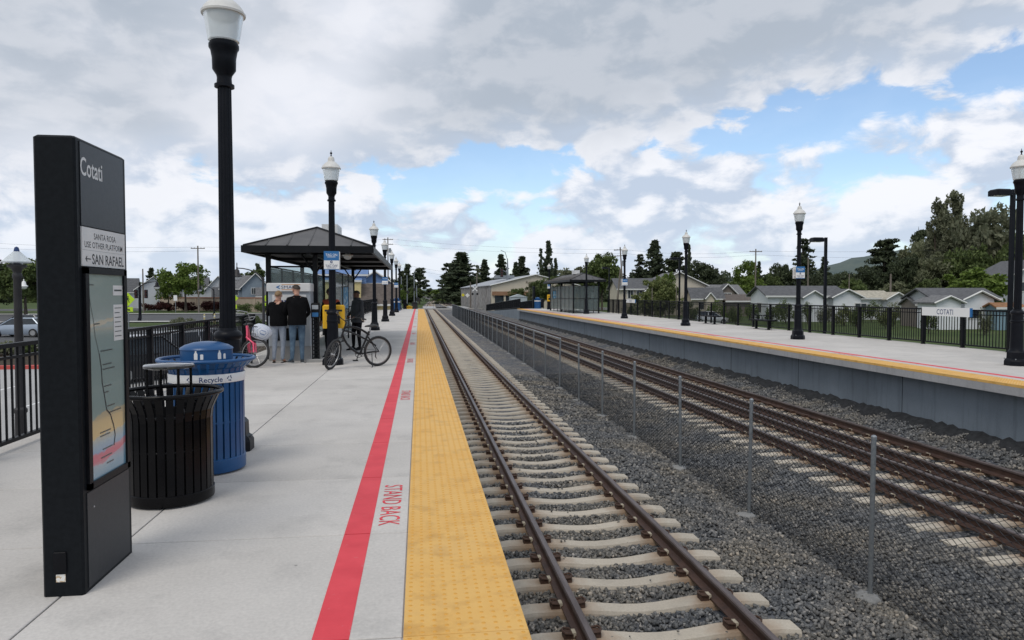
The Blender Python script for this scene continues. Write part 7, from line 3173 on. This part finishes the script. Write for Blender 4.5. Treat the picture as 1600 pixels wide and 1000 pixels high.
def ped_sign(px, yc, d, label, flip=1, s=0.86):
    p = at(px, yc, d)
    t = thing('crossing_sign', label, 'sign', (p.x, p.y, GZ), R(-8), 'yellow green pedestrian crossing signs')
    h = p.z - GZ
    b = MB()
    b.box(-0.035, 0.02, 0, 0.035, 0.09, h + s * 0.6)
    b.build('post', M_galv, t)
    b = MB()
    b.prism([(0, h - s * 0.68), (s * 0.68, h), (0, h + s * 0.68), (-s * 0.68, h)], -0.02, 0.015, 'y')
    b.build('diamond_panel', M_fluo, t)
    b = MB()
    b.box(-s * 0.48, -0.02, h - s * 1.22, s * 0.48, 0.015, h - s * 0.76)
    b.build('arrow_panel', M_fluo, t)
    b = MB()
    y = -0.022
    b.lathe([(0.07 * s, -0.001), (0.07 * s, 0.001)], 10, (0.02 * s, y, h + 0.27 * s), M=Matrix.Rotation(R(90), 3, 'X'))
    for poly in ([(-0.07, -0.02), (0.06, -0.02), (0.09, 0.18), (-0.04, 0.19)], [(-0.07, 0.0), (0.0, 0.0), (-0.11, -0.32), (-0.19, -0.32)], [(0.0, 0.0), (0.07, 0.0), (0.17, -0.30), (0.09, -0.32)], [(0.06, 0.17), (0.09, 0.12), (0.22, 0.0), (0.18, -0.03)], [(-0.04, 0.18), (-0.02, 0.12), (-0.17, 0.0), (-0.2, 0.04)]):
        b.add([(x * s * flip, y, h + z * s) for x, z in poly], [(0, 1, 2, 3)])
    b.add([(x * s * flip, y, h + (z - 1.0) * s) for x, z in [(-0.30, 0.12), (-0.22, 0.16), (0.05, 0.02), (0.10, 0.10), (0.26, -0.12), (-0.02, -0.14), (0.0, -0.06)]], [tuple(range(7))])
    b.build('pictogram', M_ink, t, recalc=False)


ped_sign(200, 468, 62, 'yellow green pedestrian sign half hidden by the pylon edge')
ped_sign(363.5, 466, 72, 'yellow green pedestrian sign just right of the tall lamp post', -1)
ped_sign(417, 466, 80, 'yellow green sign half hidden behind the shelter post', -1, 0.7)


def diamond(px, yc, d, mt, label, s=0.75):
    p = at(px, yc, d)
    t = thing('road_sign', label, 'sign', (p.x, p.y, GZ))
    h = p.z - GZ
    b = MB()
    b.box(-0.04, 0.02, 0, 0.04, 0.08, h + 0.3)
    b.build('post', M_galv, t)
    b = MB()
    b.prism([(0, h - s), (s, h), (0, h + s), (-s, h)], -0.02, 0.015, 'y')
    b.build('panel', mt, t)


diamond(723.5, 461, 168, M_sigy, 'small yellow diamond sign before the grey screen wall', 0.42)
diamond(730.5, 461.5, 160, M_white, 'small white diamond sign before the grey screen wall', 0.5)
p = at(274, 466, 118)
t = thing('street_sign', 'white rectangular sign on a post before the maroon hedge', 'sign', (p.x, p.y, GZ))
b = MB()
b.box(-0.04, 0, 0, 0.04, 0.06, 3.0)
b.build('post', M_galv, t)
b = MB()
b.box(-0.28, -0.03, 2.1, 0.28, -0.001, 3.0)
b.build('panel', M_white, t)

# traffic signals
M_sig = pm('signal housing', (0.012, 0.012, 0.013), None, rough=0.6)
M_siglens = pm('dark signal lens', (0.05, 0.012, 0.012), None, rough=0.3)


def signal_head(t, c, s=1.0):
    b = MB()
    b.obox(c, (0.36 * s, 0.3 * s, 1.1 * s))
    h = b.build('signal_head', M_sig, t)
    for k in range(3):
        b = MB()
        b.lathe([(0.13 * s, 0), (0.13 * s, 0.12 * s)], 10, (c[0], c[1] - 0.15 * s, c[2] + (k - 1) * 0.34 * s), M=Matrix.Rotation(R(90), 3, 'X'))
        b.build('lens', M_siglens, h)


p = at(219, 452, 92)
t = thing('traffic_signal', 'dark traffic signal pole near the pylon edge', 'traffic signal', (p.x, p.y, GZ))
b = MB()
b.lathe([(0.16, 0), (0.12, 0.3), (0.09, 4.4)], 10)
b.build('pole', M_lamp, t)
for x in (-0.45, 0.75):
    signal_head(t, (x, -0.1, p.z - GZ - 0.6), 1.0)
p = at(793, 404, 140)
t = thing('traffic_signal', 'tall signal mast with street light arm before the beige store', 'traffic signal', (p.x, p.y, GZ))
H = p.z - GZ
b = MB()
b.lathe([(0.32, 0), (0.30, 0.5), (0.22, H * 0.7), (0.10, H)], 10)
b.build('pole', M_galv, t)
b = MB()
b.tube([(0, 0, H - 0.3), (-0.5, -0.3, H + 1.2), (-1.4, -0.6, H + 1.6)], 0.06, 6)
b.build('light_arm', M_galv, t)
b = MB()
b.tube([(0, 0, H * 0.72), (-1.6, -2.0, H * 0.80)], 0.08, 6)
b.build('mast_arm', M_galv, t)
signal_head(t, (-1.4, -2.2, H * 0.72), 1.5)
signal_head(t, (-0.45, -0.4, H * 0.30), 1.5)

# level crossing signal
p = at(742, 452, 138)
t = thing('crossing_signal', 'railway crossing signal with crossed boards beside the beige store', 'crossing signal', (p.x, p.y, GZ))
H = p.z - GZ
b = MB()
b.lathe([(0.12, 0), (0.07, 0.3), (0.07, H + 0.6)], 8)
b.build('pole', M_galv, t)
for s in (-1, 1):
    b = MB()
    b.obox((0, -0.1 - 0.02 * s, H + 0.1), (1.3, 0.02, 0.22), Matrix.Rotation(R(45 * s), 3, 'Y'))
    b.build('crossbuck_board', M_white, t)
for s in (-1, 1):
    b = MB()
    b.lathe([(0.22, 0), (0.20, 0.1)], 12, (s * 0.45, -0.12, H - 0.9), M=Matrix.Rotation(R(90), 3, 'X'))
    b.build('flasher', M_sig, t)
b = MB()
b.box(-0.6, -0.05, H - 0.94, 0.6, 0.0, H - 0.86)
b.build('flasher_arm', M_galv, t)
# signal cabinets
def cabinet(px, ybase, d, w, h, m, label):
    p = at(px, ybase, d)
    t = thing('equipment_cabinet', label, 'cabinet', (p.x, p.y, GZ))
    b = MB()
    b.bevbox(-w / 2, 0, 0, w / 2, w * 0.8, h, 0.04)
    b.build('housing', m, t)
    b = MB()
    b.prism([(-w / 2 - 0.1, h), (w / 2 + 0.1, h), (0, h + w * 0.18)], -0.1, w * 0.8 + 0.1, 'y')
    b.build('lid', m, t)
    b = MB()
    b.box(-w * 0.42, -0.03, 0.15, w * 0.42, -0.002, h - 0.12)
    b.build('door', m, t)


cabinet(811, 478, 112, 2.6, 2.7, pm('pale cabinet paint', (0.36, 0.40, 0.42), (0.42, 0.46, 0.48), 2, 0.6), 'pale equipment hut in front of the beige store')
cabinet(639, 478, 96, 0.9, 1.5, M_yel, 'yellow cabinet beyond the end of the left platform')
cabinet(648, 478, 100, 0.8, 2.0, M_grey, 'grey signal cabinet left of the distant tracks')
for px, yt, d, l in ((627, 432, 118, 'thin signal pole just left of the distant conifers'), (636, 430, 122, 'thin signal pole before the pointed conifer'), (647, 424, 128, 'tallest thin signal pole left of the track gap'), (651, 446, 105, 'short white signal post beside the track gap')):
    p = at(px, yt, d)
    t = thing('signal_pole', l, 'pole', (p.x, p.y, GZ))
    b = MB()
    b.lathe([(0.14, 0), (0.08, 0.4), (0.06, p.z - GZ)], 8)
    b.build('pole', M_galv, t)
    b = MB()
    b.obox((0.12, -0.1, (p.z - GZ) * 0.55), (0.5, 0.2, 0.5))
    b.build('signal_box', M_sig, t)

# round clock sign behind the shelter
p = at(531, 437, 40)
t = thing('post_clock', 'round white dial on a curved post seen through the shelter glass', 'clock', (p.x, p.y, GZ))
h = p.z - GZ
Mx = Matrix.Rotation(R(90), 3, 'X')
b = MB()
b.tube([(0.25, 0, 0), (0.25, 0, h - 0.75), (0.1, 0, h - 0.6), (-0.25, 0, h - 0.42), (-0.3, 0, h - 0.2)], 0.035, 8)
b.build('post', M_offw, t)
b = MB()
b.lathe([(0.31, -0.05), (0.33, -0.03), (0.33, 0.03), (0.31, 0.05)], 24, (0, 0, h), M=Mx)
b.build('case', M_dark, t)
b = MB()
b.lathe([(0.28, 0.051), (0.28, 0.056)], 24, (0, 0, h), M=Mx)
b.build('dial', M_white, t)
b = MB()
for k in range(12):
    a = 2 * math.pi * k / 12
    b.obox((0.22 * math.cos(a), -0.058, h + 0.22 * math.sin(a)), (0.035, 0.003, 0.035))
b.obox((0.05, -0.059, h + 0.05), (0.16, 0.003, 0.02), Matrix.Rotation(R(-45), 3, 'Y'))
b.obox((-0.04, -0.06, h + 0.03), (0.12, 0.003, 0.02), Matrix.Rotation(R(40), 3, 'Y'))
b.build('hour_marks', M_ink, t)['kind'] = 'stuff'
for k, (px, d, col) in enumerate(((302, 76, 'left'), (318, 78, 'right'))):
    p = at(px + 17, 470, d)
    t = thing('bollard', 'pale yellow bollard at the street corner, %s of the pair' % col, 'bollard', (p.x, p.y, GZ))
    b = MB()
    b.lathe([(0.09, 0), (0.09, 1.0), (0.06, 1.07), (0, 1.09)], 12)
    b.build('tube', pm('pale yellow paint %d' % k, (0.55, 0.45, 0.22), None, rough=0.6), t)
    b = MB()
    b.lathe([(0.092, 0.75), (0.092, 0.9)], 12, cap=False)
    b.build('band', M_white, t)

# ------------------------------------------------------------------ parked cars
M_lens_r = pm('red tail lens', (0.35, 0.01, 0.012), None, rough=0.25)
M_lens_w = pm('clear lens', (0.6, 0.6, 0.58), None, rough=0.15)


def car(px, ybase, d, rz, paint, label, suv=False):
    p = at(px, ybase, d)
    t = thing('parked_car', label, 'car', (p.x, p.y, GZ + 0.012), rz)
    L_, W, Hh = 4.5, 1.76, (1.68 if suv else 1.44)
    hood = 0.95 if suv else 0.86
    # body: loft of cross sections along X
    prof = [(-2.25, 0.35, 0.62, 0.70), (-2.18, 0.25, hood + 0.02, 0.82), (-1.6, 0.20, hood + 0.10, 0.88), (-0.5, 0.20, hood + 0.08, 0.88), (0.8, 0.20, hood + 0.05, 0.88), (1.5, 0.20, hood - 0.04, 0.86), (2.05, 0.24, hood - 0.16, 0.80), (2.25, 0.36, 0.58, 0.66)]
    rings = []
    for x, zb, zt, hw in prof:
        rings.append([(x, -hw * 0.92, zb), (x, -hw, zb + 0.15), (x, -hw, zt - 0.16), (x, -hw * 0.93, zt), (x, hw * 0.93, zt), (x, hw, zt - 0.16), (x, hw, zb + 0.15), (x, hw * 0.92, zb)])
    b = MB()
    b.loft(rings)
    body = b.build('body', paint, t, smooth=40)
    xr = -2.1 if suv else -1.75
    b = MB()
    z0 = hood + 0.04
    rg = [[(xr, -0.78, z0), (xr, 0.78, z0), (1.15, 0.78, z0), (1.15, -0.78, z0)], [(xr + (0.2 if suv else 0.55), -0.62, Hh - 0.05), (xr + (0.2 if suv else 0.55), 0.62, Hh - 0.05), (0.35, 0.62, Hh - 0.05), (0.35, -0.62, Hh - 0.05)]]
    b.loft(rg)
    b.build('windows', M_win, t)
    b = MB()
    xa, xb = xr + (0.2 if suv else 0.55), 0.35
    b.loft([[(xa - 0.05, -0.64, Hh - 0.06), (xa - 0.05, 0.64, Hh - 0.06), (xb + 0.05, 0.64, Hh - 0.06), (xb + 0.05, -0.64, Hh - 0.06)], [(xa + 0.1, -0.55, Hh), (xa + 0.1, 0.55, Hh), (xb - 0.1, 0.55, Hh), (xb - 0.1, -0.55, Hh)]])
    b.build('roof', paint, t)
    for s in (-1, 1):
        for (xa_, xb_) in ((xr, xa), (-0.35, -0.30), (1.15, xb)):
            b = MB()
            b.tube([(xa_, s * 0.785, z0), (xb_, s * 0.63, Hh - 0.05)], 0.045, 4)
            b.build('pillar', paint, t)
    Rx = Matrix.Rotation(R(90), 3, 'X')
    for x in (-1.35, 1.38):
        for s in (-1, 1):
            b = MB()
            b.lathe([(0.20, -0.10), (0.31, -0.11), (0.325, -0.05), (0.325, 0.05), (0.31, 0.11), (0.20, 0.10)], 20, (x, s * 0.80, 0.325), M=Rx)
            w = b.build('wheel', M_tyre, t, smooth=40)
            b = MB()
            b.lathe([(0.20, -0.115), (0.10, -0.09), (0.0, -0.10)], 14, (x, s * 0.80, 0.325), M=Rx)
            b.lathe([(0.20, 0.115), (0.10, 0.09), (0.0, 0.10)], 14, (x, s * 0.80, 0.325), M=Rx)
            b.build('hub_cap', M_rim, w)
    for s in (-1, 1):
        b = MB()
        b.obox((2.14, s * 0.55, 0.66), (0.12, 0.36, 0.14))
        b.build('headlight', M_lens_w, t)
        b = MB()
        b.obox((-2.2, s * 0.62, 0.86), (0.10, 0.26, 0.18))
        b.build('tail_light', M_lens_r, t)
    return t


CP = lambda n, c: pm(n, c, tuple(x * 1.05 for x in c), 2, 0.3, metal=0.3, coat=0.6)
car(36, 525, 54, R(172), CP('silver blue car paint', (0.34, 0.40, 0.48)), 'pale silver sedan parked at far left behind the grey post')
car(40, 515, 62, R(170), CP('dark car paint', (0.03, 0.03, 0.035)), 'dark car beyond the pale silver sedan')
car(222, 575, 27, R(60), CP('black car paint', (0.012, 0.012, 0.015)), 'black car parked behind the left railing near the pylon', True)
car(300, 560, 31, R(66), CP('silver car paint', (0.42, 0.43, 0.45)), 'silver car parked behind the left railing by the black litter bin', True)
car(322, 545, 37, R(66), CP('grey car paint', (0.12, 0.13, 0.15)), 'grey car behind the railing left of the tall lamp post')
car(1105, 478, 74, R(10), CP('white car paint', (0.6, 0.6, 0.6)), 'white car glimpsed through the railing near the farther bench')

# ------------------------------------------------------------------ far hills
def hills(name, px0, px1, d, tops, m):
    n = 60
    rows = 6
    b = MB()
    V, F = [], []
    rs = np.random.default_rng(4)
    for i in range(n + 1):
        px = px0 + (px1 - px0) * i / n
        yt = np.interp(px, [a for a, _ in tops], [c for _, c in tops]) + rs.uniform(-1.2, 1.2)
        base = at(px, 459, d)
        top = at(px, yt, d).z
        out = Vector((base.x, base.y, 0)).normalized()
        for j in range(rows + 1):
            t = j / rows
            prof = math.sin(math.pi * t)
            p = Vector((base.x, base.y, 0)) + out * (t - 0.5) * d * 0.35
            z = GZ - 5 + (top - GZ + 5) * prof * (1 + (rs.uniform(-0.08, 0.08) if 0 < j < rows and j != rows // 2 else 0))
            V.append((p.x, p.y, z))
    for i in range(n):
        for j in range(rows):
            a = i * (rows + 1) + j
            F.append((a, a + rows + 1, a + rows + 2, a + 1))
    b.add(V, F)
    tag(b.build(name, m, smooth=180), kind='structure')


M_hill = soil_mat('wooded hill', [(0.35, (0.075, 0.105, 0.105)), (0.65, (0.13, 0.155, 0.135))], 0.004, 0.3, 0.95, 0.03)
hills('hills', 1000, 2100, 4200, [(1000, 446), (1100, 434), (1130, 431), (1180, 436), (1260, 425), (1300, 414), (1330, 404), (1370, 398), (1420, 388), (1500, 380), (1700, 375), (2100, 400)], M_hill)
hills('hills', -500, 1000, 5200, [(-500, 446), (0, 448), (300, 451), (640, 452), (1000, 449)], M_hill)
